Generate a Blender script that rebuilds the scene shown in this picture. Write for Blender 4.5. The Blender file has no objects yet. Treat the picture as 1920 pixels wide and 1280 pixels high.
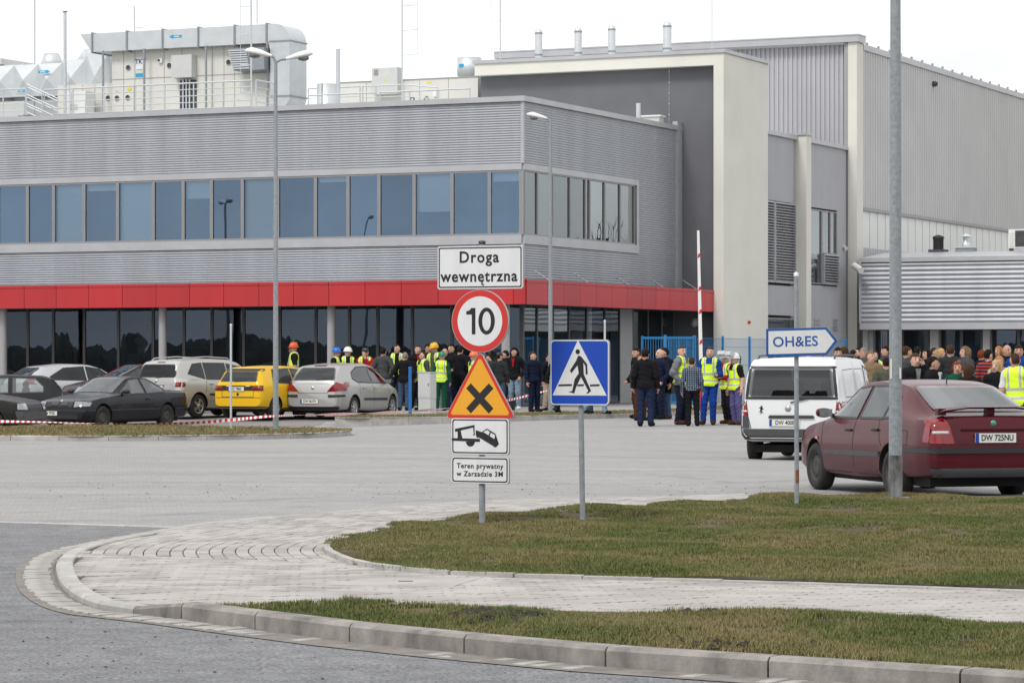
import bpy, bmesh, math, random
import numpy as np
from mathutils import Vector, Matrix
from mathutils.bvhtree import BVHTree
R = math.radians
scene = bpy.context.scene
COL = scene.collection

# ------------------------------------------------------------------ camera
FPX, CX, HY, HC = 5506.0, 960.0, 673.0, 1.60      # focal length in photo pixels, centre, horizon row, eye height
cam_d = bpy.data.cameras.new('camera')
cam = bpy.data.objects.new('camera', cam_d); COL.objects.link(cam)
cam.location = (0, 0, HC); cam.rotation_euler = (R(90), 0, 0)
cam_d.sensor_width = 36.0; cam_d.lens = 36.0 * FPX / 1920.0
cam_d.shift_y = (HY - 640.0) / 1920.0
cam_d.clip_start = 0.1; cam_d.clip_end = 6000
scene.camera = cam

# ------------------------------------------------------------------ sky, sun, exposure
SUN_EL, SUN_AZ = 52.0, 215.0                       # azimuth clockwise from +Y: behind the camera, to its left
world = bpy.data.worlds.new('World'); scene.world = world; world.use_nodes = True
wn, wl = world.node_tree.nodes, world.node_tree.links
for n in list(wn): wn.remove(n)
w_out = wn.new('ShaderNodeOutputWorld'); w_bg = wn.new('ShaderNodeBackground')
w_sky = wn.new('ShaderNodeTexSky'); w_sky.sky_type = 'NISHITA'; w_sky.sun_disc = False
w_sky.sun_elevation = R(SUN_EL); w_sky.sun_rotation = R(SUN_AZ)
w_sky.air_density = 1.0; w_sky.dust_density = 2.0; w_sky.ozone_density = 1.0
w_hsv = wn.new('ShaderNodeHueSaturation'); w_hsv.inputs['Saturation'].default_value = 0.55
w_mix = wn.new('ShaderNodeMix'); w_mix.data_type = 'RGBA'
w_tc = wn.new('ShaderNodeTexCoord'); w_noise = wn.new('ShaderNodeTexNoise')
w_noise.inputs['Scale'].default_value = 1.7; w_noise.inputs['Detail'].default_value = 5; w_noise.inputs['Roughness'].default_value = 0.55
w_ramp = wn.new('ShaderNodeMapRange'); w_ramp.inputs['From Min'].default_value = 0.25; w_ramp.inputs['From Max'].default_value = 0.75
w_ramp.inputs['To Min'].default_value = 0.88; w_ramp.inputs['To Max'].default_value = 0.97
wl.new(w_tc.outputs['Generated'], w_noise.inputs['Vector']); wl.new(w_noise.outputs['Fac'], w_ramp.inputs['Value'])
wl.new(w_ramp.outputs['Result'], w_mix.inputs['Factor'])
wl.new(w_sky.outputs['Color'], w_hsv.inputs['Color']); wl.new(w_hsv.outputs['Color'], w_mix.inputs['A'])
w_mix.inputs['B'].default_value = (10.6, 10.75, 10.9, 1)
w_n2 = wn.new('ShaderNodeTexNoise'); w_n2.inputs['Scale'].default_value = 3.2; w_n2.inputs['Detail'].default_value = 6; w_n2.inputs['Roughness'].default_value = 0.55
w_map = wn.new('ShaderNodeMapping'); w_map.inputs['Scale'].default_value = (1, 1, 2.4); w_map.inputs['Location'].default_value = (0.3, 1.7, 0.4); wl.new(w_tc.outputs['Generated'], w_map.inputs['Vector']); wl.new(w_map.outputs['Vector'], w_n2.inputs['Vector'])
w_r2 = wn.new('ShaderNodeMapRange'); w_r2.inputs['From Min'].default_value = 0.32; w_r2.inputs['From Max'].default_value = 0.68; w_r2.inputs['To Min'].default_value = 0.78; w_r2.inputs['To Max'].default_value = 1.34; wl.new(w_n2.outputs['Fac'], w_r2.inputs['Value'])
w_mul = wn.new('ShaderNodeMix'); w_mul.data_type = 'RGBA'; w_mul.blend_type = 'MULTIPLY'; w_mul.inputs['Factor'].default_value = 1.0   # the cloud deck is uneven
wl.new(w_mix.outputs['Result'], w_mul.inputs['A']); wl.new(w_r2.outputs['Result'], w_mul.inputs['B'])
wl.new(w_mul.outputs['Result'], w_bg.inputs['Color']); w_bg.inputs['Strength'].default_value = 0.10
wl.new(w_bg.outputs['Background'], w_out.inputs['Surface'])
sun_d = bpy.data.lights.new('sun', 'SUN'); sun = bpy.data.objects.new('sun', sun_d); COL.objects.link(sun)
sun_d.energy = 1.9; sun_d.angle = R(16); sun_d.color = (1.0, 0.97, 0.93)
_az, _el = R(SUN_AZ), R(SUN_EL)
sun_dir = Vector((math.sin(_az) * math.cos(_el), math.cos(_az) * math.cos(_el), math.sin(_el)))
sun.rotation_euler = sun_dir.to_track_quat('Z', 'Y').to_euler(); sun.location = (-20, -20, 40)
scene.view_settings.view_transform = 'Standard'; scene.view_settings.look = 'None'
scene.view_settings.exposure = 0.05; scene.view_settings.gamma = 1.0; scene.view_settings.use_curve_mapping = False
scene.render.engine = 'CYCLES'
scene.cycles.max_bounces = 6; scene.cycles.transparent_max_bounces = 16; scene.cycles.glossy_bounces = 3
scene.cycles.caustics_reflective = False; scene.cycles.caustics_refractive = False

# ------------------------------------------------------------------ helpers: places
def gz(X, Y):
    """lie of the land: the paved yard falls a little towards two drains"""
    return (-0.25 * math.exp(-((X + 11.0) / 6.0) ** 2 / 2 - ((Y - 73.0) / 4.2) ** 2 / 2)
            - 0.08 * math.exp(-((X - 4.5) / 3.0) ** 2 / 2 - ((Y - 37.5) / 1.6) ** 2 / 2)
            - 0.20 * math.exp(-((X - 6.5) / 3.2) ** 2 / 2 - ((Y - 55.0) / 6.0) ** 2 / 2))
def GP(x, y, z=0.0):
    """ground point (X, Y) seen at photo pixel x, y for ground of height z"""
    d = (HC - z) * FPX / (y - HY)
    return ((x - CX) / FPX * d, d)
def XP(x, d): return (x - CX) / FPX * d
def ZP(y, d): return HC + (HY - y) * d / FPX
# frame of the factory: u to the right along its long face, v into the depth, origin at the office corner
TH = math.atan2(-0.4205, 0.9073)
UX, UY, VX, VY = math.cos(TH), math.sin(TH), -math.sin(TH), math.cos(TH)
C0 = (20 / FPX * 92.0, 92.0)
def u_at(x, v):
    k = (x - CX) / FPX
    return (k * (C0[1] + v * VY) - C0[0] - v * VX) / (UX - k * UY)
def v_at(x, u):
    k = (x - CX) / FPX
    return (k * (C0[1] + u * UY) - C0[0] - u * UX) / (VX - k * VY)
def dep(u, v): return C0[1] + u * UY + v * VY
def z_at(y, u, v): return ZP(y, dep(u, v))
def W(u, v, z=0.0): return Vector((C0[0] + u * UX + v * VX, C0[1] + u * UY + v * VY, z))

# ------------------------------------------------------------------ helpers: objects
def link(name, data, parent=None):
    o = bpy.data.objects.new(name, data); COL.objects.link(o)
    if parent is not None: o.parent = parent
    return o
def tag(o, label, cat, group=None):
    o['label'] = label; o['category'] = cat
    if group: o['group'] = group
    return o
def thing(name, label, cat, loc=(0, 0, 0), rz=0.0, group=None):
    o = link(name, None); o.location = loc; o.rotation_euler = (0, 0, rz); o.empty_display_size = 0.2
    return tag(o, label, cat, group)
def struct(o): o['kind'] = 'structure'; return o
def stuff(o): o['kind'] = 'stuff'; return o
def fthing(name, label, cat, group=None):          # a thing drawn in the factory's u, v, z frame
    return thing(name, label, cat, (C0[0], C0[1], 0), TH, group)
def copy_tree(o, parent=None):
    c = o.copy(); COL.objects.link(c); c.parent = parent
    for ch in o.children: copy_tree(ch, c)
    return c

class MB:
    """collects shapes for ONE mesh"""
    def __init__(s): s.v, s.f, s.m, s.sm = [], [], [], []
    def add(s, vs, fs, m=0, smooth=False):
        n = len(s.v); s.v.extend([tuple(p) for p in vs])
        for f in fs: s.f.append([i + n for i in f]); s.m.append(m); s.sm.append(smooth)
        return s
    def box(s, x0, x1, y0, y1, z0, z1, m=0):
        vs = [(x0,y0,z0),(x1,y0,z0),(x1,y1,z0),(x0,y1,z0),(x0,y0,z1),(x1,y0,z1),(x1,y1,z1),(x0,y1,z1)]
        return s.add(vs, [(0,3,2,1),(4,5,6,7),(0,1,5,4),(1,2,6,5),(2,3,7,6),(3,0,4,7)], m)
    def bbox(s, x0, x1, y0, y1, z0, z1, b=0.01, m=0):   # box with bevelled top edges
        vs = [(x0,y0,z0),(x1,y0,z0),(x1,y1,z0),(x0,y1,z0),(x0,y0,z1-b),(x1,y0,z1-b),(x1,y1,z1-b),(x0,y1,z1-b),
              (x0+b,y0+b,z1),(x1-b,y0+b,z1),(x1-b,y1-b,z1),(x0+b,y1-b,z1)]
        return s.add(vs, [(0,3,2,1),(8,9,10,11),(0,1,5,4),(1,2,6,5),(2,3,7,6),(3,0,4,7),(4,5,9,8),(5,6,10,9),(6,7,11,10),(7,4,8,11)], m)
    def prism(s, poly, axis, a0, a1, m=0):
        """poly of 2D points extruded along axis ('x': (y,z), 'y': (x,z), 'z': (x,y))"""
        def P(p, a): return {'x': (a, p[0], p[1]), 'y': (p[0], a, p[1]), 'z': (p[0], p[1], a)}[axis]
        n = len(poly); vs = [P(p, a0) for p in poly] + [P(p, a1) for p in poly]
        fs = [tuple(range(n)), tuple(range(2*n-1, n-1, -1))] + [(i, i+n, (i+1) % n + n, (i+1) % n) for i in range(n)]
        return s.add(vs, fs, m)
    def tube(s, pts, r, n=8, m=0, cap=True, smooth=True):
        pts = [Vector(p) for p in pts]; rs = r if isinstance(r, (list, tuple)) else [r] * len(pts)
        vs, fs = [], []; prev = None
        for i, p in enumerate(pts):
            t = (pts[min(i+1, len(pts)-1)] - pts[max(i-1, 0)]).normalized()
            a = Vector((0, 0, 1)) if abs(t.z) < 0.9 else Vector((1, 0, 0))
            if prev is not None: a = prev
            b = t.cross(a).normalized(); a = b.cross(t).normalized(); prev = a
            for k in range(n):
                q = 2 * math.pi * k / n
                vs.append(p + (a * math.cos(q) + b * math.sin(q)) * rs[i])
        for i in range(len(pts) - 1):
            for k in range(n):
                k2 = (k + 1) % n
                fs.append((i*n+k, i*n+k2, (i+1)*n+k2, (i+1)*n+k))
        s.add(vs, fs, m, smooth)
        if cap:
            s.add(vs[:n], [tuple(range(n-1, -1, -1))], m); s.add(vs[-n:], [tuple(range(n))], m)
        return s
    def lathe(s, prof, c=(0, 0, 0), n=20, axis='z', m=0, smooth=True):
        """prof: (radius, height) pairs turned round the axis"""
        vs, fs = [], []
        for r, h in prof:
            for k in range(n):
                q = 2 * math.pi * k / n; a, b = r * math.cos(q), r * math.sin(q)
                p = {'z': (a, b, h), 'y': (a, h, b), 'x': (h, a, b)}[axis]
                vs.append((p[0]+c[0], p[1]+c[1], p[2]+c[2]))
        for i in range(len(prof) - 1):
            for k in range(n):
                k2 = (k + 1) % n; fs.append((i*n+k, i*n+k2, (i+1)*n+k2, (i+1)*n+k))
        s.add(vs, fs, m, smooth)
        return s
    def build(s, name, mats, parent=None, fix=True):
        me = bpy.data.meshes.new(name); me.from_pydata(s.v, [], s.f)
        for m in (mats if isinstance(mats, (list, tuple)) else [mats]): me.materials.append(m)
        if s.f:
            me.polygons.foreach_set('material_index', s.m); me.polygons.foreach_set('use_smooth', s.sm)
        if fix:
            bm = bmesh.new(); bm.from_mesh(me); bmesh.ops.recalc_face_normals(bm, faces=bm.faces); bm.to_mesh(me); bm.free()
        me.update()
        return link(name, me, parent)
def box(name, mat, parent, *a, **k): return MB().box(*a, **k).build(name, mat, parent)
def rrect(w, h, r, n=5, cx=0.0, cy=0.0):
    pts = []
    for qx, qy, a0 in ((1, 1, 0), (-1, 1, 90), (-1, -1, 180), (1, -1, 270)):
        for i in range(n + 1):
            a = R(a0 + 90 * i / n); pts.append((cx + qx*(w/2-r) + r*math.cos(a), cy + qy*(h/2-r) + r*math.sin(a)))
    return pts
def circ(r, n=48, cx=0.0, cy=0.0): return [(cx + r*math.cos(2*math.pi*i/n), cy + r*math.sin(2*math.pi*i/n)) for i in range(n)]
_bench = bpy.data.scenes.new('bench')              # a bare side scene in which modifiers and lettering are turned into meshes
def evaluated(o, *others):
    for q in (o,) + others: _bench.collection.objects.link(q)
    with bpy.context.temp_override(scene=_bench, view_layer=_bench.view_layers[0]):
        dg = bpy.context.evaluated_depsgraph_get(); dg.update()
        me = bpy.data.meshes.new_from_object(o.evaluated_get(dg), preserve_all_data_layers=True, depsgraph=dg)
    for q in (o,) + others: _bench.collection.objects.unlink(q)
    return me
def text_obj(name, s, size, mat, parent, bold=0.0, extrude=0.002, spacing=1.0, sx=1.0, line=1.0):
    """flat lettering in the XZ plane facing -Y, centred"""
    cu = bpy.data.curves.new(name, 'FONT'); cu.body = s; cu.size = size; cu.align_x = 'CENTER'; cu.align_y = 'CENTER'
    cu.offset = bold; cu.extrude = extrude; cu.space_character = spacing; cu.space_line = line; cu.resolution_u = 4
    t = bpy.data.objects.new(name, cu)
    me = evaluated(t); bpy.data.objects.remove(t); bpy.data.curves.remove(cu)
    me.transform(Matrix.Diagonal((sx, 1, 1, 1))); me.transform(Matrix.Rotation(R(90), 4, 'X'))
    me.materials.clear(); me.materials.append(mat)
    return link(name, me, parent)

# ------------------------------------------------------------------ helpers: materials
def nmat(name):
    m = bpy.data.materials.new(name); m.use_nodes = True
    nt = m.node_tree; b = nt.nodes['Principled BSDF']
    return m, nt, b
def mat(name, col, rough=0.6, metal=0.0, var=0.0, vscale=3.0, bump=0.0, bscale=40.0, spec=0.5, coat=0.0, coord='Object', col2=None, stretch=None, objvar=0.0):
    m, nt, b = nmat(name); N, L = nt.nodes, nt.links
    b.inputs['Base Color'].default_value = (*col, 1); b.inputs['Roughness'].default_value = rough
    b.inputs['Metallic'].default_value = metal; b.inputs['Specular IOR Level'].default_value = spec
    b.inputs['Coat Weight'].default_value = coat; b.inputs['Coat Roughness'].default_value = 0.04
    if var or bump:
        tc = N.new('ShaderNodeTexCoord'); vec = tc.outputs[coord]
        if stretch:
            mp = N.new('ShaderNodeMapping'); mp.inputs['Scale'].default_value = stretch; L.new(vec, mp.inputs['Vector']); vec = mp.outputs['Vector']
    if var:
        nz = N.new('ShaderNodeTexNoise'); nz.inputs['Scale'].default_value = vscale; nz.inputs['Detail'].default_value = 6; nz.inputs['Roughness'].default_value = 0.6
        L.new(vec, nz.inputs['Vector'])
        mr = N.new('ShaderNodeMapRange'); mr.inputs['From Min'].default_value = 0.3; mr.inputs['From Max'].default_value = 0.7
        L.new(nz.outputs['Fac'], mr.inputs['Value'])
        mx = N.new('ShaderNodeMix'); mx.data_type = 'RGBA'
        c2 = col2 if col2 else tuple(c * (1 + var) for c in col)
        mx.inputs['A'].default_value = (*[c * (1 - var) for c in col], 1); mx.inputs['B'].default_value = (*c2, 1)
        L.new(mr.outputs['Result'], mx.inputs['Factor']); L.new(mx.outputs['Result'], b.inputs['Base Color'])
    if objvar:
        oi = N.new('ShaderNodeObjectInfo'); r1 = N.new('ShaderNodeMapRange'); r1.inputs['To Min'].default_value = 1 - objvar; r1.inputs['To Max'].default_value = 1 + objvar; L.new(oi.outputs['Random'], r1.inputs['Value'])
        mo = N.new('ShaderNodeMix'); mo.data_type = 'RGBA'; mo.blend_type = 'MULTIPLY'; mo.inputs['Factor'].default_value = 1.0; L.new(r1.outputs['Result'], mo.inputs['B'])
        if var: L.new(mx.outputs['Result'], mo.inputs['A'])
        else: mo.inputs['A'].default_value = (*col, 1)
        L.new(mo.outputs['Result'], b.inputs['Base Color'])
    if bump:
        n2 = N.new('ShaderNodeTexNoise'); n2.inputs['Scale'].default_value = bscale; n2.inputs['Detail'].default_value = 4; L.new(vec, n2.inputs['Vector'])
        bp = N.new('ShaderNodeBump'); bp.inputs['Strength'].default_value = bump; bp.inputs['Distance'].default_value = 0.02
        L.new(n2.outputs['Fac'], bp.inputs['Height']); L.new(bp.outputs['Normal'], b.inputs['Normal'])
    return m
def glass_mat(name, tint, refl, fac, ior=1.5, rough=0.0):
    """window glass: tinted see-through, mirror layer in a given reflection colour, clear Fresnel reflection on top"""
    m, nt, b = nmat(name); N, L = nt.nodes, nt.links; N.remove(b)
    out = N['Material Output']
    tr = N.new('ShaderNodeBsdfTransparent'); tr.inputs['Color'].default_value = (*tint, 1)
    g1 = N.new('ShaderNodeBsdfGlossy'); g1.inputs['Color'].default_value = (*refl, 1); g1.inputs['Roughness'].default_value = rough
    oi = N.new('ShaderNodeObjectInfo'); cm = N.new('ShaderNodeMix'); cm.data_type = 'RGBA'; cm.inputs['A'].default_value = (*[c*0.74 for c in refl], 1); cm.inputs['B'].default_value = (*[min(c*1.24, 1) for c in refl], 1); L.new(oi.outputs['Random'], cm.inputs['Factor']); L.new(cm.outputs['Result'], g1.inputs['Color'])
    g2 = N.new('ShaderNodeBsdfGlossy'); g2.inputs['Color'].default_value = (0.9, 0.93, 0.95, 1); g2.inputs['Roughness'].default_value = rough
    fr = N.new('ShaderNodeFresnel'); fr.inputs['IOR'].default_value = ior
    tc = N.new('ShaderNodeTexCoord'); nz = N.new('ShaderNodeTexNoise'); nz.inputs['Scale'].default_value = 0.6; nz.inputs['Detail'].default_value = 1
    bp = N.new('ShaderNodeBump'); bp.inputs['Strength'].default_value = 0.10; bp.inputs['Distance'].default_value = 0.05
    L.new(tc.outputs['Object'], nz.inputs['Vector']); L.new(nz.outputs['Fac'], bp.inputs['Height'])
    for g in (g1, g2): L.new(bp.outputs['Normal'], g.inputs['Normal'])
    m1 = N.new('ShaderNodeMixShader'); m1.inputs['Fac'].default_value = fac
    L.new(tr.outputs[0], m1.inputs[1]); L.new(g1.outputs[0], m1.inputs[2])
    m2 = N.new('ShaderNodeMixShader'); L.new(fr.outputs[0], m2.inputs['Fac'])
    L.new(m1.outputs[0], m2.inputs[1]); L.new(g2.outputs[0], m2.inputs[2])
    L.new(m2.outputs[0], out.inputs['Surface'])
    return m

M = {}
M['clad']      = mat('silver_cladding', (0.405, 0.42, 0.46), 0.42, 0.25, 0.10, 1.0, stretch=(1.5, 1.5, 0.12))
M['clad_v']    = mat('silver_ribbed_sheet', (0.47, 0.47, 0.50), 0.45, 0.15, 0.05, 0.5)
M['clad_f']    = mat('warm_grey_ribbed_sheet', (0.55, 0.54, 0.54), 0.5, 0.1, 0.05, 0.5)
M['flash']     = mat('silver_flashing', (0.47, 0.475, 0.50), 0.4, 0.25, 0.08, 1.2)
M['frame']     = mat('window_frame_paint', (0.30, 0.295, 0.305), 0.45, 0.2, 0.05, 2)
M['frame_dk']  = mat('dark_window_frame', (0.10, 0.10, 0.105), 0.45)
M['red_panel'] = mat('red_panel', (0.46, 0.018, 0.023), 0.38, 0.0, 0.10, 0.9, coat=0.15, objvar=0.07, stretch=(1, 1, 0.3))
M['grey_render'] = mat('grey_render', (0.150, 0.153, 0.166), 0.9, 0, 0.08, 0.8, 0.25, 60)
M['cream']     = mat('cream_render', (0.71, 0.695, 0.63), 0.9, 0, 0.05, 0.6, 0.2, 70)
M['dark_int']  = mat('dark_interior', (0.11, 0.118, 0.13), 0.8, 0, 0.3, 0.6)
M['blind']     = mat('window_blind', (0.84, 0.88, 0.88), 0.8, 0, 0.05, 2, stretch=(1, 1, 30))
M['glass_up']  = glass_mat('blue_sky_tint_glass', (0.80, 0.90, 0.94), (0.32, 0.49, 0.72), 0.35, 1.40)  # blue sky reflection put into the mirror colour, varied per pane
M['glass_side'] = glass_mat('pale_sky_tint_glass', (0.45, 0.50, 0.52), (0.62, 0.70, 0.72), 0.36, 1.45)  # the paler sky mirrored on this side is put into its reflection colour
M['glass_dn']  = glass_mat('shopfront_glass', (0.72, 0.76, 0.80), (0.36, 0.50, 0.70), 0.09, 1.36)  # a little mirrored sky blue put into the reflection colour here too
M['steel_paint'] = mat('grey_painted_steel', (0.36, 0.355, 0.36), 0.45, 0.1, 0.05, 3)
M['galv']      = mat('galvanised_steel', (0.29, 0.315, 0.335), 0.55, 0.3, 0.20, 22, 0.05, 60)
M['galv_lt']   = mat('galvanised_duct', (0.60, 0.63, 0.65), 0.42, 0.45, 0.07, 2.5)
M['ahu']       = mat('cream_sheet_panel', (0.66, 0.65, 0.61), 0.5, 0.0, 0.04, 1.5)
M['ahu_dk']    = mat('panel_seam_grey', (0.34, 0.34, 0.33), 0.6)
M['ltgrey']    = mat('light_grey_paint', (0.56, 0.57, 0.56), 0.5, 0, 0.04, 3)
M['white']     = mat('white_paint', (0.78, 0.78, 0.77), 0.45, 0, 0.03, 3)
M['white_dirty'] = mat('weathered_white_paint', (0.72, 0.71, 0.69), 0.55, 0, 0.10, 4)
M['black']     = mat('black_paint', (0.015, 0.015, 0.017), 0.5)
M['rubber']    = mat('rubber', (0.022, 0.021, 0.020), 0.85, 0, 0.3, 12)
M['dkgrey']    = mat('dark_grey_plastic', (0.055, 0.057, 0.060), 0.6, 0, 0.12, 6)
M['sign_white'] = mat('reflective_white', (0.70, 0.71, 0.72), 0.35, 0, 0.06, 5, stretch=(2, 1, 0.5))
M['sign_red']  = mat('reflective_red', (0.58, 0.030, 0.022), 0.35, 0, 0.03, 5)
M['sign_yellow'] = mat('reflective_yellow', (0.80, 0.37, 0.02), 0.35, 0, 0.03, 5)
M['sign_blue'] = mat('reflective_blue', (0.003, 0.058, 0.44), 0.35, 0, 0.04, 5)
M['sign_black'] = mat('sign_black', (0.012, 0.012, 0.013), 0.45)
M['sign_edge'] = mat('sign_edge_metal', (0.40, 0.41, 0.42), 0.45, 0.4)
M['blue_fence'] = mat('blue_fence_paint', (0.02, 0.20, 0.46), 0.5, 0, 0.08, 3)
M['sky_sticker'] = mat('blue_sticker', (0.02, 0.35, 0.62), 0.5)
M['yellow_sticker'] = mat('yellow_sticker', (0.75, 0.60, 0.05), 0.5)
M['red_sticker'] = mat('red_paint', (0.55, 0.03, 0.03), 0.5)
M['rust']      = mat('rusty_steel', (0.20, 0.075, 0.03), 0.85, 0, 0.3, 20)
# ================================================================== GROUND
rng = random.Random(7); nrng = np.random.default_rng(7)
def sheet(name, poly, z, m, parent=None):
    return MB().add([(p[0], p[1], z) for p in poly], [tuple(range(len(poly)))]).build(name, m, parent)
def inside(poly, x, y):
    c = False; n = len(poly); j = n - 1
    for i in range(n):
        xi, yi = poly[i]; xj, yj = poly[j]
        if (yi > y) != (yj > y) and x < (xj - xi) * (y - yi) / (yj - yi) + xi: c = not c
        j = i
    return c
def smooth_line(pts, n=8):
    out = []
    P = [pts[0]] + list(pts) + [pts[-1]]
    for i in range(1, len(P) - 2):
        a, b, c, d = (np.array(q, float) for q in P[i-1:i+3])
        for t in np.linspace(0, 1, n, endpoint=False):
            out.append(tuple(0.5 * (2*b + (c-a)*t + (2*a-5*b+4*c-d)*t*t + (3*b-a-3*c+d)*t**3)))
    out.append(tuple(pts[-1])); return out
def resample(pts, step):
    out = [pts[0]]; acc = 0.0
    for a, b in zip(pts[:-1], pts[1:]):
        L = math.hypot(b[0]-a[0], b[1]-a[1]); pos = step - acc
        while pos <= L:
            t = pos / L; out.append((a[0] + (b[0]-a[0])*t, a[1] + (b[1]-a[1])*t)); pos += step
        acc = (acc + L) % step if L else acc
    return out

def ground_mat(name, base, dark, scale, brick=None, fleck=0.5, bump=0.3, rough=0.9, grain=0.35, arcs=()):
    m, nt, b = nmat(name); N, L = nt.nodes, nt.links
    b.inputs['Roughness'].default_value = rough; b.inputs['Specular IOR Level'].default_value = 0.25
    tc = N.new('ShaderNodeTexCoord'); v = tc.outputs['Object']
    def noise(sc, det=6, mp=None):
        n = N.new('ShaderNodeTexNoise'); n.inputs['Scale'].default_value = sc; n.inputs['Detail'].default_value = det; n.inputs['Roughness'].default_value = 0.65
        vv = v
        if mp:
            q = N.new('ShaderNodeMapping'); q.inputs['Rotation'].default_value = (0, 0, mp[0]); q.inputs['Scale'].default_value = mp[1]; L.new(v, q.inputs['Vector']); vv = q.outputs['Vector']
        L.new(vv, n.inputs['Vector']); return n.outputs['Fac']
    def rng_(src, a, b_, c, d):
        r = N.new('ShaderNodeMapRange'); r.inputs['From Min'].default_value = a; r.inputs['From Max'].default_value = b_; r.inputs['To Min'].default_value = c; r.inputs['To Max'].default_value = d
        L.new(src, r.inputs['Value']); return r.outputs['Result']
    def mix(f, a, c):
        x = N.new('ShaderNodeMix'); x.data_type = 'RGBA'
        L.new(f, x.inputs['Factor']) if not isinstance(f, float) else setattr(x.inputs['Factor'], 'default_value', f)
        for s, q in (('A', a), ('B', c)):
            if isinstance(q, tuple): x.inputs[s].default_value = (*q, 1)
            else: L.new(q, x.inputs[s])
        return x.outputs['Result']
    col = mix(rng_(noise(scale), 0.3, 0.7, 0, 1), dark, base)
    col = mix(rng_(noise(0.35, 3, (R(-26), (1, 3.5, 1))), 0.35, 0.75, 0.0, 0.45), col, tuple(c * 0.80 for c in base))   # wheel-worn streaks along the traffic
    col = mix(rng_(noise(75, 3), 0.50, 0.75, 0.0, fleck), col, tuple(c * 1.5 for c in base))
    col = mix(rng_(noise(45, 3), 0.54, 0.78, 0.0, fleck), col, tuple(c * 0.35 for c in dark))
    col = mix(rng_(noise(14, 5), 0.36, 0.66, 0.0, 0.40), col, tuple(c * 0.74 for c in base))
    col = mix(rng_(noise(26, 4, (R(-26), (0.35, 1.6, 1))), 0.48, 0.72, 0.0, 0.35), col, tuple(min(c * 1.22, 0.9) for c in base))
    col = mix(rng_(noise(0.5, 6, (R(14), (0.25, 3.0, 1))), 0.50, 0.74, 0.0, 0.40), col, tuple(c * 0.66 for c in dark))
    col = mix(rng_(noise(0.18, 5, (R(-26), (0.6, 2.2, 1))), 0.42, 0.70, 0.0, 0.35), col, tuple(c * 0.72 for c in dark))
    h = noise(60, 4)
    if brick:
        q = N.new('ShaderNodeMapping'); q.inputs['Rotation'].default_value = (0, 0, brick[2]); L.new(v, q.inputs['Vector'])
        bt = N.new('ShaderNodeTexBrick'); bt.inputs['Scale'].default_value = 1.0
        bt.inputs['Brick Width'].default_value = brick[0]; bt.inputs['Row Height'].default_value = brick[1]; bt.inputs['Mortar Size'].default_value = 0.006
        bt.inputs['Color1'].default_value = (1, 1, 1, 1); bt.inputs['Color2'].default_value = (0.86, 0.86, 0.86, 1); bt.inputs['Mortar'].default_value = (0.45, 0.43, 0.41, 1)
        L.new(q.outputs['Vector'], bt.inputs['Vector'])
        x = N.new('ShaderNodeMix'); x.data_type = 'RGBA'; x.blend_type = 'MULTIPLY'; x.inputs['Factor'].default_value = 0.5
        L.new(col, x.inputs['A']); L.new(bt.outputs['Color'], x.inputs['B']); col = x.outputs['Result']
    for cx_, cy_, rad, wd in arcs:          # old tyre tracks
        vs_ = N.new('ShaderNodeVectorMath'); vs_.operation = 'DISTANCE'; vs_.inputs[1].default_value = (cx_, cy_, 0); L.new(v, vs_.inputs[0])
        sb = N.new('ShaderNodeMath'); sb.operation = 'SUBTRACT'; L.new(vs_.outputs['Value'], sb.inputs[0]); sb.inputs[1].default_value = rad
        ab = N.new('ShaderNodeMath'); ab.operation = 'ABSOLUTE'; L.new(sb.outputs[0], ab.inputs[0])
        ml = N.new('ShaderNodeMath'); ml.operation = 'MULTIPLY'; L.new(rng_(ab.outputs[0], 0.0, wd, 1.0, 0.0), ml.inputs[0]); L.new(rng_(noise(0.9, 4), 0.42, 0.62, 0.0, 0.55), ml.inputs[1])
        col = mix(ml.outputs[0], col, tuple(c * 0.55 for c in dark))
    gr_ = N.new('ShaderNodeMix'); gr_.data_type = 'RGBA'; gr_.blend_type = 'MULTIPLY'; gr_.inputs['Factor'].default_value = 1.0
    g1 = rng_(noise(38, 2), 0.32, 0.68, 1 - 0.42*grain, 1 + 0.42*grain); g2 = rng_(noise(4.5, 6), 0.30, 0.70, 1 - 0.22*grain, 1 + 0.22*grain)
    mm_ = N.new('ShaderNodeMath'); mm_.operation = 'MULTIPLY'; L.new(g1, mm_.inputs[0]); L.new(g2, mm_.inputs[1])
    L.new(col, gr_.inputs['A']); L.new(mm_.outputs[0], gr_.inputs['B']); col = gr_.outputs['Result']
    L.new(col, b.inputs['Base Color'])
    bp = N.new('ShaderNodeBump'); bp.inputs['Strength'].default_value = bump; bp.inputs['Distance'].default_value = 0.01
    L.new(h, bp.inputs['Height']); L.new(bp.outputs['Normal'], b.inputs['Normal'])
    return m
M['asphalt'] = ground_mat('asphalt', (0.236, 0.237, 0.242), (0.180, 0.181, 0.186), 1.3, fleck=0.8, bump=0.8, grain=1.0, arcs=[(6, -22, 43, 0.22), (6, -22, 44.6, 0.22), (-12, 60, 43, 0.3)])
M['yard']    = ground_mat('grey_block_paving', (0.385, 0.375, 0.368), (0.315, 0.308, 0.305), 0.5, brick=(0.2, 0.1, R(-26)), fleck=0.3, bump=0.2, arcs=[(-14, 92, 52, 0.16), (-14, 92, 53.5, 0.16), (30, 5, 42, 0.18), (30, 5, 43.5, 0.18), (-2, 10, 27, 0.15), (-2, 10, 28.5, 0.15), (-40, 20, 47, 0.2)])
M['apron']   = ground_mat('pale_slab_paving', (0.38, 0.37, 0.355), (0.31, 0.30, 0.29), 0.8, brick=(0.5, 0.5, TH), fleck=0.25)
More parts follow.
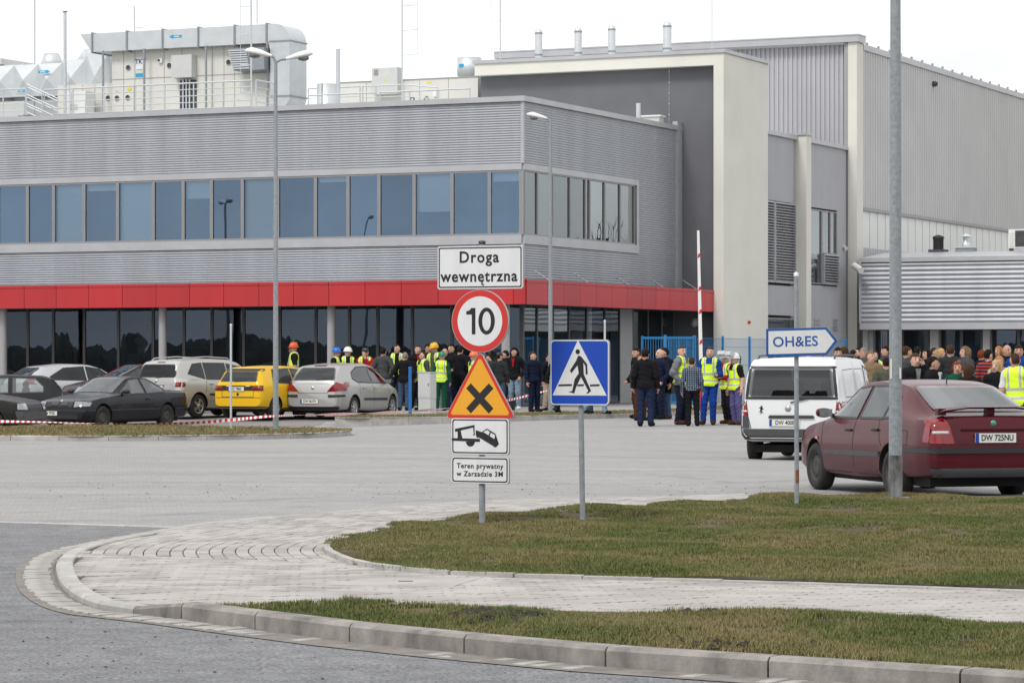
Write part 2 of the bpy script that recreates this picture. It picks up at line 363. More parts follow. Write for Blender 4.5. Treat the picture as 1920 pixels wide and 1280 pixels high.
M['lot']     = ground_mat('parking_paving', (0.30, 0.28, 0.275), (0.24, 0.225, 0.22), 0.7, brick=(0.2, 0.1, TH), fleck=0.3)
M['bed']     = ground_mat('joint_sand', (0.11, 0.095, 0.085), (0.07, 0.06, 0.055), 8, fleck=0.3)
M['far']     = ground_mat('far_field', (0.16, 0.15, 0.07), (0.10, 0.10, 0.05), 0.05)
M['kerb']    = mat('kerb_concrete', (0.20, 0.182, 0.165), 0.9, 0, 0.42, 4.5, 0.2, 90, col2=(0.35, 0.325, 0.30), objvar=0.10, stretch=(1, 1, 0.6))
M['kerb_lt'] = mat('pale_kerb_concrete', (0.39, 0.375, 0.355), 0.9, 0, 0.22, 3, 0.3, 70, objvar=0.06)
M['sett']    = mat('pale_sett', (0.345, 0.33, 0.312), 0.9, 0, 0.25, 5, 0.4, 70)
M['soil']    = mat('dark_soil', (0.035, 0.028, 0.022), 1.0, 0, 0.4, 12, 0.8, 30)
M['turf']    = mat('turf_soil', (0.060, 0.050, 0.024), 1.0, 0, 0.45, 1.8, 0.5, 30, col2=(0.12, 0.095, 0.045))
def paver_mat(name, cols):
    m, nt, b = nmat(name); N, L = nt.nodes, nt.links
    b.inputs['Roughness'].default_value = 0.9; b.inputs['Specular IOR Level'].default_value = 0.25
    tc = N.new('ShaderNodeTexCoord'); nz = N.new('ShaderNodeTexNoise'); nz.inputs['Scale'].default_value = 1.6; nz.inputs['Detail'].default_value = 8
    geo = N.new('ShaderNodeNewGeometry'); L.new(geo.outputs['Position'], nz.inputs['Vector'])
    rp = N.new('ShaderNodeValToRGB'); e = rp.color_ramp.elements
    e[0].position = 0.3; e[0].color = (*cols[0], 1); e[1].position = 0.7; e[1].color = (*cols[1], 1)
    mr = N.new('ShaderNodeMapRange'); mr.inputs['To Min'].default_value = -0.22; mr.inputs['To Max'].default_value = 0.22; L.new(geo.outputs['Random Per Island'], mr.inputs['Value'])
    ad = N.new('ShaderNodeMath'); L.new(nz.outputs['Fac'], ad.inputs[0]); L.new(mr.outputs['Result'], ad.inputs[1])
    L.new(ad.outputs[0], rp.inputs['Fac']); L.new(rp.outputs['Color'], b.inputs['Base Color'])
    n2 = N.new('ShaderNodeTexNoise'); n2.inputs['Scale'].default_value = 120; L.new(geo.outputs['Position'], n2.inputs['Vector'])
    bp = N.new('ShaderNodeBump'); bp.inputs['Strength'].default_value = 0.3; bp.inputs['Distance'].default_value = 0.005
    L.new(n2.outputs['Fac'], bp.inputs['Height']); L.new(bp.outputs['Normal'], b.inputs['Normal'])
    return m
M['paver'] = paver_mat('pinkish_grey_paver', ((0.315, 0.292, 0.275), (0.435, 0.405, 0.385)))

g_ = sheet('ground', [(-2500, -2500), (2500, -2500), (2500, 3500), (-2500, 3500)], -0.42, M['far']); struct(g_)
# the paved yard follows the lie of the land
mb = MB(); xs = np.arange(-75, 61, 1.5); ys = np.arange(8, 140, 1.5); nx = len(xs)
mb.v = [(float(x), float(y), gz(x, y) - 0.004) for y in ys for x in xs]
for j in range(len(ys) - 1):
    for i in range(nx - 1): mb.f.append([j*nx+i, j*nx+i+1, (j+1)*nx+i+1, (j+1)*nx+i]); mb.m.append(0); mb.sm.append(True)
struct(mb.build('paved_yard', M['yard'], fix=False))
# asphalt road along the front, bounded by a flush strip
e0, e1 = GP(0, 978), GP(330, 988)
ed = Vector((e1[0]-e0[0], e1[1]-e0[1])).normalized()
pa = (e0[0] - ed.x*70, e0[1] - ed.y*70); pb = (e0[0] + ed.x*60, e0[1] + ed.y*60)
road = sheet('road', [pa, (pa[0]-10, -60), (pb[0]+10, -60), pb], 0.0, M['asphalt']); struct(road)
strip = struct(link('flush_kerb', None))
n_ = Vector((-ed.y, ed.x)); st_me = None
for k in range(-8, 10):
    a = Vector(e0) + ed * (k * 1.0); 
    if a.x > -2.4: break
    o = MB().bbox(-0.497, 0.497, -0.06, 0.06, -0.08, 0.006, 0.006).build('kerb_stone', M['kerb_lt'], strip) if st_me is None else link('kerb_stone', st_me, strip)
    st_me = o.data; o.location = (a.x, a.y, 0); o.rotation_euler = (0, 0, math.atan2(ed.y, ed.x))

SW, KF, GR = 0.05, 0.105, 0.085          # levels of footpath, front kerb, grass
# outer kerb line of the footpath, from the far right round the nose to the near right
front_px = [(340, 1130), (478, 1147), (655, 1168), (870, 1189), (1135, 1212), (1440, 1231), (1800, 1254), (2250, 1285), (2830, 1325), (3450, 1368)]
front = [GP(x, y, KF) for x, y in front_px]
corner_px = [(3300, 930), (2300, 938), (1920, 934), (1600, 929), (1460, 924), (1310, 928), (1100, 934), (900, 939), (700, 953), (600, 961), (420, 975), (332, 987), (241, 1003), (166, 1018.6), (124, 1033), (107, 1049), (106, 1064), (117, 1090), (150, 1114), (197, 1130), (250, 1137)]
corner = smooth_line([GP(x, y, SW) for x, y in corner_px], 6)
# ramp stone joins the dropped nose kerb to the front kerb
join = [corner[-1], front[0]]
outer = corner + front
grass_back_px = [(3300, 915), (2300, 922), (1920, 925), (1675, 927), (1460, 930), (1310, 939), (1100, 953), (1000, 957), (900, 965), (800, 977), (680, 1000), (630, 1012), (618, 1023), (640, 1037), (690, 1052), (800, 1064), (960, 1071), (1440, 1081), (1920, 1097), (2300, 1111), (3300, 1147)]
lawn = smooth_line([GP(x, y, GR) for x, y in grass_back_px], 5)
strip_top = [GP(x, y, GR) for x, y in [(430, 1132), (960, 1136), (1440, 1147), (1920, 1161), (2400, 1176), (3500, 1210)]]
def offs(pts, d):                        # offset a polyline to its left by d
    out = []
    for i, p in enumerate(pts):
        a = pts[max(i-1, 0)]; b = pts[min(i+1, len(pts)-1)]
        t = Vector((b[0]-a[0], b[1]-a[1])).normalized(); out.append((p[0] - t.y*d, p[1] + t.x*d))
    return out
verge = strip_top + [p for p in reversed(offs(front, 0.15))]
path_poly = offs(outer, 0.12)
path = struct(sheet('footpath', path_poly, SW - 0.012, M['bed']))
# --- kerb stones
kerb = struct(link('kerb', None))
def kerb_stone(a, b, w, z0a, z0b, m, b_=0.02):
    a, b = Vector(a), Vector(b); t = (b - a); L = t.length; t.normalize(); n = Vector((-t.y, t.x)); g = 0.006
    a2, b2 = a + t*g, b - t*g; lo = -0.05
    def q(p, off, z): return (p.x + n.x*off, p.y + n.y*off, z)
    vs = []
    for p, zt in ((a2, z0a), (b2, z0b)):
        vs += [q(p, 0, lo), q(p, 0, zt - b_), q(p, b_, zt), q(p, w - 0.01, zt), q(p, w, zt - 0.01), q(p, w, lo)]
    fs = [(i, i+1, i+7, i+6) for i in range(5)] + [(0, 6, 11, 5), (0, 5, 4, 3, 2, 1), (6, 7, 8, 9, 10, 11)]
    return MB().add(vs, fs).build('kerb_stone', m, kerb)
for a, b in zip(front[:-1], front[1:]): kerb_stone(a, b, 0.15, KF, KF, M['kerb'])
kerb_stone(join[0], join[1], 0.15, SW + 0.004, KF, M['kerb'])
cst = resample(corner[36:], 0.42); cst[-1] = corner[-1]
far_st = resample(corner[:37], 1.0); far_st.append(corner[36])
for a, b in zip(cst[:-1], cst[1:]): kerb_stone(a, b, 0.13, SW + 0.004, SW + 0.004, M['kerb_lt'])
for a, b in zip(far_st[:-1], far_st[1:]):
    if math.hypot(a[0]-b[0], a[1]-b[1]) > 0.1: kerb_stone(a, b, 0.13, SW + 0.004, SW + 0.004, M['kerb_lt'])
# edging stones round the lawn nose
i_n = min(range(len(lawn)), key=lambda i: abs(lawn[i][0]) + (9 if lawn[i][1] < 26 else 0)); nose = lawn[i_n:]
edging = struct(link('edging', None))
ns = resample(nose, 0.5)
for a, b in zip(ns[:-1], ns[1:]):
    a_, b_ = Vector(a), Vector(b); t = (b_-a_).normalized(); n = Vector((-t.y, t.x))
    mb = MB(); vs = []; q_ = min(max((a_.x + 1.0)/2.5, 0), 1); eh = 0.035 - 0.025*q_; ew = 0.06 + 0.07*q_
    for p in (a_ + t*0.004, b_ - t*0.004):
        vs += [(p.x, p.y, 0.02), (p.x, p.y, SW + eh), (p.x - n.x*ew, p.y - n.y*ew, SW + eh), (p.x - n.x*ew, p.y - n.y*ew, 0.02)]
    mb.add(vs, [(0,1,5,4), (1,2,6,5), (2,3,7,6), (0,3,2,1), (4,5,6,7)]); mb.build('edging_stone', M['kerb_lt'], edging)
# --- gutter setts along the kerb
gutter = struct(link('gutter', None))
gl = resample(corner[42:] + front, 0.112)
bed = []; mo = offs(gl, -0.02); mi = offs(gl, -0.30)
mbg = MB()
for i in range(len(gl) - 1): mbg.add([(*mo[i], 0.005), (*mo[i+1], 0.005), (*mi[i+1], 0.005), (*mi[i], 0.005)], [(0, 3, 2, 1)])
mbg.build('mortar_bed', mat('gutter_mortar', (0.20, 0.18, 0.165), 0.95, 0, 0.3, 6, 0.4, 60), gutter)
s_me = [MB().bbox(-0.042, 0.042, -w/2, w/2, -0.03, 0.012, 0.004).build('tmp', M['sett']) for w in (0.18, 0.2, 0.17)]
n_cor = len(resample(corner[42:], 0.112))
for i in range(len(gl) - 1):
    worn = i > n_cor + 14 and rng.random() < 0.62
    if worn: continue
    a, b = gl[i], gl[i+1]; t = Vector((b[0]-a[0], b[1]-a[1])).normalized(); n = Vector((-t.y, t.x))
    o = link('sett', rng.choice(s_me).data, gutter); off = 0.14 + rng.uniform(-0.01, 0.01)
    o.location = ((a[0]+b[0])/2 - n.x*off, (a[1]+b[1])/2 - n.y*off, rng.uniform(-0.003, 0.004) - (0.005 if i > n_cor + 10 else 0))
    o.rotation_euler = (rng.uniform(-0.03, 0.03), rng.uniform(-0.02, 0.02), math.atan2(t.y, t.x) + rng.uniform(-0.05, 0.05))
for o in s_me: bpy.data.objects.remove(o)
# --- pavers
pav = []                                  # (x, y, angle, kind, scale)
fa, fb = Vector(GP(690, 1052, SW)), Vector(GP(1920, 1097, SW)); fdir = (fb - fa).normalized(); fn = Vector((-fdir.y, fdir.x)); fang = math.atan2(fdir.y, fdir.x)
split_y = lambda x: 0
PI_L, PI_W = 0.2, 0.165                   # double-T pavers of the straight part
lawn_in = lawn; verge_in = verge; pin = offs(outer, 0.15)
base = Vector(GP(640, 1056, SW))
for r in range(-22, 1):
    for c in range(-26, 84):
        p = base + fdir * (c * PI_L + (PI_L/2 if r % 2 else 0)) + fn * (r * PI_W)
        if p.x < -5 or p.x > 10: continue
        if inside(pin, p.x, p.y) and not inside(lawn_in, p.x, p.y) and not inside(verge_in, p.x, p.y): pav.append((p.x, p.y, fang, 0, 1.0))
# rows that follow the lawn's edge round the nose and along the back
inner = [p for p in lawn[:77]]
row_w = 0.105
for k in range(0, 40):
    line = offs(inner, -(0.08 + k * row_w))
    line = resample(line, 0.205)
    for i in range(len(line) - 1):
        a, b = Vector(line[i]), Vector(line[i+1])
        if (b - a).length < 0.12: continue
        p = (a + b) / 2
        if p.x > 7: continue
        if (p - base).dot(fn) < PI_W * 0.5: continue
        if inside(pin, p.x, p.y) and not inside(lawn_in, p.x, p.y): pav.append((p.x, p.y, math.atan2(b.y-a.y, b.x-a.x), 1, 1.0))
def paver_poly(kind):
    if kind == 1: return [(-0.096, -0.048), (0.096, -0.048), (0.096, 0.048), (-0.096, 0.048)]
    L, Wd, q = PI_L/2 - 0.009, PI_W/2 - 0.005, 0.026
    return [(-L - q, -Wd), (L - q, -Wd), (L - q, -Wd*0.35), (L + q, Wd*0.35), (L + q, Wd), (-L + q, Wd), (-L + q, Wd*0.35), (-L - q, -Wd*0.35)]
def paver_geo(kind):
    P = paver_poly(kind); n = len(P); b = 0.94
    vs = [(x, y, SW - 0.03) for x, y in P] + [(x, y, SW - 0.003) for x, y in P] + [(x*b, y*b, SW) for x, y in P]
    fs = [tuple(range(2*n, 3*n))] + [(i, (i+1) % n, (i+1) % n + n, i + n) for i in range(n)] + [(i+n, (i+1) % n + n, (i+1) % n + 2*n, i + 2*n) for i in range(n)]
    return vs, fs
pav.sort(key=lambda p: math.hypot(p[0], p[1]) + (0 if abs(p[0]) < p[1] * 0.172 else 50))
pm = {}
for k in (0, 1):
    vs, fs = paver_geo(k); o = MB().add(vs, fs).build('tmp', M['paver'], fix=False); pm[k] = o.data; bpy.data.objects.remove(o)
mb = MB()
for i, (x, y, a, k, s) in enumerate(pav):
    dz = rng.uniform(-0.0025, 0.0025); a += rng.uniform(-0.012, 0.012)
    if i < 300:
        o = link('paver', pm[k], path); o.location = (x, y, dz); o.rotation_euler = (rng.uniform(-.01, .01), rng.uniform(-.01, .01), a)
    else:
        vs, fs = paver_geo(k); ca, sa = math.cos(a), math.sin(a)
        mb.add([(x + q[0]*ca - q[1]*sa, y + q[0]*sa + q[1]*ca, q[2] + dz) for q in vs], fs)
stuff(mb.build('pavers', M['paver'], path, fix=False))
# concrete service cover set into the footpath
cv = [GP(x, y, SW) for x, y in [(585, 1096), (700, 1083), (905, 1082), (850, 1099)]]
cvr = MB(); cvr.add([(p[0], p[1], SW + 0.003) for p in cv] + [(p[0], p[1], SW - 0.03) for p in cv], [(0, 1, 2, 3), (0, 4, 5, 1), (1, 5, 6, 2), (2, 6, 7, 3), (3, 7, 4, 0)])
cc = Vector((sum(p[0] for p in cv)/4, sum(p[1] for p in cv)/4))
ob = cvr.build('service_cover', M['paver'], path)
box('lifting_slot', M['black'], path, cc.x - 0.05, cc.x + 0.05, cc.y - 0.02, cc.y + 0.02, SW + 0.002, SW + 0.006)

# --- islands across the yard
def island(name, px_front, px_back, zk, label):
    fr = smooth_line([GP(x, y, zk) for x, y in px_front], 6); bk = smooth_line([GP(x, y, zk) for x, y in px_back], 6)
    poly = fr + bk[::-1]
    root = struct(link(name, None))
    st = resample(poly + [poly[0]], 0.98)
    cx_, cy_ = sum(p[0] for p in poly)/len(poly), sum(p[1] for p in poly)/len(poly)
    for a, b in zip(st, st[1:] + st[:1]):
        a_, b_ = Vector(a), Vector(b); t = b_ - a_
        if t.length < 0.2: continue
        t.normalize(); n = Vector((-t.y, t.x)); mid = (a_ + b_) / 2
        if not inside(poly, mid.x + n.x*0.1, mid.y + n.y*0.1): n = -n
        vs = []
        for p in (a_ + t*0.005, b_ - t*0.005):
            vs += [(p.x, p.y, -0.3), (p.x, p.y, zk - 0.015), (p.x + n.x*0.015, p.y + n.y*0.015, zk), (p.x + n.x*0.15, p.y + n.y*0.15, zk), (p.x + n.x*0.15, p.y + n.y*0.15, -0.1)]
        MB().add(vs, [(i, i+1, i+6, i+5) for i in range(4)] + [(0, 4, 3, 2, 1), (5, 6, 7, 8, 9)]).build('kerb_stone', M['kerb_lt'], root)
    sheet('turf_bed', poly, zk - 0.01, M['turf'], root)
    return poly
isl1 = island('parking_island', [(-260, 816), (0, 816), (200, 816.5), (400, 815), (560, 812), (630, 809), (660, 806)], [(-260, 800), (0, 799), (120, 797), (300, 797.5), (400, 799), (560, 801), (640, 803), (660, 804.5)], 0.10, '')
isl2 = island('verge_island', [(628, 782.5), (700, 782.5), (850, 781), (960, 779.5), (1160, 775.5), (1260, 772.5), (1394, 765.5), (1480, 759)], [(628, 780), (700, 778), (850, 775.5), (960, 773.5), (1160, 769.5), (1260, 766), (1394, 757.5), (1480, 752)], 0.11, '')
apron_poly = [tuple(W(-60, -4.2)[:2]), tuple(W(-7.5, -4.2)[:2]), GP(748, 778, 0.12), GP(850, 775.6, 0.12), GP(960, 773.6, 0.12), GP(1160, 769.6, 0.12), GP(1260, 766.2, 0.12), GP(1394, 757.8, 0.12), (9.6, 92), (10.5, 74), (14, 68), (40, 66), (60, 138), (-60, 138)]
mb = MB().add([(p[0], p[1], 0.12) for p in apron_poly] + [(p[0], p[1], -0.3) for p in apron_poly], [tuple(range(len(apron_poly)))] + [(i, (i+1) % len(apron_poly), (i+1) % len(apron_poly) + len(apron_poly), i + len(apron_poly)) for i in range(len(apron_poly))])
struct(mb.build('apron', M['apron']))
lot_poly = [GP(-400, 797), GP(-50, 797), GP(120, 795), GP(330, 794), GP(620, 789), GP(745, 781), tuple(W(-7.5, -4.25)[:2]), tuple(W(-60, -4.25)[:2])]
xs = np.arange(-60, 0, 1.0); ys = np.arange(62, 125, 1.0); mb = MB(); idx = {}
for y in ys:
    for x in xs:
        cs = [(x, y), (x+1, y), (x+1, y+1), (x, y+1)]
        if all(inside(lot_poly, *c) for c in cs):
            f = []
            for c in cs:
                c = (float(c[0]), float(c[1]))
                if c not in idx: idx[c] = len(mb.v); mb.v.append((c[0], c[1], gz(*c) + 0.003))
                f.append(idx[c])
            mb.f.append(f); mb.m.append(0); mb.sm.append(True)
struct(mb.build('parking_lot', M['lot'], fix=False))
def ground_z(X, Y):
    if inside(apron_poly, X, Y): return 0.12
    if inside(isl2, X, Y): return 0.11
    if inside(isl1, X, Y): return 0.10
    return gz(X, Y)

# --- lawns: a turf sheet, and one object of grass blades for each
def lawn_z(x, y): return 0.0
def hum(x, y): return GR + 0.03 * math.sin(x * 1.3 + 0.5) * math.sin(y * 0.9) + 0.02 * math.sin(x * 3.1 + y * 2.3)
def turf(name, poly, m):
    bm = bmesh.new(); f = bm.faces.new([bm.verts.new((p[0], p[1], GR)) for p in poly])
    x0, x1 = min(p[0] for p in poly), max(p[0] for p in poly); y0, y1 = min(p[1] for p in poly), max(p[1] for p in poly)
    for a in np.arange(x0, x1, 0.4): bmesh.ops.bisect_plane(bm, geom=bm.verts[:] + bm.edges[:] + bm.faces[:], plane_co=(a, 0, 0), plane_no=(1, 0, 0))
    for a in np.arange(y0, y1, 0.4): bmesh.ops.bisect_plane(bm, geom=bm.verts[:] + bm.edges[:] + bm.faces[:], plane_co=(0, a, 0), plane_no=(0, 1, 0))
    for v in bm.verts:
        edge = v.is_boundary
        v.co.z = (GR - 0.02) if edge else hum(v.co.x, v.co.y) - 0.01
    me = bpy.data.meshes.new(name); bm.to_mesh(me); bm.free(); me.materials.append(m)
    return struct(link(name, me))
turf('lawn', lawn, M['turf']); turf('verge', verge, M['turf'])
m, nt, b = nmat('grass_blades'); at = nt.nodes.new('ShaderNodeAttribute'); at.attribute_name = 'Col'
nt.links.new(at.outputs['Color'], b.inputs['Base Color']); b.inputs['Roughness'].default_value = 0.7; b.inputs['Specular IOR Level'].default_value = 0.2
M['grass'] = m
def vnoise(x, y, s, seed):
    """smooth value noise on numpy arrays"""
    r = np.random.default_rng(seed); T = r.random((64, 64)); x = x * s; y = y * s
    xi = np.floor(x).astype(int); yi = np.floor(y).astype(int); fx = x - xi; fy = y - yi; fx = fx*fx*(3-2*fx); fy = fy*fy*(3-2*fy)
    g = lambda i, j: T[i % 64, j % 64]
    return (g(xi, yi)*(1-fx)+g(xi+1, yi)*fx)*(1-fy) + (g(xi, yi+1)*(1-fx)+g(xi+1, yi+1)*fx)*fy
def grass(name, label, poly, dens, hgt, zf, wid=0.0045, blades=4, view=True, straw=0.45):
    P = np.array(poly); x0, y0 = P.min(0); x1, y1 = P.max(0)
    if view: x0, x1 = max(x0, -7.0), min(x1, 10.5)
    n = int((x1-x0)*(y1-y0)*dens); X = nrng.uniform(x0, x1, n); Y = nrng.uniform(y0, y1, n)
    c = np.zeros(n, bool); j = len(poly) - 1
    for i in range(len(poly)):
        xi, yi = poly[i]; xj, yj = poly[j]
        if yi != yj: c ^= ((yi > Y) != (yj > Y)) & (X < (xj-xi)*(Y-yi)/(yj-yi) + xi)
        j = i
    if view: c &= (np.abs(X) < Y * 0.19 + 0.4) | (nrng.random(n) < 0.33)
    bare = vnoise(X, Y, 1.7, 5) * 0.6 + vnoise(X, Y, 6, 6) * 0.4
    c &= bare > (0.22 + 0.15 * nrng.random(n))
    X, Y = X[c], Y[c]; n = len(X)
    Z = np.array([zf(a, b_) for a, b_ in zip(X, Y)])
    t = vnoise(X, Y, 0.9, 1)*0.55 + vnoise(X, Y, 3.5, 2)*0.40 - 0.05 + nrng.random(n)*0.35
    N_ = n * blades
    rep = lambda a: np.repeat(a, blades)
    ang = nrng.uniform(0, 2*np.pi, N_); lean = nrng.uniform(0.1, 0.75, N_); h = rep(0.7 + 0.6*vnoise(X, Y, 2.5, 3) + 1.8*np.clip(vnoise(X, Y, 5.0, 9) - 0.72, 0, 1)*2) * nrng.uniform(0.5, 1.25, N_) * hgt
    bx = rep(X) + nrng.normal(0, 0.012, N_); by = rep(Y) + nrng.normal(0, 0.012, N_); bz = rep(Z) - 0.01
    px, py = np.cos(ang + 1.57)*wid, np.sin(ang + 1.57)*wid
    V = np.empty((N_, 3, 3), np.float32)
    V[:, 0] = np.stack([bx - px, by - py, bz], 1); V[:, 1] = np.stack([bx + px, by + py, bz], 1)
    V[:, 2] = np.stack([bx + np.cos(ang)*lean*h, by + np.sin(ang)*lean*h, bz + h*(1 - 0.35*lean)], 1)
    tt = np.clip(rep(t) + nrng.normal(0, 0.12, N_), 0, 1)[:, None]
    green = np.array([0.118, 0.148, 0.042]); st = np.array([0.25, 0.205, 0.100]); dk = np.array([0.075, 0.105, 0.032])
    mixs = np.clip((tt - (0.75 - straw)) / 0.35, 0, 1); colr = green*(1-mixs) + st*mixs
    low = np.clip((0.35 - tt) / 0.3, 0, 1); colr = colr*(1-low) + dk*low
    me = bpy.data.meshes.new(name)
    me.vertices.add(N_*3); me.vertices.foreach_set('co', V.reshape(-1))
    me.loops.add(N_*3); me.loops.foreach_set('vertex_index', np.arange(N_*3, dtype=np.int32))
    me.polygons.add(N_); me.polygons.foreach_set('loop_start', np.arange(0, N_*3, 3, dtype=np.int32))
    ca = me.color_attributes.new('Col', 'FLOAT_COLOR', 'POINT')
    cc_ = np.ones((N_, 3, 4), np.float32); cc_[:, :, :3] = colr[:, None, :]; ca.data.foreach_set('color', cc_.reshape(-1))
    me.update(); me.validate(); me.materials.append(M['grass'])
    return tag(stuff(link(name, me)), label, 'grass')
grass('grass', 'short spring grass on the lawn around the signposts', offs(lawn, -0.045), 3000, 0.027, hum, 0.0034, straw=0.30)
grass('grass', 'rough grass on the narrow strip beside the front kerb', [(p[0], p[1] + 0.05) for p in strip_top] + verge[len(strip_top):], 3600, 0.030, hum, 0.0031, straw=0.33)
grass('grass', 'yellowish grass on the island before the parked cars', isl1, 260, 0.05, lambda x, y: 0.10, 0.008, 3, False, 0.62)
grass('grass', 'thin grass on the kerbed strip before the office entrance', isl2, 260, 0.05, lambda x, y: 0.11, 0.008, 3, False, 0.5)
# clods of dug-up soil on the near strip, dirt and pebbles on the road
def clods(name, label, spots, m, s0, s1):
    mb = MB()
    for (x, y, z) in spots:
        s = rng.uniform(s0, s1); k = 6; vs = [(x, y, z + s*0.7)]
        vs += [(x + s*rng.uniform(.7, 1.2)*math.cos(q*math.pi/3), y + s*rng.uniform(.7, 1.2)*math.sin(q*math.pi/3), z + s*rng.uniform(-.2, .35)) for q in range(k)]
        mb.add(vs, [(0, 1+q, 1+(q+1) % k) for q in range(k)])
    return tag(stuff(mb.build(name, m)), label, 'soil')
sp = []
for cx_, cy_, n, sx_, sy_ in ((925, 1158, 70, 45, 7), (1290, 1143, 26, 35, 3), (1330, 1222, 14, 60, 4)):
    for _ in range(n):
        q = GP(rng.gauss(cx_, sx_), rng.gauss(cy_, sy_), GR)
        if inside(verge, *q): sp.append((q[0], q[1], hum(*q) + 0.005))
clods('soil_clods', 'dark clods of dug up soil in the grass strip by the kerb', sp, M['soil'], 0.012, 0.04)
sp = []
for _ in range(260):
    q = GP(rng.uniform(0, 1500), rng.uniform(905, 935)) if rng.random() < .8 else GP(rng.uniform(0, 700), rng.uniform(1150, 1275))
    if not inside(path_poly, *q): sp.append((q[0], q[1], 0.0))
clods('grit', 'loose grit scattered on the road and yard', sp, M['soil'], 0.004, 0.013)
# ================================================================== THE FACTORY
def corr(name, m, parent, face, plane, a0, a1, z0, z1, pitch=0.0785, amp=0.027, breaks=None):
    """horizontally corrugated sheet. face 'A' runs along u at v=plane, 'B' along v at u=plane; ridges stand outwards"""
    n = int(round((z1 - z0) / pitch)); zs = []; of = []
    for i in range(n):
        for f, o in ((0.0, 0.0), (0.12, 0.10), (0.26, 0.62), (0.42, 0.97), (0.58, 1.0), (0.74, 0.72), (0.87, 0.2)):
            zs.append(z0 + (i + f) * (z1 - z0) / n); of.append(o * amp)
    zs.append(z1); of.append(0.0)
    mb = MB(); cuts = [a0] + list(breaks or []) + [a1]
    vs = []
    for z, o in zip(zs, of):
        for a in cuts: vs.append((a, plane - o, z) if face == 'A' else (plane + o, a, z))
    k = len(cuts); fs = [(i*k+j, i*k+j+1, (i+1)*k+j+1, (i+1)*k+j) for i in range(len(zs)-1) for j in range(k-1)]
    return mb.add(vs, fs, smooth=True).build(name, m, parent, fix=False)
def ribs(name, m, parent, face, plane, a0, a1, z0, z1, pitch, amp, zf=None):
    """vertically ribbed sheet with trapezoid ribs; zf(a) gives a sloping lower edge"""
    n = int(round((a1 - a0) / pitch)); A, O = [], []
    for i in range(n):
        for f, o in ((0, 0), (0.42, 0), (0.52, 1), (0.88, 1)): A.append(a0 + (i + f) * (a1 - a0) / n); O.append(o * amp)
    A.append(a1); O.append(0)
    vs = []
    for a, o in zip(A, O):
        for z in ((zf(a) if zf else z0), z1): vs.append((a, plane - o, z) if face == 'A' else (plane + o, a, z))
    fs = [(2*i, 2*i+2, 2*i+3, 2*i+1) for i in range(len(A)-1)]
    return MB().add(vs, fs).build(name, m, parent, fix=False)
def window(parent, face, plane, a0, a1, z0, z1, fm, gm, fw=0.05, out=0.03, blind=None):
    """a framed pane; 'A': faces -v, 'B': faces +u"""
    mb = MB()
    def bx(p0, p1, q0, q1):
        if face == 'A': mb.box(p0, p1, plane - out, plane + 0.05, q0, q1)
        else: mb.box(plane - 0.05, plane + out, p0, p1, q0, q1)
    bx(a0, a0+fw, z0, z1); bx(a1-fw, a1, z0, z1); bx(a0+fw, a1-fw, z1-fw, z1); bx(a0+fw, a1-fw, z0, z0+fw)
    w = mb.build('window', fm, parent)
    def pl(name, off, q0, q1, m_):
        s = -1 if face == 'A' else 1; d = plane + s*(-off)
        vs = [(a0+fw, d, q0), (a1-fw, d, q0), (a1-fw, d, q1), (a0+fw, d, q1)] if face == 'A' else [(d, a0+fw, q0), (d, a1-fw, q0), (d, a1-fw, q1), (d, a0+fw, q1)]
        return MB().add(vs, [(0, 1, 2, 3)]).build(name, m_, w, fix=False)
    pl('pane', 0.015, z0+fw, z1-fw, gm)
    if blind: pl('blind', 0.14, z1-fw-(z1-z0-2*fw)*blind, z1-fw, M['blind'])
    return w

# ------------------------------------------------------------------ office wing
OF = fthing('office_wing', 'two storey office wing with silver corrugated bands and red canopy', 'building')
UL = u_at(-420, 0.0); VR = 13.37
zt = lambda y: z_at(y, 0, 0)
Z_roof, Z_cop, Z_b1, Z_w1, Z_w0, Z_b0, Z_can = zt(180), zt(190), zt(306), zt(318), zt(440), zt(457), 4.02
brk = [u_at(x, 0) for x in (105, 400, 714)]
corr('upper_cladding', M['clad'], OF, 'A', 0.0, UL, -0.05, Z_b1, Z_cop, breaks=brk)
corr('lower_cladding', M['clad'], OF, 'A', 0.0, UL, -0.05, 3.5, Z_b0, breaks=brk)
mb = MB(); mb.box(UL, -0.02, -0.05, 0.02, Z_w1, Z_b1); mb.build('window_head', M['flash'], OF)
mb = MB(); mb.box(UL, -0.02, -0.06, 0.02, Z_b0, Z_w0); mb.build('window_sill', M['flash'], OF)
mb = MB(); mb.box(UL, 0.10, -0.10, 0.35, Z_cop, Z_roof).build('coping', M['flash'], OF)
box('coping', M['flash'], OF, -0.25, 0.102, 0.352, VR, Z_cop + 0.002, Z_roof + 0.002)
box('corner_trim', M['flash'], OF, -0.05, 0.04, -0.04, 0.05, Z_b1 + 0.002, Z_cop - 0.002)
box('corner_trim', M['flash'], OF, -0.05, 0.04, -0.04, 0.05, 3.5, Z_b0 - 0.002)
box('corner_post', M['frame'], OF, -0.06, 0.03, -0.03, 0.06, Z_w0 + 0.002, Z_w1 - 0.002)
box('roof', M['ltgrey'], OF, UL, -0.25, 0.35, 30.0, Z_roof - 0.45, Z_roof - 0.35)
box('interior_back', M['dark_int'], OF, UL, -0.9, 0.9, 1.0, 0.2, Z_roof - 0.5)
box('interior_side', M['dark_int'], OF, -0.95, -0.85, 1.02, VR, 0.2, Z_roof - 0.5)
box('floor_slab', M['dark_int'], OF, UL, -0.1, 0.1, 0.9, 4.3, 4.9)
box('floor_slab', M['dark_int'], OF, -0.84, -0.1, 0.92, VR, 4.3, 4.9)
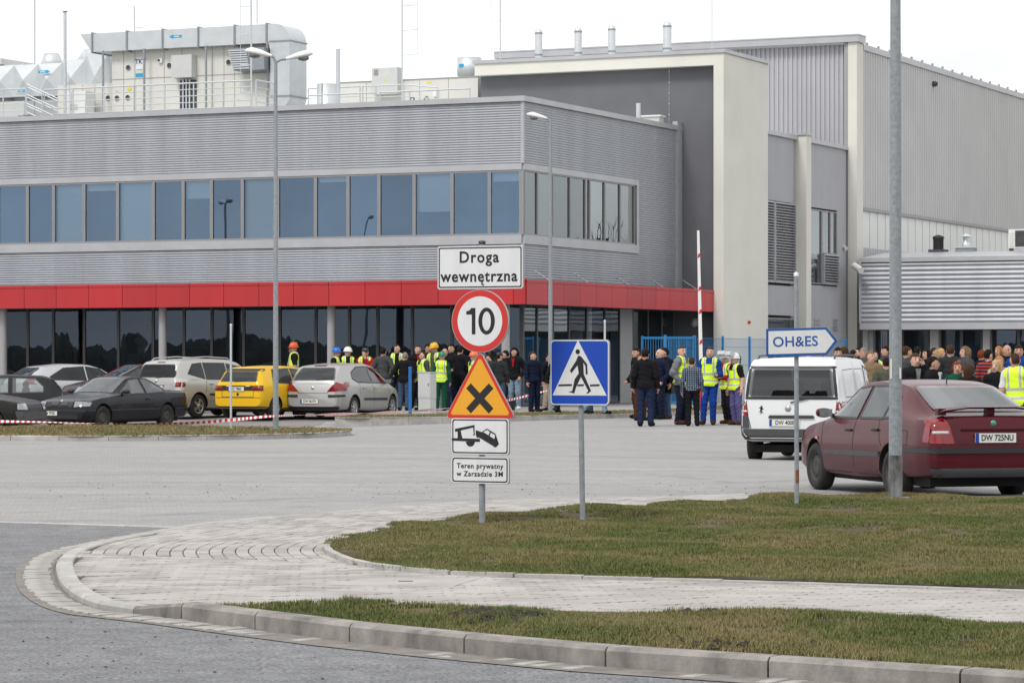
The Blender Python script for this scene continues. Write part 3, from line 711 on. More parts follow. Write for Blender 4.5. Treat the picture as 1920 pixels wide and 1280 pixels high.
# upper windows of the long face (edges read off the photograph)
up = [(-360, -302), (-300, -238), (-236, -186), (-184, -122), (-120, -60), (-58, -6), (-4, 52), (52, 101), (101, 158), (158, 221), (221, 288), (288, 344), (344, 397), (397, 455), (455, 521), (521, 592), (592, 653), (653, 711), (711, 777), (777, 848), (848, 918), (918, 977)]
bl = {(101, 158): 1.0, (221, 288): 1.0, (455, 521): 1.0, (777, 848): 0.62, (-184, -122): 1.0, (-120, -60): 1.0, (158, 221): 0.12, (592, 653): 0.08, (918, 977): 0.15, (344, 397): 0.3}
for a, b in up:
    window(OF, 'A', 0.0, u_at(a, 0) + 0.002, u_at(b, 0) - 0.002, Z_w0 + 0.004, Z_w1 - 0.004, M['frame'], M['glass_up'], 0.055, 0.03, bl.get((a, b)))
# right-hand face
V1 = v_at(1192, 0.0); V2 = v_at(1266, 0.0)
corr('upper_cladding', M['clad'], OF, 'B', 0.0, 0.05, V2, Z_b1, Z_cop, breaks=[v_at(1105, 0)])
corr('lower_cladding', M['clad'], OF, 'B', 0.0, 0.05, V2, 3.5, Z_b0, breaks=[v_at(1105, 0)])
corr('side_cladding', M['clad'], OF, 'B', 0.0, V1 + 0.18, V2, Z_b0, Z_b1)
box('window_head', M['flash'], OF, -0.02, 0.05, 0.02, V1 + 0.18, Z_w1, Z_b1)
box('window_sill', M['flash'], OF, -0.02, 0.06, 0.02, V1 + 0.18, Z_b0, Z_w0)
box('window_jamb', M['flash'], OF, -0.02, 0.05, V1, V1 + 0.18, Z_w0, Z_w1)
box('downpipe_cover', M['flash'], OF, -0.1, 0.09, V2, VR, 3.5, Z_roof + 0.15)
sw = [982, 1007, 1036, 1068, 1097, 1105, 1133, 1162, 1189]
for a, b in zip(sw[:-1], sw[1:]):
    window(OF, 'B', 0.0, max(v_at(a, 0), 0.06) + 0.002, v_at(b, 0) - 0.002, Z_w0 + 0.004, Z_w1 - 0.004, M['frame'], M['glass_side'], 0.045, 0.03, 1.0 if a == 1162 else None)
# red canopy on round columns: each panel its own
CU, CV0, CV1 = 1.4, -2.86, 13.3
zct, zcb = z_at(523, CU, CV0), z_at(570, CU, CV0)
box('canopy_deck', M['dkgrey'], OF, UL, CU - 0.05, CV0 + 0.05, 0.0, zcb + 0.02, zct - 0.06)
box('canopy_deck', M['dkgrey'], OF, 0.02, CU - 0.05, 0.002, CV1, zcb + 0.02, zct - 0.06)
seams = [-420, -355, -292, -230, -170, -110, -74, -15, 46, 106, 167, 230, 293, 356, 420, 486, 551, 617, 685, 753, 822, 892, 963]
us = [u_at(x, CV0) for x in seams] + [CU]
for a, b in zip(us[:-1], us[1:]):
    mb = MB(); mb.box(a + 0.008, b - 0.008, CV0 - 0.02, CV0 + 0.05, zcb, zct - 0.10); mb.box(a + 0.008, b - 0.008, CV0 - 0.035, CV0 + 0.05, zct - 0.095, zct)
    mb.build('red_panel', M['red_panel'], OF)
vs_ = [v_at(x, CU) for x in (987, 1025, 1056, 1087, 1117, 1146, 1175, 1202, 1229, 1255, 1280, 1304, 1321, 1338)]
vs_[0] = CV0 + 0.06
for a, b in zip(vs_[:-1], vs_[1:]):
    mb = MB(); mb.box(CU - 0.05, CU + 0.02, a + 0.008, b - 0.008, zcb, zct - 0.10); mb.box(CU - 0.05, CU + 0.035, a + 0.008, b - 0.008, zct - 0.095, zct)
    mb.build('red_panel', M['red_panel'], OF)
for x in (1058, 1130, 1205, 1268, 1330):
    v = v_at(x, CU) - 0.5
    MB().tube([(0.6, v, zct + 0.33), (CU - 0.2, v, zct - 0.04)], 0.02, 6).build('tie_rod', M['galv'], OF)
for x in (6, 305, 621, 948, -320):
    u = u_at(x, CV0 + 0.5)
    MB().lathe([(0.13, 0.1), (0.13, zcb + 0.04)], (u, CV0 + 0.5, 0), 20).build('column', M['steel_paint'], OF)
# ground floor glazing of the long face
gf = [-330, -262, -200, -140, -78, -12, 52, 100, 158, 222, 287, 345, 397, 457, 525, 592, 655, 708, 773, 847, 918, 977]
ZG0, ZG1 = 0.15, zcb + 0.35
rb = random.Random(3)
for a, b in zip(gf[:-1], gf[1:]):
    window(OF, 'A', 0.0, u_at(a, 0) + 0.002, u_at(b, 0) - 0.002, ZG0, ZG1, M['frame_dk'], M['glass_dn'], 0.045, 0.02)
for x in (142, 432, 745, -150):
    u = u_at(x, 0.4); MB().lathe([(0.15, 0.1), (0.15, 4.2)], (u, 0.45, 0), 14).build('inner_column', M['black'], OF)
mb = MB()
for i in range(60): mb.box(UL, -1.0, 0.62, 0.66, 0.3 + i*0.055, 0.325 + i*0.055)
ob = mb.build('slatted_blind', M['dkgrey'], OF); stuff(ob)
for a, b in zip((981, 1007, 1037, 1067, 1100, 1134), (1007, 1037, 1067, 1100, 1134, 1162)):
    window(OF, 'B', 0.0, max(v_at(a, 0), 0.05) + 0.002, v_at(b, 0) - 0.002, ZG0, ZG1, M['frame_dk'], M['glass_side' if a < 1060 else 'glass_dn'], 0.04, 0.02)
box('corner_post', M['frame_dk'], OF, -0.05, 0.03, -0.03, 0.045, ZG0, ZG1)
MB().lathe([(0.14, 0.1), (0.14, 4.0)], (-0.4, v_at(1102, -0.4), 0), 14).build('inner_column', M['white'], OF)
box('entrance_panel', M['steel_paint'], OF, -0.06, 0.02, v_at(1162, 0) + 0.01, v_at(1185, 0), 0.12, ZG1)
va, vb = v_at(1185, 0), VR + 1.0
box('entrance_recess', M['dkgrey'], OF, -1.0, -0.8, va, vb, 0.12, ZG1)
for x in (1186, 1214, 1240, 1262):
    v = v_at(x, 0); box('door_post', M['frame_dk'], OF, -0.05, 0.02, v, v + 0.07, 0.12, ZG1)
for x0, x1 in ((1188, 1214), (1216, 1240), (1242, 1262)):
    v0, v1 = v_at(x0, 0) + 0.06, v_at(x1, 0)
    MB().add([(-0.02, v0, 0.14), (-0.02, v1, 0.14), (-0.02, v1, ZG1), (-0.02, v0, ZG1)], [(0, 1, 2, 3)]).build('door_pane', M['glass_dn'], OF, fix=False)
# ------------------------------------------------------------------ rendered tower block
TW = fthing('tower_block', 'dark grey rendered block in a cream frame behind the office wing', 'building')
TV = 13.0; TU = 1.79; TL = u_at(890, TV); TB = v_at(1440, TU)
ztt = z_at(92, TU, TV)
ui = u_at(1338, TV)
box('grey_wall', M['grey_render'], TW, TL + 0.06, ui + 0.02, TV + 0.4, TV + 0.7, 0.0, ztt - 0.5)
box('top_beam', M['cream'], TW, TL, ui, TV, TV + 0.5, ztt - 0.55, ztt - 0.13)
box('pillar', M['cream'], TW, ui, TU, TV, TV + 0.5, 0.05, ztt - 0.13)
box('side_wall', M['cream'], TW, ui, TU - 0.002, TV + 0.5, TB, 0.05, ztt - 0.13)
box('rear_wall', M['grey_render'], TW, TL + 0.06, ui, TB - 0.3, TB, 6.0, ztt - 0.13)
box('left_wall', M['grey_render'], TW, TL + 0.06, TL + 0.3, TV + 0.7, TB - 0.3, 6.0, ztt - 0.13)
box('roof', M['ltgrey'], TW, TL + 0.3, ui, TV + 0.7, TB - 0.3, ztt - 0.6, ztt - 0.5)
mb = MB(); mb.box(TL - 0.06, TU + 0.06, TV - 0.06, TV + 0.5, ztt - 0.128, ztt); mb.build('coping', M['flash'], TW)
box('coping', M['flash'], TW, TU - 0.45, TU + 0.06, TV + 0.5, TB + 0.05, ztt - 0.126, ztt + 0.002)
MB().lathe([(0.0, -0.09), (0.14, -0.06), (0.17, 0.0)], (u_at(1302, TV + .4), TV + 0.4, z_at(604, 0.5, TV)), 16, 'y').build('round_lamp', M['ltgrey'], TW)
MB().lathe([(0.0, -0.09), (0.14, -0.06), (0.17, 0.0)], (u_at(1220, TV + .4), TV + 0.4, z_at(604, 0.5, TV)), 16, 'y').build('round_lamp', M['dkgrey'], TW)
v = v_at(1403, TU); z = z_at(604, TU, v)
MB().lathe([(0.06, 0), (0.06, 0.05), (0.04, 0.09), (0, 0.1)], (TU, v, z), 10, 'x').build('alarm_beacon', M['red_sticker'], TW)
uw = u_at(1255, TV + 0.39); MB().tube([(uw, TV + 0.38, 9.4), (uw, TV + 0.38, ztt - 0.5)], 0.008, 5).build('lightning_wire', M['galv_lt'], TW)
for k in range(7): box('wire_clip', M['galv_lt'], TW, uw - 0.02, uw + 0.02, TV + 0.36, TV + 0.4, 9.5 + k * 0.38, 9.53 + k * 0.38)
# ------------------------------------------------------------------ lower annex wall between tower and hall
AN = fthing('link_annex', 'low grey ribbed annex with louvres between cream tower and hall', 'building')
AU = 1.55; AV1 = v_at(1585, AU) + 0.3
zat_ = z_at(250, AU, TB); HV = AV1
va0, va1 = v_at(1480, AU), v_at(1512, 2.0) + 0.5
l0, l1 = v_at(1441, AU), v_at(1486, AU); zl1, zl0 = z_at(383, AU, l1), z_at(532, AU, l1)
w0, w1 = v_at(1519, AU), v_at(1568, AU); zw1, zw0 = z_at(398, AU, w1), z_at(535, AU, w1)
ribs('ribbed_wall', M['clad_v'], AN, 'B', AU, TB, va0 + 0.4, zl1 + 0.03, zat_, 0.12, 0.03)
ribs('ribbed_wall', M['clad_v'], AN, 'B', AU, TB, va0 + 0.4, z_at(592, AU, l1), zl0 - 0.1, 0.12, 0.03)
ribs('ribbed_wall', M['clad_v'], AN, 'B', AU, va1 - 0.2, AV1, zw1 + 0.06, zat_, 0.14, 0.03)
ribs('ribbed_wall', M['clad_v'], AN, 'B', AU, w1 + 0.05, AV1, 0.1, zw1 + 0.06, 0.14, 0.03)
ribs('ribbed_wall', M['clad_v'], AN, 'B', AU, va1 - 0.2, w1 + 0.05, 0.1, zw0 - 0.05, 0.14, 0.03)
box('backing_wall', M['dkgrey'], AN, AU - 0.4, AU - 0.25, TB, AV1, 0.1, zat_ - 0.1)
box('coping', M['flash'], AN, AU - 0.4, AU + 0.12, TB + 0.06, AV1, zat_, zat_ + 0.16)
pv = v_at(1512, 2.0); box('pier', M['cream'], AN, AU - 0.2, 2.0, pv, pv + 0.55, 0.1, zat_ + 0.17)
box('pier_cap', M['flash'], AN, AU - 0.25, 2.05, pv - 0.05, pv + 0.6, zat_ + 0.172, zat_ + 0.26)
def louvre(parent, v0, v1, z0, z1, u):
    box('louvre_back', M['frame_dk'], parent, u - 0.12, u - 0.08, v0, v1, z0, z1)
    mb = MB(); mb.box(u - 0.08, u + 0.05, v0, v0 + 0.05, z0, z1); mb.box(u - 0.08, u + 0.05, v1 - 0.05, v1, z0, z1)
    mb.box(u - 0.08, u + 0.06, v0 + 0.052, v1 - 0.052, z0, z0 + 0.05); mb.box(u - 0.08, u + 0.06, v0 + 0.052, v1 - 0.052, z1 - 0.05, z1)
    mb.build('louvre_frame', M['flash'], parent)
    n = int((z1 - z0 - 0.12) / 0.10)
    sl = None
    for i in range(n):
        z = z0 + 0.06 + i * (z1 - z0 - 0.12) / n
        if sl is None:
            o = MB().prism([(-0.06, 0.06), (-0.055, 0.075), (0.045, 0.015), (0.045, 0.0)], 'y', v0 + 0.055, v1 - 0.055).build('louvre_slat', M['flash'], parent); sl = o.data
        else: o = link('louvre_slat', sl, parent)
        o.location = (u, 0, z)
lm = v_at(1452, AU)
louvre(AN, l0 - 0.6, lm - 0.05, zl0, zl1, AU); louvre(AN, lm, l1 + 0.3, zl0, zl1, AU)
vm = v_at(1540, AU)
window(AN, 'B', AU, w0 - 0.5, vm - 0.02, zw0, zw1, M['frame'], M['glass_side'], 0.05, 0.03)
zmid = z_at(478, AU, w1)
window(AN, 'B', AU, vm + 0.02, v_at(1556, AU), zmid, zw1, M['frame'], M['glass_side'], 0.05, 0.03)
window(AN, 'B', AU, v_at(1556, AU) + 0.01, w1, zmid, zw1, M['frame'], M['glass_side'], 0.05, 0.03)
louvre(AN, vm, w1, zw0, zmid - 0.02, AU + 0.08)
window(AN, 'B', AU, l0 - 0.5, l1 + 0.3, 0.2, z_at(597, AU, l1), M['frame'], M['glass_dn'], 0.05, 0.03)
for x in (1530, 1564):
    v = v_at(x, AU); z = z_at(608, AU, v)
    mb = MB(); 
    for k in range(4): mb.box(AU + 0.02, AU + 0.06, v - 0.28, v + 0.28, z - 0.25 + k*0.13, z - 0.18 + k*0.13)
    mb.build('vent_grille', M['flash'], AN)
# ------------------------------------------------------------------ production hall
HL = fthing('production_hall', 'tall grey ribbed production hall with cream corner pillar', 'building')
PU0, PU1 = u_at(1590, HV - 0.15), u_at(1609, HV - 0.15)
zh = z_at(66, PU1, HV); HUL = u_at(934, HV)
ribs('front_cladding', M['clad_v'], HL, 'A', HV, HUL, PU0 - 0.02, zat_ - 1.0, zh - 0.35, 0.195, 0.055)
box('corner_pillar', M['cream'], HL, PU0 + 0.05, PU1, HV - 0.3, HV + 0.5, 0.05, zh - 0.3)
box('pillar_return', M['steel_paint'], HL, PU0 - 0.12, PU0 + 0.05, HV - 0.25, HV + 0.1, 0.05, zh - 0.3)
mb = MB(); mb.box(HUL, PU1 + 0.1, HV - 0.4, HV + 0.5, zh - 0.298, zh - 0.05); mb.box(HUL, PU1 + 0.12, HV - 0.42, HV + 0.5, zh - 0.048, zh); mb.build('coping', M['flash'], HL)
HR = PU1 - 0.08; HVE = HV + 62
zrib0 = lambda y=388: z_at(388, HR, HV)
ztr = z_at(80, HR, HV)
ribs('side_cladding', M['clad_f'], HL, 'B', HR, HV + 0.5, HVE, zrib0(), ztr - 0.25, 0.32, 0.05)
box('side_coping', M['flash'], HL, HR - 0.3, HR + 0.1, HV + 0.52, HVE, ztr - 0.25, ztr - 0.02)
for k in range(40):
    v = HV + 1.2 + k * 1.5
    MB().tube([(HR, v, ztr - 0.05), (HR, v, ztr + 0.10)], 0.05, 6).build('roof_clip', M['galv'], HL)
box('drip_edge', M['frame'], HL, HR - 0.05, HR + 0.1, HV + 0.52, HVE, zrib0() - 0.12, zrib0() + 0.002)
ztl = z_at(463, HR, HV)
v = HV + 0.52; pme = None
while v < HV + 42:
    if pme is None:
        o = box('panel', mat('translucent_panel', (0.66, 0.67, 0.64), 0.35, 0, 0.05, 1.2), HL, HR - 0.06, HR, 0.03, 1.0, ztl, zrib0() - 0.12); pme = o.data
    else: o = link('panel', pme, HL)
    o.location = (0, v, 0); v += 1.03
box('mullion_backing', M['frame_dk'], HL, HR - 0.12, HR - 0.065, HV + 0.5, HVE, ztl, zrib0() - 0.12)
ribs('base_cladding', M['clad_v'], HL, 'B', HR, HV + 0.5, HVE, 0.1, ztl - 0.002, 0.32, 0.03)
box('roof', M['ltgrey'], HL, HUL, HR - 0.3, HV + 0.5, HVE, ztr - 0.7, ztr - 0.5)
box('left_wall', M['clad_f'], HL, HUL, HUL + 0.2, HV + 0.5, HVE, 0.1, zh - 0.3)
v = v_at(1747, HR); MB().lathe([(0.12, 0), (0.12, 0.14), (0.08, 0.2)], (HR + 0.04, v, z_at(158, HR, v)), 10, 'x').build('wall_lamp', M['dkgrey'], HL)
def camera_box(x, y, u, v, name='security_camera', label=None, big=1.0):
    z = z_at(y, u, v); p = W(u, v, z)
    t = thing(name, label, 'camera', p, TH)
    MB().tube([(0, 0.25, 0), (0, 0.02, 0.0)], 0.03, 6).build('bracket', M['white'], t)
    MB().tube([(-0.05, -0.02, -0.02), (0.22*big, -0.22*big, -0.14*big)], 0.085*big, 8).build('housing', M['white_dirty'], t)
# ------------------------------------------------------------------ entrance pavilion
PV = fthing('entrance_pavilion', 'low flat pavilion with broad silver corrugated fascia and dark glazing', 'building')
QV = HV - 1.2; QU0 = u_at(1613, QV); QU1 = u_at(2250, QV)
zq = lambda y: z_at(y, QU0, QV)
corr('fascia', M['clad'], PV, 'A', QV, QU0 + 0.05, QU1, zq(606), zq(493), 0.185, 0.05, breaks=[u_at(1800, QV)])
box('fascia_top', M['flash'], PV, QU0, QU1, QV - 0.08, QV + 0.3, zq(492), zq(484))
box('fascia_bottom', M['flash'], PV, QU0, QU1, QV - 0.08, QV + 0.3, zq(618), zq(606))
box('fascia_edge', M['flash'], PV, QU0 - 0.02, QU0 + 0.06, QV - 0.09, QV + 0.25, zq(606) + 0.002, zq(492) - 0.002)
box('roof', M['flash'], PV, QU0, QU1, QV + 0.3, QV + 12, zq(484) - 0.3, zq(484) - 0.05)
mb = MB().add([(QU0, QV + 0.02, zq(484) + 0.002), (QU1, QV + 0.02, zq(484) + 0.002), (QU1, QV + 3.2, zq(469)), (QU0, QV + 3.2, zq(469))], [(0, 1, 2, 3)]); mb.build('roof_slope', M['flash'], PV)
box('side_wall', M['steel_paint'], PV, QU0, QU0 + 0.2, QV + 0.3, QV + 2, 0.1, zq(490))
box('ceiling', M['dkgrey'], PV, QU0 + 0.2, QU1, QV + 0.3, QV + 4, zq(618), zq(610))
box('dark_back', M['dark_int'], PV, QU0, QU1, QV + 3.5, QV + 3.7, 0.1, zq(600))
for x0, x1 in ((1624, 1638), (1745, 1761), (1844, 1857), (1960, 1975)):
    a, b = u_at(x0, QV + 0.6), u_at(x1, QV + 0.6)
    box('post', M['steel_paint'], PV, a, b, QV + 0.5, QV + 0.8, 0.12, zq(617))
xs_ = [1640, 1692, 1743, 1763, 1803, 1842, 1859, 1910, 1958, 1977, 2040, 2110]
for a, b in zip(xs_[:-1], xs_[1:]):
    if b - a < 25: continue
    window(PV, 'A', QV + 1.0, u_at(a, QV + 1), u_at(b, QV + 1) - 0.002, 0.15, zq(617), M['frame_dk'], M['glass_dn'], 0.06, 0.03)
# things on and about the pavilion
def put(u, v, z): return W(u, v, z)
zr = zq(469) + 0.0
uv = u_at(1754, QV + 3); p = put(uv, QV + 3.4, zr - 0.2)
t = thing('roof_ventilator', 'black round roof ventilator on square box above the pavilion', 'ventilator', p, TH)
box('base_box', M['dkgrey'], t, -0.33, 0.33, -0.3, 0.3, -0.1, 0.3)
MB().lathe([(0.21, 0.3), (0.21, 0.72), (0.24, 0.75), (0.22, 0.82), (0.08, 0.88), (0, 0.89)], (0, 0, 0), 16).build('drum', M['black'], t)
uv = u_at(1806, QV + 3); p = put(uv, QV + 3.4, zr - 0.2)
t = thing('roof_ventilator', 'silver roof ventilator with conical cap on the pavilion', 'ventilator', p, TH)
box('base_box', M['galv'], t, -0.36, 0.36, -0.3, 0.3, -0.1, 0.34); box('base_lid', M['galv_lt'], t, -0.40, 0.40, -0.34, 0.34, 0.342, 0.40)
MB().lathe([(0.17, 0.4), (0.17, 0.55), (0.12, 0.58), (0.12, 0.80)], (0, 0, 0), 14).build('neck', M['galv_lt'], t)
MB().lathe([(0.26, 0.80), (0.0, 0.93)], (0, 0, 0), 14).build('cap', M['galv_lt'], t)
uv = u_at(1908, QV + 3); p = put(uv, QV + 3.4, zr - 0.2)
t = thing('air_conditioner', 'white air conditioner unit with fan grille on the pavilion roof', 'air conditioner', p, TH)
box('casing', M['white_dirty'], t, -0.42, 0.42, -0.2, 0.2, 0.3, 1.05); box('grille_panel', M['dkgrey'], t, -0.15, 0.36, -0.215, -0.2, 0.36, 0.99)
for k in range(6): box('louvre_slat', M['white_dirty'], t, -0.36, -0.2, -0.222, -0.2, 0.38 + k*0.1, 0.43 + k*0.1)
MB().lathe([(0.2, -0.23), (0.2, -0.216)], (0.1, 0, 0.68), 18, 'y').build('fan_ring', M['frame'], t)
for sx in (-0.36, 0.36): box('foot', M['dkgrey'], t, sx - 0.04, sx + 0.04, -0.2, 0.2, -0.1, 0.3)
camera_box(1606, 497, QU0 - 0.1, QV - 0.3, 'security_camera', 'white security camera on the left end of the pavilion fascia', 1.6)
camera_box(1588, 460, PU0 - 0.1, HV - 0.5, 'security_camera', 'small white security camera on the grey strip of the pillar', 1.0)
# ------------------------------------------------------------------ flues behind the tower
fl_g = 'silver flues behind the cream tower frame'
for i, (x, yt, w, lab) in enumerate(((1010, 56, 14, 'leftmost of the four silver flues above the cream frame'), (1084, 53, 14, 'second silver flue from the left above the cream frame'), (1147, 49, 14, 'third silver flue from the left above the cream frame'), (1251, 43, 16, 'rightmost and tallest silver flue above the cream frame'))):
    v = TB - 1.6; u = u_at(x, v); r = w / 2 * dep(u, v) / FPX; z1 = z_at(yt, u, v); zb = ztt - 0.5
    t = thing('flue', lab, 'flue', W(u, v, zb), TH, fl_g)
    MB().lathe([(r, 0), (r, z1 - zb - 0.12), (r*0.8, z1 - zb), (0, z1 - zb)], (0, 0, 0), 16).build('pipe', M['galv_lt'], t)
    MB().lathe([(r*1.06, 0.9), (r*1.06, 0.96)], (0, 0, 0), 16).build('joint_band', M['galv'], t)
    MB().lathe([(r*1.06, z1 - zb - 0.17), (r*1.06, z1 - zb - 0.11)], (0, 0, 0), 16).build('joint_band', M['galv'], t)
# ================================================================== PLANT ON THE OFFICE ROOF
ZR = Z_roof - 0.35
def sticker(parent, u, v, z, w, h, m, name='sticker', arrow=0):
    pts = [(u - w/2, z - h/2), (u + w/2, z - h/2), (u + w/2, z + h/2), (u - w/2, z + h/2)]
    if arrow > 0: pts = [(u - w/2, z - h*.3), (u + w*.2, z - h*.3), (u + w*.2, z - h/2), (u + w/2, z), (u + w*.2, z + h/2), (u + w*.2, z + h*.3), (u - w/2, z + h*.3)]
    if arrow < 0: pts = [(u + w/2, z - h*.3), (u - w*.2, z - h*.3), (u - w*.2, z - h/2), (u - w/2, z), (u - w*.2, z + h/2), (u - w*.2, z + h*.3), (u + w/2, z + h*.3)]
    o = MB().prism(pts, 'y', v - 0.006, v).build(name, m, parent)
    if arrow:
        mb = MB(); x = u - w*0.12*(1 if arrow > 0 else -1)
        for k in range(4): mb.box(x - w*.2 + k*w*.1, x - w*.2 + k*w*.1 + w*.07, v - 0.009, v - 0.0065, z - h*.13, z + h*.13)
        mb.build('print', M['white'], o)
    return o
# --- the big air handling unit
AVv = 3.2
a0, a1 = u_at(210, AVv), u_at(508, AVv); am = u_at(108, AVv)
ztop = z_at(95, a0, AVv); zbase = ZR + 0.35; zhalf = z_at(156, a0, AVv)
AH = fthing('air_handling_unit', 'long cream air handling unit with portholes on the office roof', 'air handling unit')
box('casing', M['ahu'], AH, a0, a1, AVv, AVv + 2.2, zbase, ztop)
box('lower_casing', M['ahu'], AH, am, a0 - 0.01, AVv, AVv + 2.0, zbase, zhalf)
box('base_frame', M['galv_lt'], AH, am - 0.1, a1 + 0.05, AVv - 0.05, AVv + 2.2, ZR, zbase - 0.003)
box('top_rail', M['galv'], AH, a0 - 0.02, a1 + 0.02, AVv - 0.03, AVv + 2.2, ztop + 0.002, ztop + 0.04)
zh2 = z_at(150, a0, AVv)
box('middle_seam', M['ahu_dk'], AH, a0, a1, AVv - 0.012, AVv, zh2 - 0.012, zh2 + 0.012)
for x in (232, 253, 272, 308, 341, 398, 420, 440): 
    u = u_at(x, AVv); box('panel_seam', M['ahu_dk'], AH, u - 0.008, u + 0.008, AVv - 0.010, AVv, zbase + 0.02, ztop - 0.02)
for x in (130, 155, 178): 
    u = u_at(x, AVv); box('panel_seam', M['ahu_dk'], AH, u - 0.008, u + 0.008, AVv - 0.010, AVv, zbase + 0.02, zhalf - 0.02)
for x, y in ((241, 127), (318, 123), (429, 117), (220, 184), (240, 183), (203, 184)):
    u = u_at(x, AVv); z = z_at(y, u, AVv)
    MB().lathe([(0.085, -0.03), (0.11, -0.02), (0.11, 0.0)], (u, AVv, z), 16, 'y').build('porthole_ring', M['ltgrey'], AH)
    MB().lathe([(0.0, -0.012), (0.085, -0.012)], (u, AVv, z), 16, 'y').build('porthole_glass', M['dkgrey'], AH)
for x, y in ((221, 114), (429, 103), (220, 170)):
    u = u_at(x, AVv); MB().lathe([(0.03, -0.012), (0.05, -0.012), (0.05, 0)], (u, AVv, z_at(y, u, AVv)), 12, 'y').build('gauge', M['white'], AH)
u0_, u1_ = u_at(331, AVv), u_at(369, AVv); box('control_cabinet', M['ltgrey'], AH, u0_, u1_, AVv - 0.35, AVv - 0.002, z_at(148, u0_, AVv), z_at(106, u0_, AVv))
box('cabinet_recess', M['dkgrey'], AH, u0_ + 0.15, u1_, AVv - 0.03, AVv - 0.013, zbase + 0.05, z_at(152, u0_, AVv))
for k in range(3): u = u0_ + 0.3 + k*0.13; MB().tube([(u, AVv - 0.06, zbase + 0.02), (u, AVv - 0.06, z_at(150, u0_, AVv))], 0.035, 6).build('conduit', M['galv_lt'], AH)
ux = u_at(301, AVv); zx = z_at(114, ux, AVv); box('isolator_switch', M['white'], AH, ux - 0.05, ux + 0.1, AVv - 0.08, AVv - 0.012, zx - 0.08, zx + 0.08); box('switch_knob', M['black'], AH, ux - 0.045, ux + 0.02, AVv - 0.11, AVv - 0.082, zx - 0.03, zx + 0.04)
ut = u_at(264, AVv); zt_ = z_at(119, ut, AVv); sticker(AH, ut, AVv - 0.012, zt_, 0.36, 0.42, M['white'], 'maker_plate')
m_tk = mat('plate_lettering_blue', (0.02, 0.06, 0.28), 0.5)
tk = text_obj('lettering', 'TKT', 0.24, m_tk, AH, 0.004, 0.002); tk.location = (ut, AVv - 0.022, zt_ + 0.05)
sticker(AH, u_at(263, AVv), AVv - 0.012, z_at(141, ut, AVv), 0.36, 0.12, M['sky_sticker'], 'flow_sticker')
sticker(AH, u_at(243, AVv), AVv - 0.012, z_at(166, ut, AVv), 0.14, 0.12, M['yellow_sticker'], 'warning_sticker')
# slanting intake hood with slats at the right end
h0, h1 = u_at(450, AVv), u_at(485, AVv); zz0, zz1 = z_at(136, h0, AVv), z_at(95, h0, AVv)
MB().prism([(h0 + 0.1, zz0), (h1 + 0.55, zz0), (h1 + 0.55, zz1), (h0 - 0.1, zz1)], 'y', AVv - 0.6, AVv - 0.012).build('intake_hood', M['galv'], AH)
for k in range(9):
    f = k / 9.0; z = zz1 - 0.05 - f * (zz1 - zz0 - 0.06)
    MB().box(h0 - 0.08 + f*0.19, h1 - 0.1 + f*0.12, AVv - 0.66, AVv - 0.602, z - 0.045, z).build('louvre_slat', M['galv_lt'], AH)
# --- the overhead duct with its U-bend
DK = fthing('air_duct', 'galvanised rectangular duct with rounded bend above the air handling unit', 'duct')
Dv0, Dv1 = AVv - 0.3, AVv + 1.1
d0, d1 = u_at(173, Dv0), u_at(500, Dv0); zd1, zd0 = z_at(45.5, d1, Dv0), z_at(81, d1, Dv0)
cut = [u_at(x, Dv0) for x in (173, 238, 305, 372, 440, 500)]
dm = None
for a, b in zip(cut[:-1], cut[1:]): MB().box(a, b - 0.004, Dv0, Dv1, zd0, zd1).build('duct_section', M['galv_lt'], DK)
for x in cut: box('flange', M['galv'], DK, x - 0.03, x + 0.026, Dv0 - 0.04, Dv1 + 0.04, zd0 - 0.04, zd1 + 0.04)
MB().prism([(d0 - 0.034, zd0), (d0 - 0.034, zd1), (d0 - 0.5, zd1)], 'y', Dv0, Dv1).build('outlet_hood', M['galv_lt'], DK)
e0_, e1_, e2_ = d1 + 0.03, u_at(514, Dv0), u_at(575, Dv1 - 0.2)
zb_ = ZR + 0.50; Rb = e2_ - e1_
outer_ = [(e0_, zd1)] + [(e2_ - Rb + Rb*math.sin(R(a)), zd1 - Rb + Rb*math.cos(R(a))) for a in range(0, 91, 10)]
outer_ += [(e2_ - Rb + Rb*math.cos(R(a)), zb_ + Rb*0.8 - Rb*0.8*math.sin(R(a))) for a in range(0, 91, 10)]
inner_ = [(e1_ - 0.15, zb_), (e1_ - 0.15, zd0 - 0.3), (e1_ - 0.2, zd0 - 0.08), (e0_, zd0)]
MB().prism(outer_ + inner_, 'y', Dv0, Dv1 - 0.2).build('duct_bend', M['galv_lt'], DK)
for zf in (zd1 - Rb, zb_ + Rb*0.8): box('flange', M['galv'], DK, e1_ - 0.18, e2_ + 0.03, Dv0 - 0.03, Dv1 - 0.17, zf - 0.02, zf + 0.02)
ua = u_at(329, Dv0); sticker(DK, ua, Dv0, z_at(69, ua, Dv0), 0.5, 0.16, M['sky_sticker'], 'flow_arrow', -1)
for x in (194, 271, 387, 502):
    u = u_at(x, Dv0); box('support', M['galv'], DK, u - 0.03, u + 0.03, Dv0 - 0.05, Dv0 + 0.0, ZR, zd0 + 0.02)
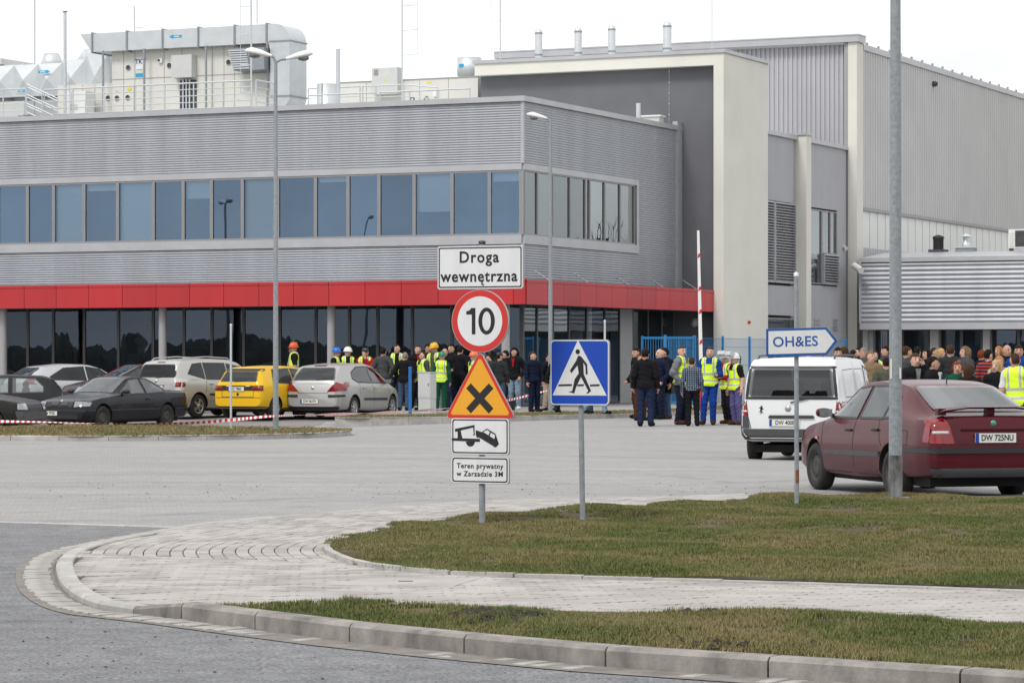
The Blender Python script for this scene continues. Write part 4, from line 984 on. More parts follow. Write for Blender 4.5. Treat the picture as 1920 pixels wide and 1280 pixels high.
# --- insulated trunk with cross-folded panels and two hoods
TR = fthing('folded_duct', 'silver trunk duct of cross folded panels with two conical hoods', 'duct')
Fv = 4.6; f0, f1 = u_at(-60, Fv), u_at(206, Fv); fz1, fz0 = z_at(127, f0, Fv), z_at(158, f0, Fv) - 0.55
nfp = 6; wfp = (f1 - f0) / nfp
for i in range(nfp):
    a, b = f0 + i*wfp, f0 + (i+1)*wfp; c = (a + b)/2; zc = (fz0 + fz1)/2; top = fz1 + 0.10*(i >= 4) + (0.25 if i == 5 else 0)
    vs = [(a, Fv, fz0), (b, Fv, fz0), (b, Fv, top), (a, Fv, top), (c, Fv - 0.22, zc), (a, Fv + 1.4, fz0), (b, Fv + 1.4, fz0), (b, Fv + 1.4, top), (a, Fv + 1.4, top)]
    MB().add(vs, [(0, 1, 4), (1, 2, 4), (2, 3, 4), (3, 0, 4), (3, 2, 7, 8), (0, 3, 8, 5), (1, 6, 7, 2), (5, 8, 7, 6)]).build('folded_panel', M['galv_lt'], TR)
for x, y0, y1, r0, r1 in ((97, 120, 98, 0.42, 0.27), (175, 113, 91, 0.62, 0.34)):
    u = u_at(x, Fv + 0.6); MB().lathe([(r0*0.9, z_at(y0 + 4, u, Fv)), (r0, z_at(y0, u, Fv)), (r1, z_at(y1, u, Fv)), (0, z_at(y1, u, Fv))], (u, Fv + 0.6, 0), 24).build('hood', M['galv_lt'], TR)
u = u_at(90, Fv); sticker(TR, u, Fv - 0.24, z_at(136, u, Fv), 0.5, 0.15, M['sky_sticker'], 'flow_arrow', 1)
u = u_at(49, Fv); sticker(TR, u, Fv - 0.24, z_at(172, u, Fv), 0.36, 0.1, M['sky_sticker'], 'flow_arrow', 1)
# white control box
CB = fthing('control_box', 'white tilted control box beside the roof stairs', 'control box')
cu = u_at(122, 2.4); cu2 = u_at(161, 2.4); z0_, z1_ = ZR, z_at(173, cu, 2.4)
MB().prism([(cu - 0.05, z0_), (cu2, z0_), (cu2 + 0.05, z1_), (cu + 0.05, z1_)], 'y', 2.3, 2.9).build('casing', M['white'], CB)
sticker(CB, (cu + cu2)/2, 2.3, (z0_*.4 + z1_*.6), 0.3, 0.2, M['ltgrey'], 'notice')
# --- railings
def railing(name, label, pts, posts, hgt=1.05, rails=(1.0, 0.75, 0.5, 0.28), z0=None, group=None):
    t = fthing(name, label, 'railing', group)
    z0 = ZR if z0 is None else z0
    for i, (a, b) in enumerate(zip(pts[:-1], pts[1:])):
        for r in rails: MB().tube([(a[0], a[1], a[2] + hgt*r), (b[0], b[1], b[2] + hgt*r)], 0.026 if r == 1.0 else 0.016, 6).build('rail', M['galv_lt'], t)
    for p in posts:
        MB().tube([(p[0], p[1], p[2]), (p[0], p[1], p[2] + hgt)], 0.026, 6).build('post', M['galv_lt'], t)
        box('post_foot', M['galv'], t, p[0] - 0.07, p[0] + 0.07, p[1] - 0.05, p[1] + 0.05, p[2], p[2] + 0.05)
    return t
rv = 0.7; zz = ZR + 0.35
px = [83, 137, 194, 251]; P_ = [(u_at(x, rv), rv, zz) for x in px]
railing('railing', 'galvanised roof railing before the folded duct, left of the unit', [P_[0], P_[-1]], P_, 0.95, (1.0, 0.78, 0.55, 0.32, 0.1), group='railings on the office roof')
px = [254, 309, 363, 418, 472]; P_ = [(u_at(x, rv), rv, zz) for x in px]
railing('railing', 'galvanised roof railing before the cream air handling unit', [P_[0], P_[-1]], P_, 0.95, (1.0, 0.78, 0.55, 0.32, 0.1), group='railings on the office roof')
px = [480, 514]; P_ = [(u_at(480, rv), rv, zz), (u_at(514, rv + 1.2), rv + 1.2, zz)]
railing('railing', 'short return railing beneath the duct bend', P_, P_, 0.95, (1.0, 0.75, 0.5, 0.25), group='railings on the office roof')
px = [578, 634, 704]; P_ = [(u_at(x, rv), rv, ZR) for x in px]
railing('railing', 'railing right of the duct bend by the round tank', [P_[0], P_[-1]], P_, 0.72, (1.0, 0.4), group='railings on the office roof')
px = [712, 768, 822, 881]; P_ = [(u_at(x, rv), rv, ZR) for x in px]
railing('railing', 'railing at the right end of the roof by the grey wall', [P_[0], P_[-1]], P_, 0.72, (1.0, 0.4), group='railings on the office roof')
px = [578, 614, 675]; P_ = [(u_at(x, 7.0), 7.0, ZR + 0.85) for x in px]
railing('railing', 'far railing seen behind the round tank', [P_[0], P_[-1]], P_, 0.75, (1.0, 0.55), group='railings on the office roof')
px = [680, 705, 757, 820]; P_ = [(u_at(x, 7.0), 7.0, ZR + 0.8 - 0.15*(x > 760)) for x in px]
railing('railing', 'far railing behind the grey control cabinet', [P_[0], P_[1], P_[2], P_[3]], P_, 0.8, (1.0, 0.5), group='railings on the office roof')
P_ = [(u_at(x, 1.4), 1.4, ZR + 0.45) for x in (-60, 6, 48)]
railing('railing', 'platform railing at the top of the roof stairs', [P_[0], P_[-1]], P_, 1.0, (1.0, 0.75, 0.5, 0.25), group='railings on the office roof')
# roof stairs
ST = fthing('roof_stairs', 'short galvanised stairs with slanting handrails on the roof', 'stairs')
for vv in (0.55, 1.35):
    s0, s1 = (u_at(50, vv), vv, ZR + 0.55), (u_at(108, vv), vv, ZR + 0.02)
    for h in (0.0, 0.3, 0.6, 0.95): MB().tube([(s0[0], vv, s0[2] + h), (s1[0], vv, s1[2] + h)], 0.022, 6).build('handrail', M['galv_lt'], ST)
    for f in (0.0, 0.5, 1.0):
        q = Vector(s0).lerp(Vector(s1), f); MB().tube([(q.x, vv, q.z), (q.x, vv, q.z + 0.95)], 0.022, 6).build('post', M['galv_lt'], ST)
for k in range(4):
    f = (k + 0.5)/4; u = u_at(50, 0.9)*(1-f) + u_at(108, 0.9)*f; box('step', M['galv'], ST, u - 0.12, u + 0.12, 0.57, 1.33, ZR + 0.5*(1-f), ZR + 0.5*(1-f) + 0.03)
box('platform', M['galv_lt'], ST, u_at(-60, 1), u_at(50, 1), 0.5, 1.45, ZR + 0.25, ZR + 0.45)
# --- low unit to the right with cabinet, tank, drum
L2 = fthing('air_handling_unit', 'low cream air handling unit at the right end of the roof', 'air handling unit')
Lv = 14.6; l0_, l1_ = u_at(638, Lv), u_at(896, Lv); zl_ = z_at(156, l0_, Lv)
box('casing', M['ahu'], L2, l0_, l1_, Lv, Lv + 2.0, ZR, zl_); box('top_rail', M['ahu_dk'], L2, l0_, l1_, Lv - 0.03, Lv + 2, zl_ + 0.002, zl_ + 0.035)
for x in (687, 787, 841): u = u_at(x, Lv); box('panel_seam', M['ahu_dk'], L2, u - 0.008, u + 0.008, Lv - 0.01, Lv, ZR + 0.02, zl_ - 0.02)
u0_, u1_ = u_at(706, Lv), u_at(754, Lv); box('control_cabinet', M['ltgrey'], L2, u0_, u1_, Lv - 0.4, Lv - 0.012, z_at(179, u0_, Lv), z_at(130, u0_, Lv))
box('cabinet_vent', M['frame'], L2, u0_ + 0.1, u0_ + 0.28, Lv - 0.41, Lv - 0.4, z_at(144, u0_, Lv), z_at(133, u0_, Lv))
sticker(L2, (u0_ + u1_)/2 + 0.02, Lv - 0.4, z_at(153, u0_, Lv), 0.08, 0.08, M['yellow_sticker']); sticker(L2, u_at(805, Lv), Lv, z_at(162, l0_, Lv), 0.2, 0.07, M['yellow_sticker'])
for x in (773, 800): u = u_at(x, Lv); MB().lathe([(0.07, -0.03), (0.1, -0.02), (0.1, 0)], (u, Lv, z_at(186, u, Lv)), 14, 'y').build('porthole_ring', M['dkgrey'], L2)
u = u_at(817, Lv); box('isolator_switch', M['white'], L2, u - 0.07, u + 0.07, Lv - 0.1, Lv, z_at(182, u, Lv), z_at(168, u, Lv))
tu = u_at(613, 2.6); t = thing('round_tank', 'galvanised round tank behind the roof railing', 'tank', W(tu, 2.6, ZR), TH)
rt = 19 * dep(tu, 2.6)/FPX; ht = z_at(158, tu, 2.6) - ZR
MB().lathe([(rt, 0), (rt, ht), (0, ht + 0.02)], (0, 0, 0), 28).build('drum', M['galv_lt'], t)
box('tank_seam', M['galv'], t, -0.02, 0.02, -rt - 0.006, -rt + 0.02, 0, ht)
du = u_at(880, 16.0); t = thing('exhaust_drum', 'large silver exhaust drum beside the cream frame', 'drum', W(du, 16.0, ZR), TH)
rd = 23 * dep(du, 16)/FPX; zd_a, zd_b = z_at(142, du, 16) - ZR, z_at(109, du, 16) - ZR
MB().lathe([(rd*0.6, 0), (rd*0.6, zd_a - 0.12), (rd, zd_a), (rd, zd_b), (0, zd_b)], (0, 0, 0), 32).build('drum', M['galv_lt'], t)
o = MB().prism([(-rd*.45, zd_a + 0.28), (-rd*.02, zd_a + 0.28), (-rd*.02, zd_a + 0.4), (-rd*.45, zd_a + 0.4)], 'y', -rd - 0.01, -rd*0.9).build('sticker', M['sky_sticker'], t)
# small pipes on the roof
def mast(x, ytop, ybot, v, r, label, rungs=None, side=1, cat='mast', name='lightning_mast', tilt=0.0):
    u = u_at(x, v); z1 = z_at(ytop, u, v); zb = ZR if v < 12 else ztt - 0.5
    if ybot is not None: zb = max(zb, z_at(ybot, u, v))
    t = thing(name, label, cat, W(u, v, zb), TH)
    MB().tube([(0, 0, 0), (tilt*(z1 - zb), 0, z1 - zb)], r, 8).build('pole', M['galv_lt'], t)
    if rungs and len(rungs) > 1:
        w = 32*dep(u, v)/FPX*side; MB().tube([(w, 0, z_at(max(rungs), u, v) - zb), (w, 0, z1 - zb)], 0.010, 5).build('wire', M['galv_lt'], t)
    for y in rungs or []:
        z = z_at(y, u, v) - zb; w = 32 * dep(u, v)/FPX * side
        MB().tube([(0, 0, z), (w, 0, z + 0.02)], 0.014, 5).build('spreader', M['galv_lt'], t)
    return t
mast(65, -60, None, 6.0, 0.028, 'thin lightning mast at the far left of the roof')
t = mast(122, 24, None, 2.0, 0.055, 'slim steel flue with flat cap before the folded duct', cat='flue', name='flue')
zc = z_at(24, u_at(122, 2), 2) - ZR; MB().lathe([(0.0, zc + 0.0), (0.085, zc + 0.02), (0.085, zc + 0.05), (0, zc + 0.06)], (0, 0, 0), 10).build('cap', M['galv'], t)
mast(471, -60, None, 0.9, 0.032, 'ladder-armed lightning mast at the roof edge by the duct bend', [12, 67, 122, 174], -0.72)
mast(482, -60, 45, 5.0, 0.022, 'thin lightning mast behind the duct', [])
mast(252, 12, None, 6.4, 0.025, 'short thin rod behind the big duct', [53], 0.9)
t = mast(634, 92, None, 1.6, 0.075, 'plain vent pipe beside the round tank', cat='pipe', name='vent_pipe')
mast(754, -60, None, 5.4, 0.028, 'lightning mast with side arms above the control cabinet', [12, 58, 104], 1)
mast(938, -60, None, 14.5, 0.028, 'lightning mast with side arms above the cream frame', [40, 92], -0.6)
mast(1335, -60, None, 16, 0.012, 'hair-thin lightning rod above the cream frame')
u = u_at(1197, 8.0); mast(1197, 194, None, 10.5, 0.085, 'stubby vent pipe at the roof edge before the grey wall', cat='pipe', name='vent_pipe')
t = fthing('skylight_box', 'low pale roof box before the grey wall', 'roof box'); box('casing', M['ltgrey'], t, u_at(1205, 11.9), u_at(1238, 11.9), 11.8, 12.2, ZR, z_at(219, -1, 11.5)); box('lid', M['white'], t, u_at(1203, 11.9), u_at(1241, 11.9), 11.75, 12.25, z_at(219, -1, 11.5) + .002, z_at(216, -1, 11.5))
# far building showing at the left edge
fv = 22.0; t = fthing('far_plant_house', 'pale grey plant house at the left edge behind the roof ducts', 'building')
box('wall', M['ltgrey'], t, u_at(-80, fv), u_at(45, fv), fv, fv + 4, ZR, z_at(121, u_at(20, fv), fv)); box('parapet', M['ltgrey'], t, u_at(-80, fv), u_at(8, fv), fv - 0.2, fv + 4, z_at(121, u_at(20, fv), fv) + 0.002, z_at(110, u_at(20, fv), fv))
# ================================================================== SIGNS
def layer(parent, name, poly, y, th, m): return MB().prism(poly, 'y', y - th, y).build(name, m, parent)
def plate(parent, w, h, z, r=0.03, y=-0.045, face=None, border=0.012, inset=0.014, back=True):
    p = layer(parent, 'plate', rrect(w, h, r, 5, 0, z), y + 0.02, 0.022, M['sign_edge'])
    layer(p, 'face', rrect(w - 0.008, h - 0.008, r, 5, 0, z), y - 0.002, 0.0015, face or M['sign_white'])
    if border:
        o = rrect(w - 2*inset, h - 2*inset, r*0.8, 5, 0, z); i = rrect(w - 2*inset - 2*border, h - 2*inset - 2*border, r*0.6, 5, 0, z); n = len(o)
        MB().add([(a, y - 0.0045, b) for a, b in o] + [(a, y - 0.0045, b) for a, b in i], [(k, (k+1) % n, (k+1) % n + n, k + n) for k in range(n)]).build('border_line', M['sign_black'], p, fix=False)
    return p
SD = 27.4; ss = FPX / SD
sz = lambda y, d=SD: ZP(y, d) - GR
gpt = (XP(904, SD), SD, GR)
SG = thing('road_sign', 'post with white, round red, yellow triangle and two small white signs', 'road sign', gpt, R(-25))
MB().tube([(0, 0, -0.1), (0, 0, sz(456))], 0.030, 14).build('pole', M['galv'], SG)
MB().lathe([(0.034, sz(458)), (0.034, sz(452)), (0, sz(451))], (0, 0, 0), 12).build('pole_cap', M['black'], SG)
z = sz(501.5); p = plate(SG, 0.885, 0.405, z, 0.02)
for s_, dz, sp in (('Droga', 0.092, 1.16), ('wewnetrzna', -0.086, 1.12)):
    t = text_obj('lettering', s_, 0.148, M['sign_black'], p, 0.0030, 0.001, sp, 0.97); t.location = (-0.01, -0.050, z + dz)
layer(p, 'letter_tail', [(0.020, z - 0.128), (0.034, z - 0.128), (0.026, z - 0.150), (0.036, z - 0.160), (0.040, z - 0.152), (0.046, z - 0.156), (0.036, z - 0.172), (0.014, z - 0.158)], -0.0500, 0.001, M['sign_black'])
z = sz(602); cr = 0.288
p = layer(SG, 'plate', circ(cr + 0.006, 56, 0, z), -0.025, 0.022, M['sign_edge'])
layer(p, 'red_ring', circ(cr, 56, 0, z), -0.047, 0.0015, M['sign_red']); layer(p, 'face', circ(cr*0.80, 56, 0, z), -0.0487, 0.0012, M['sign_white'])
one = [(-0.045, 0.123), (-0.045, -0.123), (-0.083, -0.123), (-0.083, 0.062), (-0.140, 0.062), (-0.140, 0.093), (-0.108, 0.100), (-0.088, 0.123)]
layer(p, 'digit', [(x, z + y) for x, y in one], -0.0500, 0.001, M['sign_black'])
n = 32; o_ = [(0.070 + 0.085*math.cos(2*math.pi*k/n), z + 0.126*math.sin(2*math.pi*k/n)) for k in range(n)]; i_ = [(0.070 + 0.044*math.cos(2*math.pi*k/n), z + 0.090*math.sin(2*math.pi*k/n)) for k in range(n)]
MB().add([(a, -0.0505, b) for a, b in o_ + i_], [(k, (k+1) % n, (k+1) % n + n, k + n) for k in range(n)]).build('digit', M['sign_black'], p, fix=False)
def rtri(s, r, cx=0, cz=0, n=5):
    h = s * math.sqrt(3)/2; P3 = [(0, h*2/3), (-s/2, -h/3), (s/2, -h/3)]; out = []
    for (x, y), a0 in zip(P3, (30, 150, 270)):
        l = math.hypot(x, y); k = (l - 2*r)/l; c = (x*k, y*k)
        out += [(cx + c[0] + r*math.cos(R(a0 + 120*i/n)), cz + c[1] + r*math.sin(R(a0 + 120*i/n))) for i in range(n+1)]
    return out
z = sz(663) - 0.71*math.sqrt(3)/3 + 0.02
p = layer(SG, 'plate', rtri(0.735, 0.03, 0, z), -0.025, 0.022, M['sign_edge'])
layer(p, 'red_border', rtri(0.722, 0.028, 0, z), -0.047, 0.0015, M['sign_red']); layer(p, 'face', rtri(0.625, 0.02, 0, z), -0.0487, 0.0012, M['sign_yellow'])
for a in (45, -45):
    ca, sa = math.cos(R(a)), math.sin(R(a)); L_, w_ = 0.165, 0.034
    q = [(x*ca - y*sa, z - 0.025 + x*sa + y*ca) for x, y in ((-L_, -w_), (L_, -w_), (L_, w_), (-L_, w_))]
    layer(p, 'cross_bar', q, -0.050 if a > 0 else -0.0502, 0.0008 if a > 0 else 0.0012, M['sign_black'])
z = sz(817.5); p = plate(SG, 0.60, 0.345, z, 0.03)
k_ = 0.60/326; tx = lambda P: [((x - 780)*k_, z - (y - 1170)*k_) for x, y in P]
SB = M['sign_black']
layer(p, 'truck_bed', tx([(622, 1180), (780, 1182), (780, 1198), (622, 1193)]), -0.0495, 0.001, SB)
layer(p, 'truck_crane', tx([(640, 1133), (750, 1112), (750, 1150), (744, 1150), (743, 1125), (672, 1141), (682, 1181), (655, 1181), (655, 1146), (640, 1148)]), -0.0495, 0.001, SB)
layer(p, 'truck_wheel', tx([(727 + 25*math.cos(R(a)), 1197 + 25*math.sin(R(a))) for a in range(0, 181, 15)]), -0.0495, 0.001, SB)
layer(p, 'tow_hook', tx([(745, 1150), (751, 1150), (753, 1160), (747, 1167), (741, 1163), (741, 1157), (745, 1160), (748, 1158)]), -0.0495, 0.001, SB)
c_ = layer(p, 'towed_car', tx([(757, 1138), (790, 1148), (820, 1130), (868, 1156), (887, 1208), (872, 1222), (848, 1214), (758, 1166)]), -0.0495, 0.001, SB)
layer(p, 'car_window', tx([(800, 1148), (821, 1137), (836, 1146), (829, 1163)]), -0.0507, 0.0008, M['sign_white']); layer(p, 'car_window', tx([(842, 1151), (866, 1162), (862, 1182), (836, 1168)]), -0.0507, 0.0008, M['sign_white'])
layer(p, 'car_wheel', tx([(770 + 11*math.cos(R(a)), 1166 + 11*math.sin(R(a))) for a in range(0, 360, 30)]), -0.0494, 0.0009, SB); layer(p, 'car_wheel', tx([(866 + 14*math.cos(R(a)), 1210 + 14*math.sin(R(a))) for a in range(0, 360, 30)]), -0.0494, 0.0009, SB)
z = sz(880.5); p = plate(SG, 0.60, 0.255, z, 0.03)
for s_, dz in (('Teren prywatny', 0.037), ('w Zarzadzie 3M', -0.037)):
    t = text_obj('lettering', s_, 0.066, M['sign_black'], p, 0.0012, 0.001, 1.12, 1.0); t.location = (0, -0.050, z + dz)
for y in (480, 600, 740, 815, 880): box('clamp', M['galv'], SG, -0.045, 0.045, -0.024, 0.035, sz(y) - 0.015, sz(y) + 0.015)
# --- pedestrian crossing sign
PD = 27.7
PS = thing('road_sign', 'blue square pedestrian crossing sign on a thin leaning post', 'road sign', (XP(1090.5, PD), PD, GR), R(-25))
zc = ZP(698, PD) - GR; k_ = 0.60/567*0.99; tx = lambda P: [((x - 1287)*k_, zc - (y - 367)*k_*0.955) for x, y in P]
MB().tube([(0.012, 0, -0.1), (-0.008, 0, zc - 0.2), (-0.008, 0, zc + 0.25)], 0.026, 12).build('pole', M['galv'], PS)
p = layer(PS, 'plate', rrect(0.605, 0.618, 0.04, 6, 0, zc), -0.022, 0.024, M['sign_edge'])
layer(p, 'white_rim', rrect(0.598, 0.610, 0.038, 6, 0, zc), -0.046, 0.0012, M['sign_white']); layer(p, 'face', rrect(0.578, 0.590, 0.03, 6, 0, zc), -0.0475, 0.0012, M['sign_blue'])
layer(p, 'white_triangle', tx([(1272, 62), (1022, 583), (1553, 583)]), -0.0490, 0.0012, M['sign_white'])
layer(p, 'walker_head', tx([(1270 + 22*math.cos(R(a)), 172 + 24*math.sin(R(a))) for a in range(0, 360, 24)]), -0.0505, 0.0012, SB)
layer(p, 'walker', tx([(1275, 207), (1302, 215), (1362, 288), (1368, 378), (1350, 391), (1345, 305), (1325, 275), (1330, 385), (1402, 540), (1368, 565), (1354, 560), (1374, 540), (1302, 410), (1256, 500), (1236, 563), (1180, 551), (1216, 540), (1240, 430), (1280, 375), (1268, 300), (1208, 373), (1193, 350), (1255, 255)]), -0.0505, 0.0012, SB)
for a, b in ((1080, 1214), (1266, 1330), (1391, 1484)): layer(p, 'crossing_line', tx([(a, 480), (b, 476), (b, 494), (a, 498)]), -0.0504, 0.0011, SB)
for dz in (-0.18, 0.18): box('clamp', M['galv'], PS, -0.05, 0.035, -0.021, 0.03, zc + dz - 0.015, zc + dz + 0.015)
# --- direction arrow
OD = 31.2; so = FPX/OD
OS = thing('direction_sign', 'white arrow board with blue border and letters on a tall thin post', 'direction sign', (XP(1494, OD), OD, GR), R(-6))
zc = ZP(641, OD) - GR; zt_ = ZP(513, OD) - GR
MB().tube([(0.0, 0, -0.1), (-0.006, 0, zt_)], 0.024, 12).build('pole', M['galv'], OS)
MB().tube([(0.0, 0, 0.20), (0.0, 0, 0.34)], 0.0243, 12).build('rust_patch', M['rust'], OS); MB().lathe([(0.028, zt_ - 0.03), (0.028, zt_ + 0.01), (0, zt_ + 0.02)], (-0.006, 0, 0), 10).build('pole_cap', M['galv_lt'], OS)
def arrow(i, sh=0.0): 
    w0_, w1_, tip, h_ = -0.325 + i, 0.315 - i*0.45, 0.435 - i*1.45, 0.148 - i
    q = [(w0_, -h_), (w1_, -h_), (tip, 0), (w1_, h_), (w0_, h_)]
    return [(x, zc + y + x*0.026) for x, y in q]
p = layer(OS, 'plate', arrow(0), -0.028, 0.022, M['sign_edge']); bl_ = mat('sign_border_blue', (0.012, 0.085, 0.32), 0.4)
layer(p, 'border', arrow(0.002), -0.050, 0.0012, bl_); layer(p, 'face', arrow(0.026), -0.0515, 0.0012, M['sign_white'])
t = text_obj('lettering', 'OH&ES', 0.150, bl_, p, 0.002, 0.001, 1.04, 1.0); t.location = (-0.015, -0.0535, zc + 0.0); t.rotation_euler = (0, -0.026, 0)
# ================================================================== LAMP POSTS
M['headlight0'] = mat('lamp_glass', (0.16, 0.15, 0.14), 0.15, 0, 0.2, 20, coat=0.5)
def head(parent, x0, z, sgn, L=0.52):
    """a street-light head reaching out to sgn*x"""
    vs, fs = [], []; n = 8
    sec = [(0.0, 0.04, 0.04), (0.12, 0.07, 0.07), (0.25, 0.13, 0.10), (0.42, 0.15, 0.11), (L, 0.11, 0.07), (L + 0.06, 0.02, 0.02)]
    for s, w, h in sec:
        for k in range(n): q = 2*math.pi*k/n; vs.append((x0 + sgn*s, w*math.cos(q), z + s*0.20 + h*math.sin(q)*(1.0 if math.sin(q) > 0 else 0.45)))
    for i in range(len(sec) - 1):
        for k in range(n): fs.append((i*n+k, i*n+(k+1) % n, (i+1)*n+(k+1) % n, (i+1)*n+k))
    hd = MB().add(vs, fs, smooth=True).build('lamp_head', M['white'], parent)
    MB().lathe([(0.0, -0.10), (0.10, -0.075), (0.135, -0.03), (0.11, 0.0)], (x0 + sgn*0.37, 0, z + 0.055), 12).build('lamp_glass', M['headlight0'], hd)
    return hd
def lamp_post(label, x, y, zg, ztop, r0, r1, heads, rz=0.0, group='lamp posts', tar=0.0):
    t = thing('lamp_post', label, 'lamp post', (x, y, zg), rz, group); H = ztop - zg
    MB().tube([(0, 0, -0.05), (0, 0, H*0.5), (0, 0, H)], [r0, (r0 + r1)/2, r1], 16).build('pole', M['galv'], t)
    box('base_plate', M['galv'], t, -r0*1.9, r0*1.9, -r0*1.9, r0*1.9, -0.06 if tar else 0.0, 0.0 if tar else 0.03)
    for sgn, dx, dz in heads:
        MB().tube([(0, 0, H - 0.05), (sgn*dx*0.5, 0, H + dz*0.7), (sgn*dx, 0, H + dz)], r1*0.8, 8).build('arm', M['galv'], t); head(t, sgn*dx, H + dz, sgn)
    if tar:
        MB().lathe([(r0 + 0.002, 0.0), (r0 + 0.002, tar*0.9), (r0 - 0.001, tar)], (0, 0, 0), 20).build('tarred_foot', mat('worn_tar_coat', (0.10, 0.10, 0.10), 0.7, 0, 0.75, 7, 0.3, 30, col2=(0.30, 0.31, 0.31), stretch=(1, 1, 0.4)), t)
        box('paper_scrap', M['white_dirty'], t, -0.066, -0.045, -r0*0.82, -r0*0.72, 1.30, 1.52)
        box('paper_scrap', M['white'], t, 0.035, 0.050, -r0*0.95, -r0*0.72, 1.30, 1.42)
    return t
d1_ = 1.50*FPX/(805 - HY); lamp_post('tall lamp post with two heads standing on the grass island', XP(517, d1_), d1_, 0.10, ZP(113, d1_), 0.062, 0.036, [(-1, 0.08, 0.08), (1, 0.22, 0.02)])
d2_ = 1.49*FPX/(771 - HY); lamp_post('single headed lamp post before the office corner', XP(1032, d2_), d2_, 0.11, ZP(228, d2_), 0.065, 0.045, [(-1, 0.10, 0.08)])
d3_ = (HC - GR)*FPX/(931 - HY); lamp_post('thick galvanised lamp post with tarred foot on the lawn, top out of view', XP(1679, d3_), d3_, GR, 8.2, 0.075, 0.048, [(-1, 0.2, 0.1)], 0, 'lamp posts', 0.46)
lamp_post('two headed lamp post left of the car park, mirrored in the blue windows', -28.8, 83.1, 0.0, 7.9, 0.07, 0.045, [(-1, 0.2, 0.06), (1, 0.2, 0.06)], R(20))
lamp_post('single headed lamp post far left of the car park, mirrored in the windows', -36.2, 70.2, 0.0, 7.9, 0.07, 0.045, [(1, 0.2, 0.06)], R(20))
# ================================================================== SMALL STREET FURNITURE
def slim_post(label, x, ytop, ybase, zg, r, m, name='marker_post'):
    d = (HC - zg)*FPX/(ybase - HY); t = thing(name, label, 'post', (XP(x, d), d, zg)); H = ZP(ytop, d) - zg
    MB().tube([(0, 0, -0.03), (0, 0, H)], r, 10).build('shaft', m, t); MB().lathe([(r*1.15, H), (r*1.15, H + 0.03), (0, H + 0.035)], (0, 0, 0), 10).build('cap', m, t); return t
slim_post('slim grey post on the island before the yellow car', 433, 610, 803, 0.10, 0.024, M['galv_lt'])
slim_post('slim grey post behind the pedestrian crossing sign', 1134, 602, 771, 0.11, 0.030, M['galv_lt'])
slim_post('bright blue post beside the white cabinet', 769, 690, 776, 0.11, 0.045, mat('blue_post_paint', (0.01, 0.14, 0.42), 0.5), 'bollard')
slim_post('short grey bollard right of the white cabinet', 825.5, 719, 770, 0.11, 0.075, M['frame'], 'bollard')
d = 1.49*FPX/(773.5 - HY); t = thing('electric_cabinet', 'pale grey electric cabinet on the strip before the crowd', 'cabinet', (XP(801, d), d, 0.11), R(-35))
h_ = ZP(697, d) - 0.11
box('body', M['ltgrey'], t, -0.21, 0.21, -0.14, 0.14, 0.4, h_ - 0.03); box('lid', M['ltgrey'], t, -0.225, 0.225, -0.155, 0.155, h_ - 0.028, h_); box('plinth', M['ltgrey'], t, -0.205, 0.205, -0.135, 0.135, -0.05, 0.395)
box('door', M['ltgrey'], t, -0.19, 0.19, -0.147, -0.142, 0.43, h_ - 0.06); box('lock', M['dkgrey'], t, 0.14, 0.165, -0.156, -0.148, 0.75, 0.82)
# barrier with raised boom
d = 88.0; bx_, bz = XP(1315, d), 0.12
t = thing('barrier', 'raised white barrier boom with red marks and red foot', 'barrier', (bx_, d, bz))
mb = MB(); H0, H1 = 0.8, ZP(432, d) - bz
mb.prism([(-0.06, H0), (0.06, H0), (-0.06, H1), (-0.13, H1)], 'y', -0.03, 0.03); mb.build('boom', M['white'], t)
for y in (478, 540, 583, 640):
    z = ZP(y, d) - bz; f = (z - H0)/(H1 - H0); xm = -0.095*f
    MB().prism([(xm - 0.040, z - 0.10), (xm + 0.050, z - 0.05), (xm + 0.048, z + 0.06), (xm - 0.015, z + 0.03)], 'y', -0.034, 0.034).build('red_mark', M['sign_red'], t)
MB().prism([(-0.19, 0), (0.19, 0), (0.13, 1.0), (-0.13, 1.0)], 'y', 0.05, 0.4).build('drive_housing', M['sign_red'], t)
box('hinge_plate', M['frame'], t, -0.08, 0.08, -0.02, 0.055, 0.6, 0.95)
# blue mesh fence
FU, FV0 = 3.9, 2.25
FE = fthing('mesh_fence', 'blue welded mesh fence running from the barrier to the hall', 'fence')
pw = {}
for i in range(8):
    v = FV0 + 2.55*i
    box('fence_post', M['blue_fence'], FE, FU - 0.035, FU + 0.035, v - 0.035, v + 0.035, 0.0, 2.36)
    if i == 7: break
    key = 0 if i == 0 else 1
    if key not in pw:
        mb = MB(); r = 0.0055 if key == 0 else 0.0017; n = 26 if key == 0 else 48
        for k in range(n): y = 0.06 + 2.43*k/(n-1); mb.box(FU - r, FU + r, y - r, y + r, 0.15, 2.30)
        for z in (0.2, 0.8, 1.4, 2.0, 2.27): mb.box(FU - 0.01, FU + 0.01, 0.04, 2.51, z - 0.005, z + 0.005)
        o = mb.build('mesh_panel', M['blue_fence'], FE); pw[key] = o.data
    else: o = link('mesh_panel', pw[key], FE)
    stuff(o); o.location = (0, v, 0)
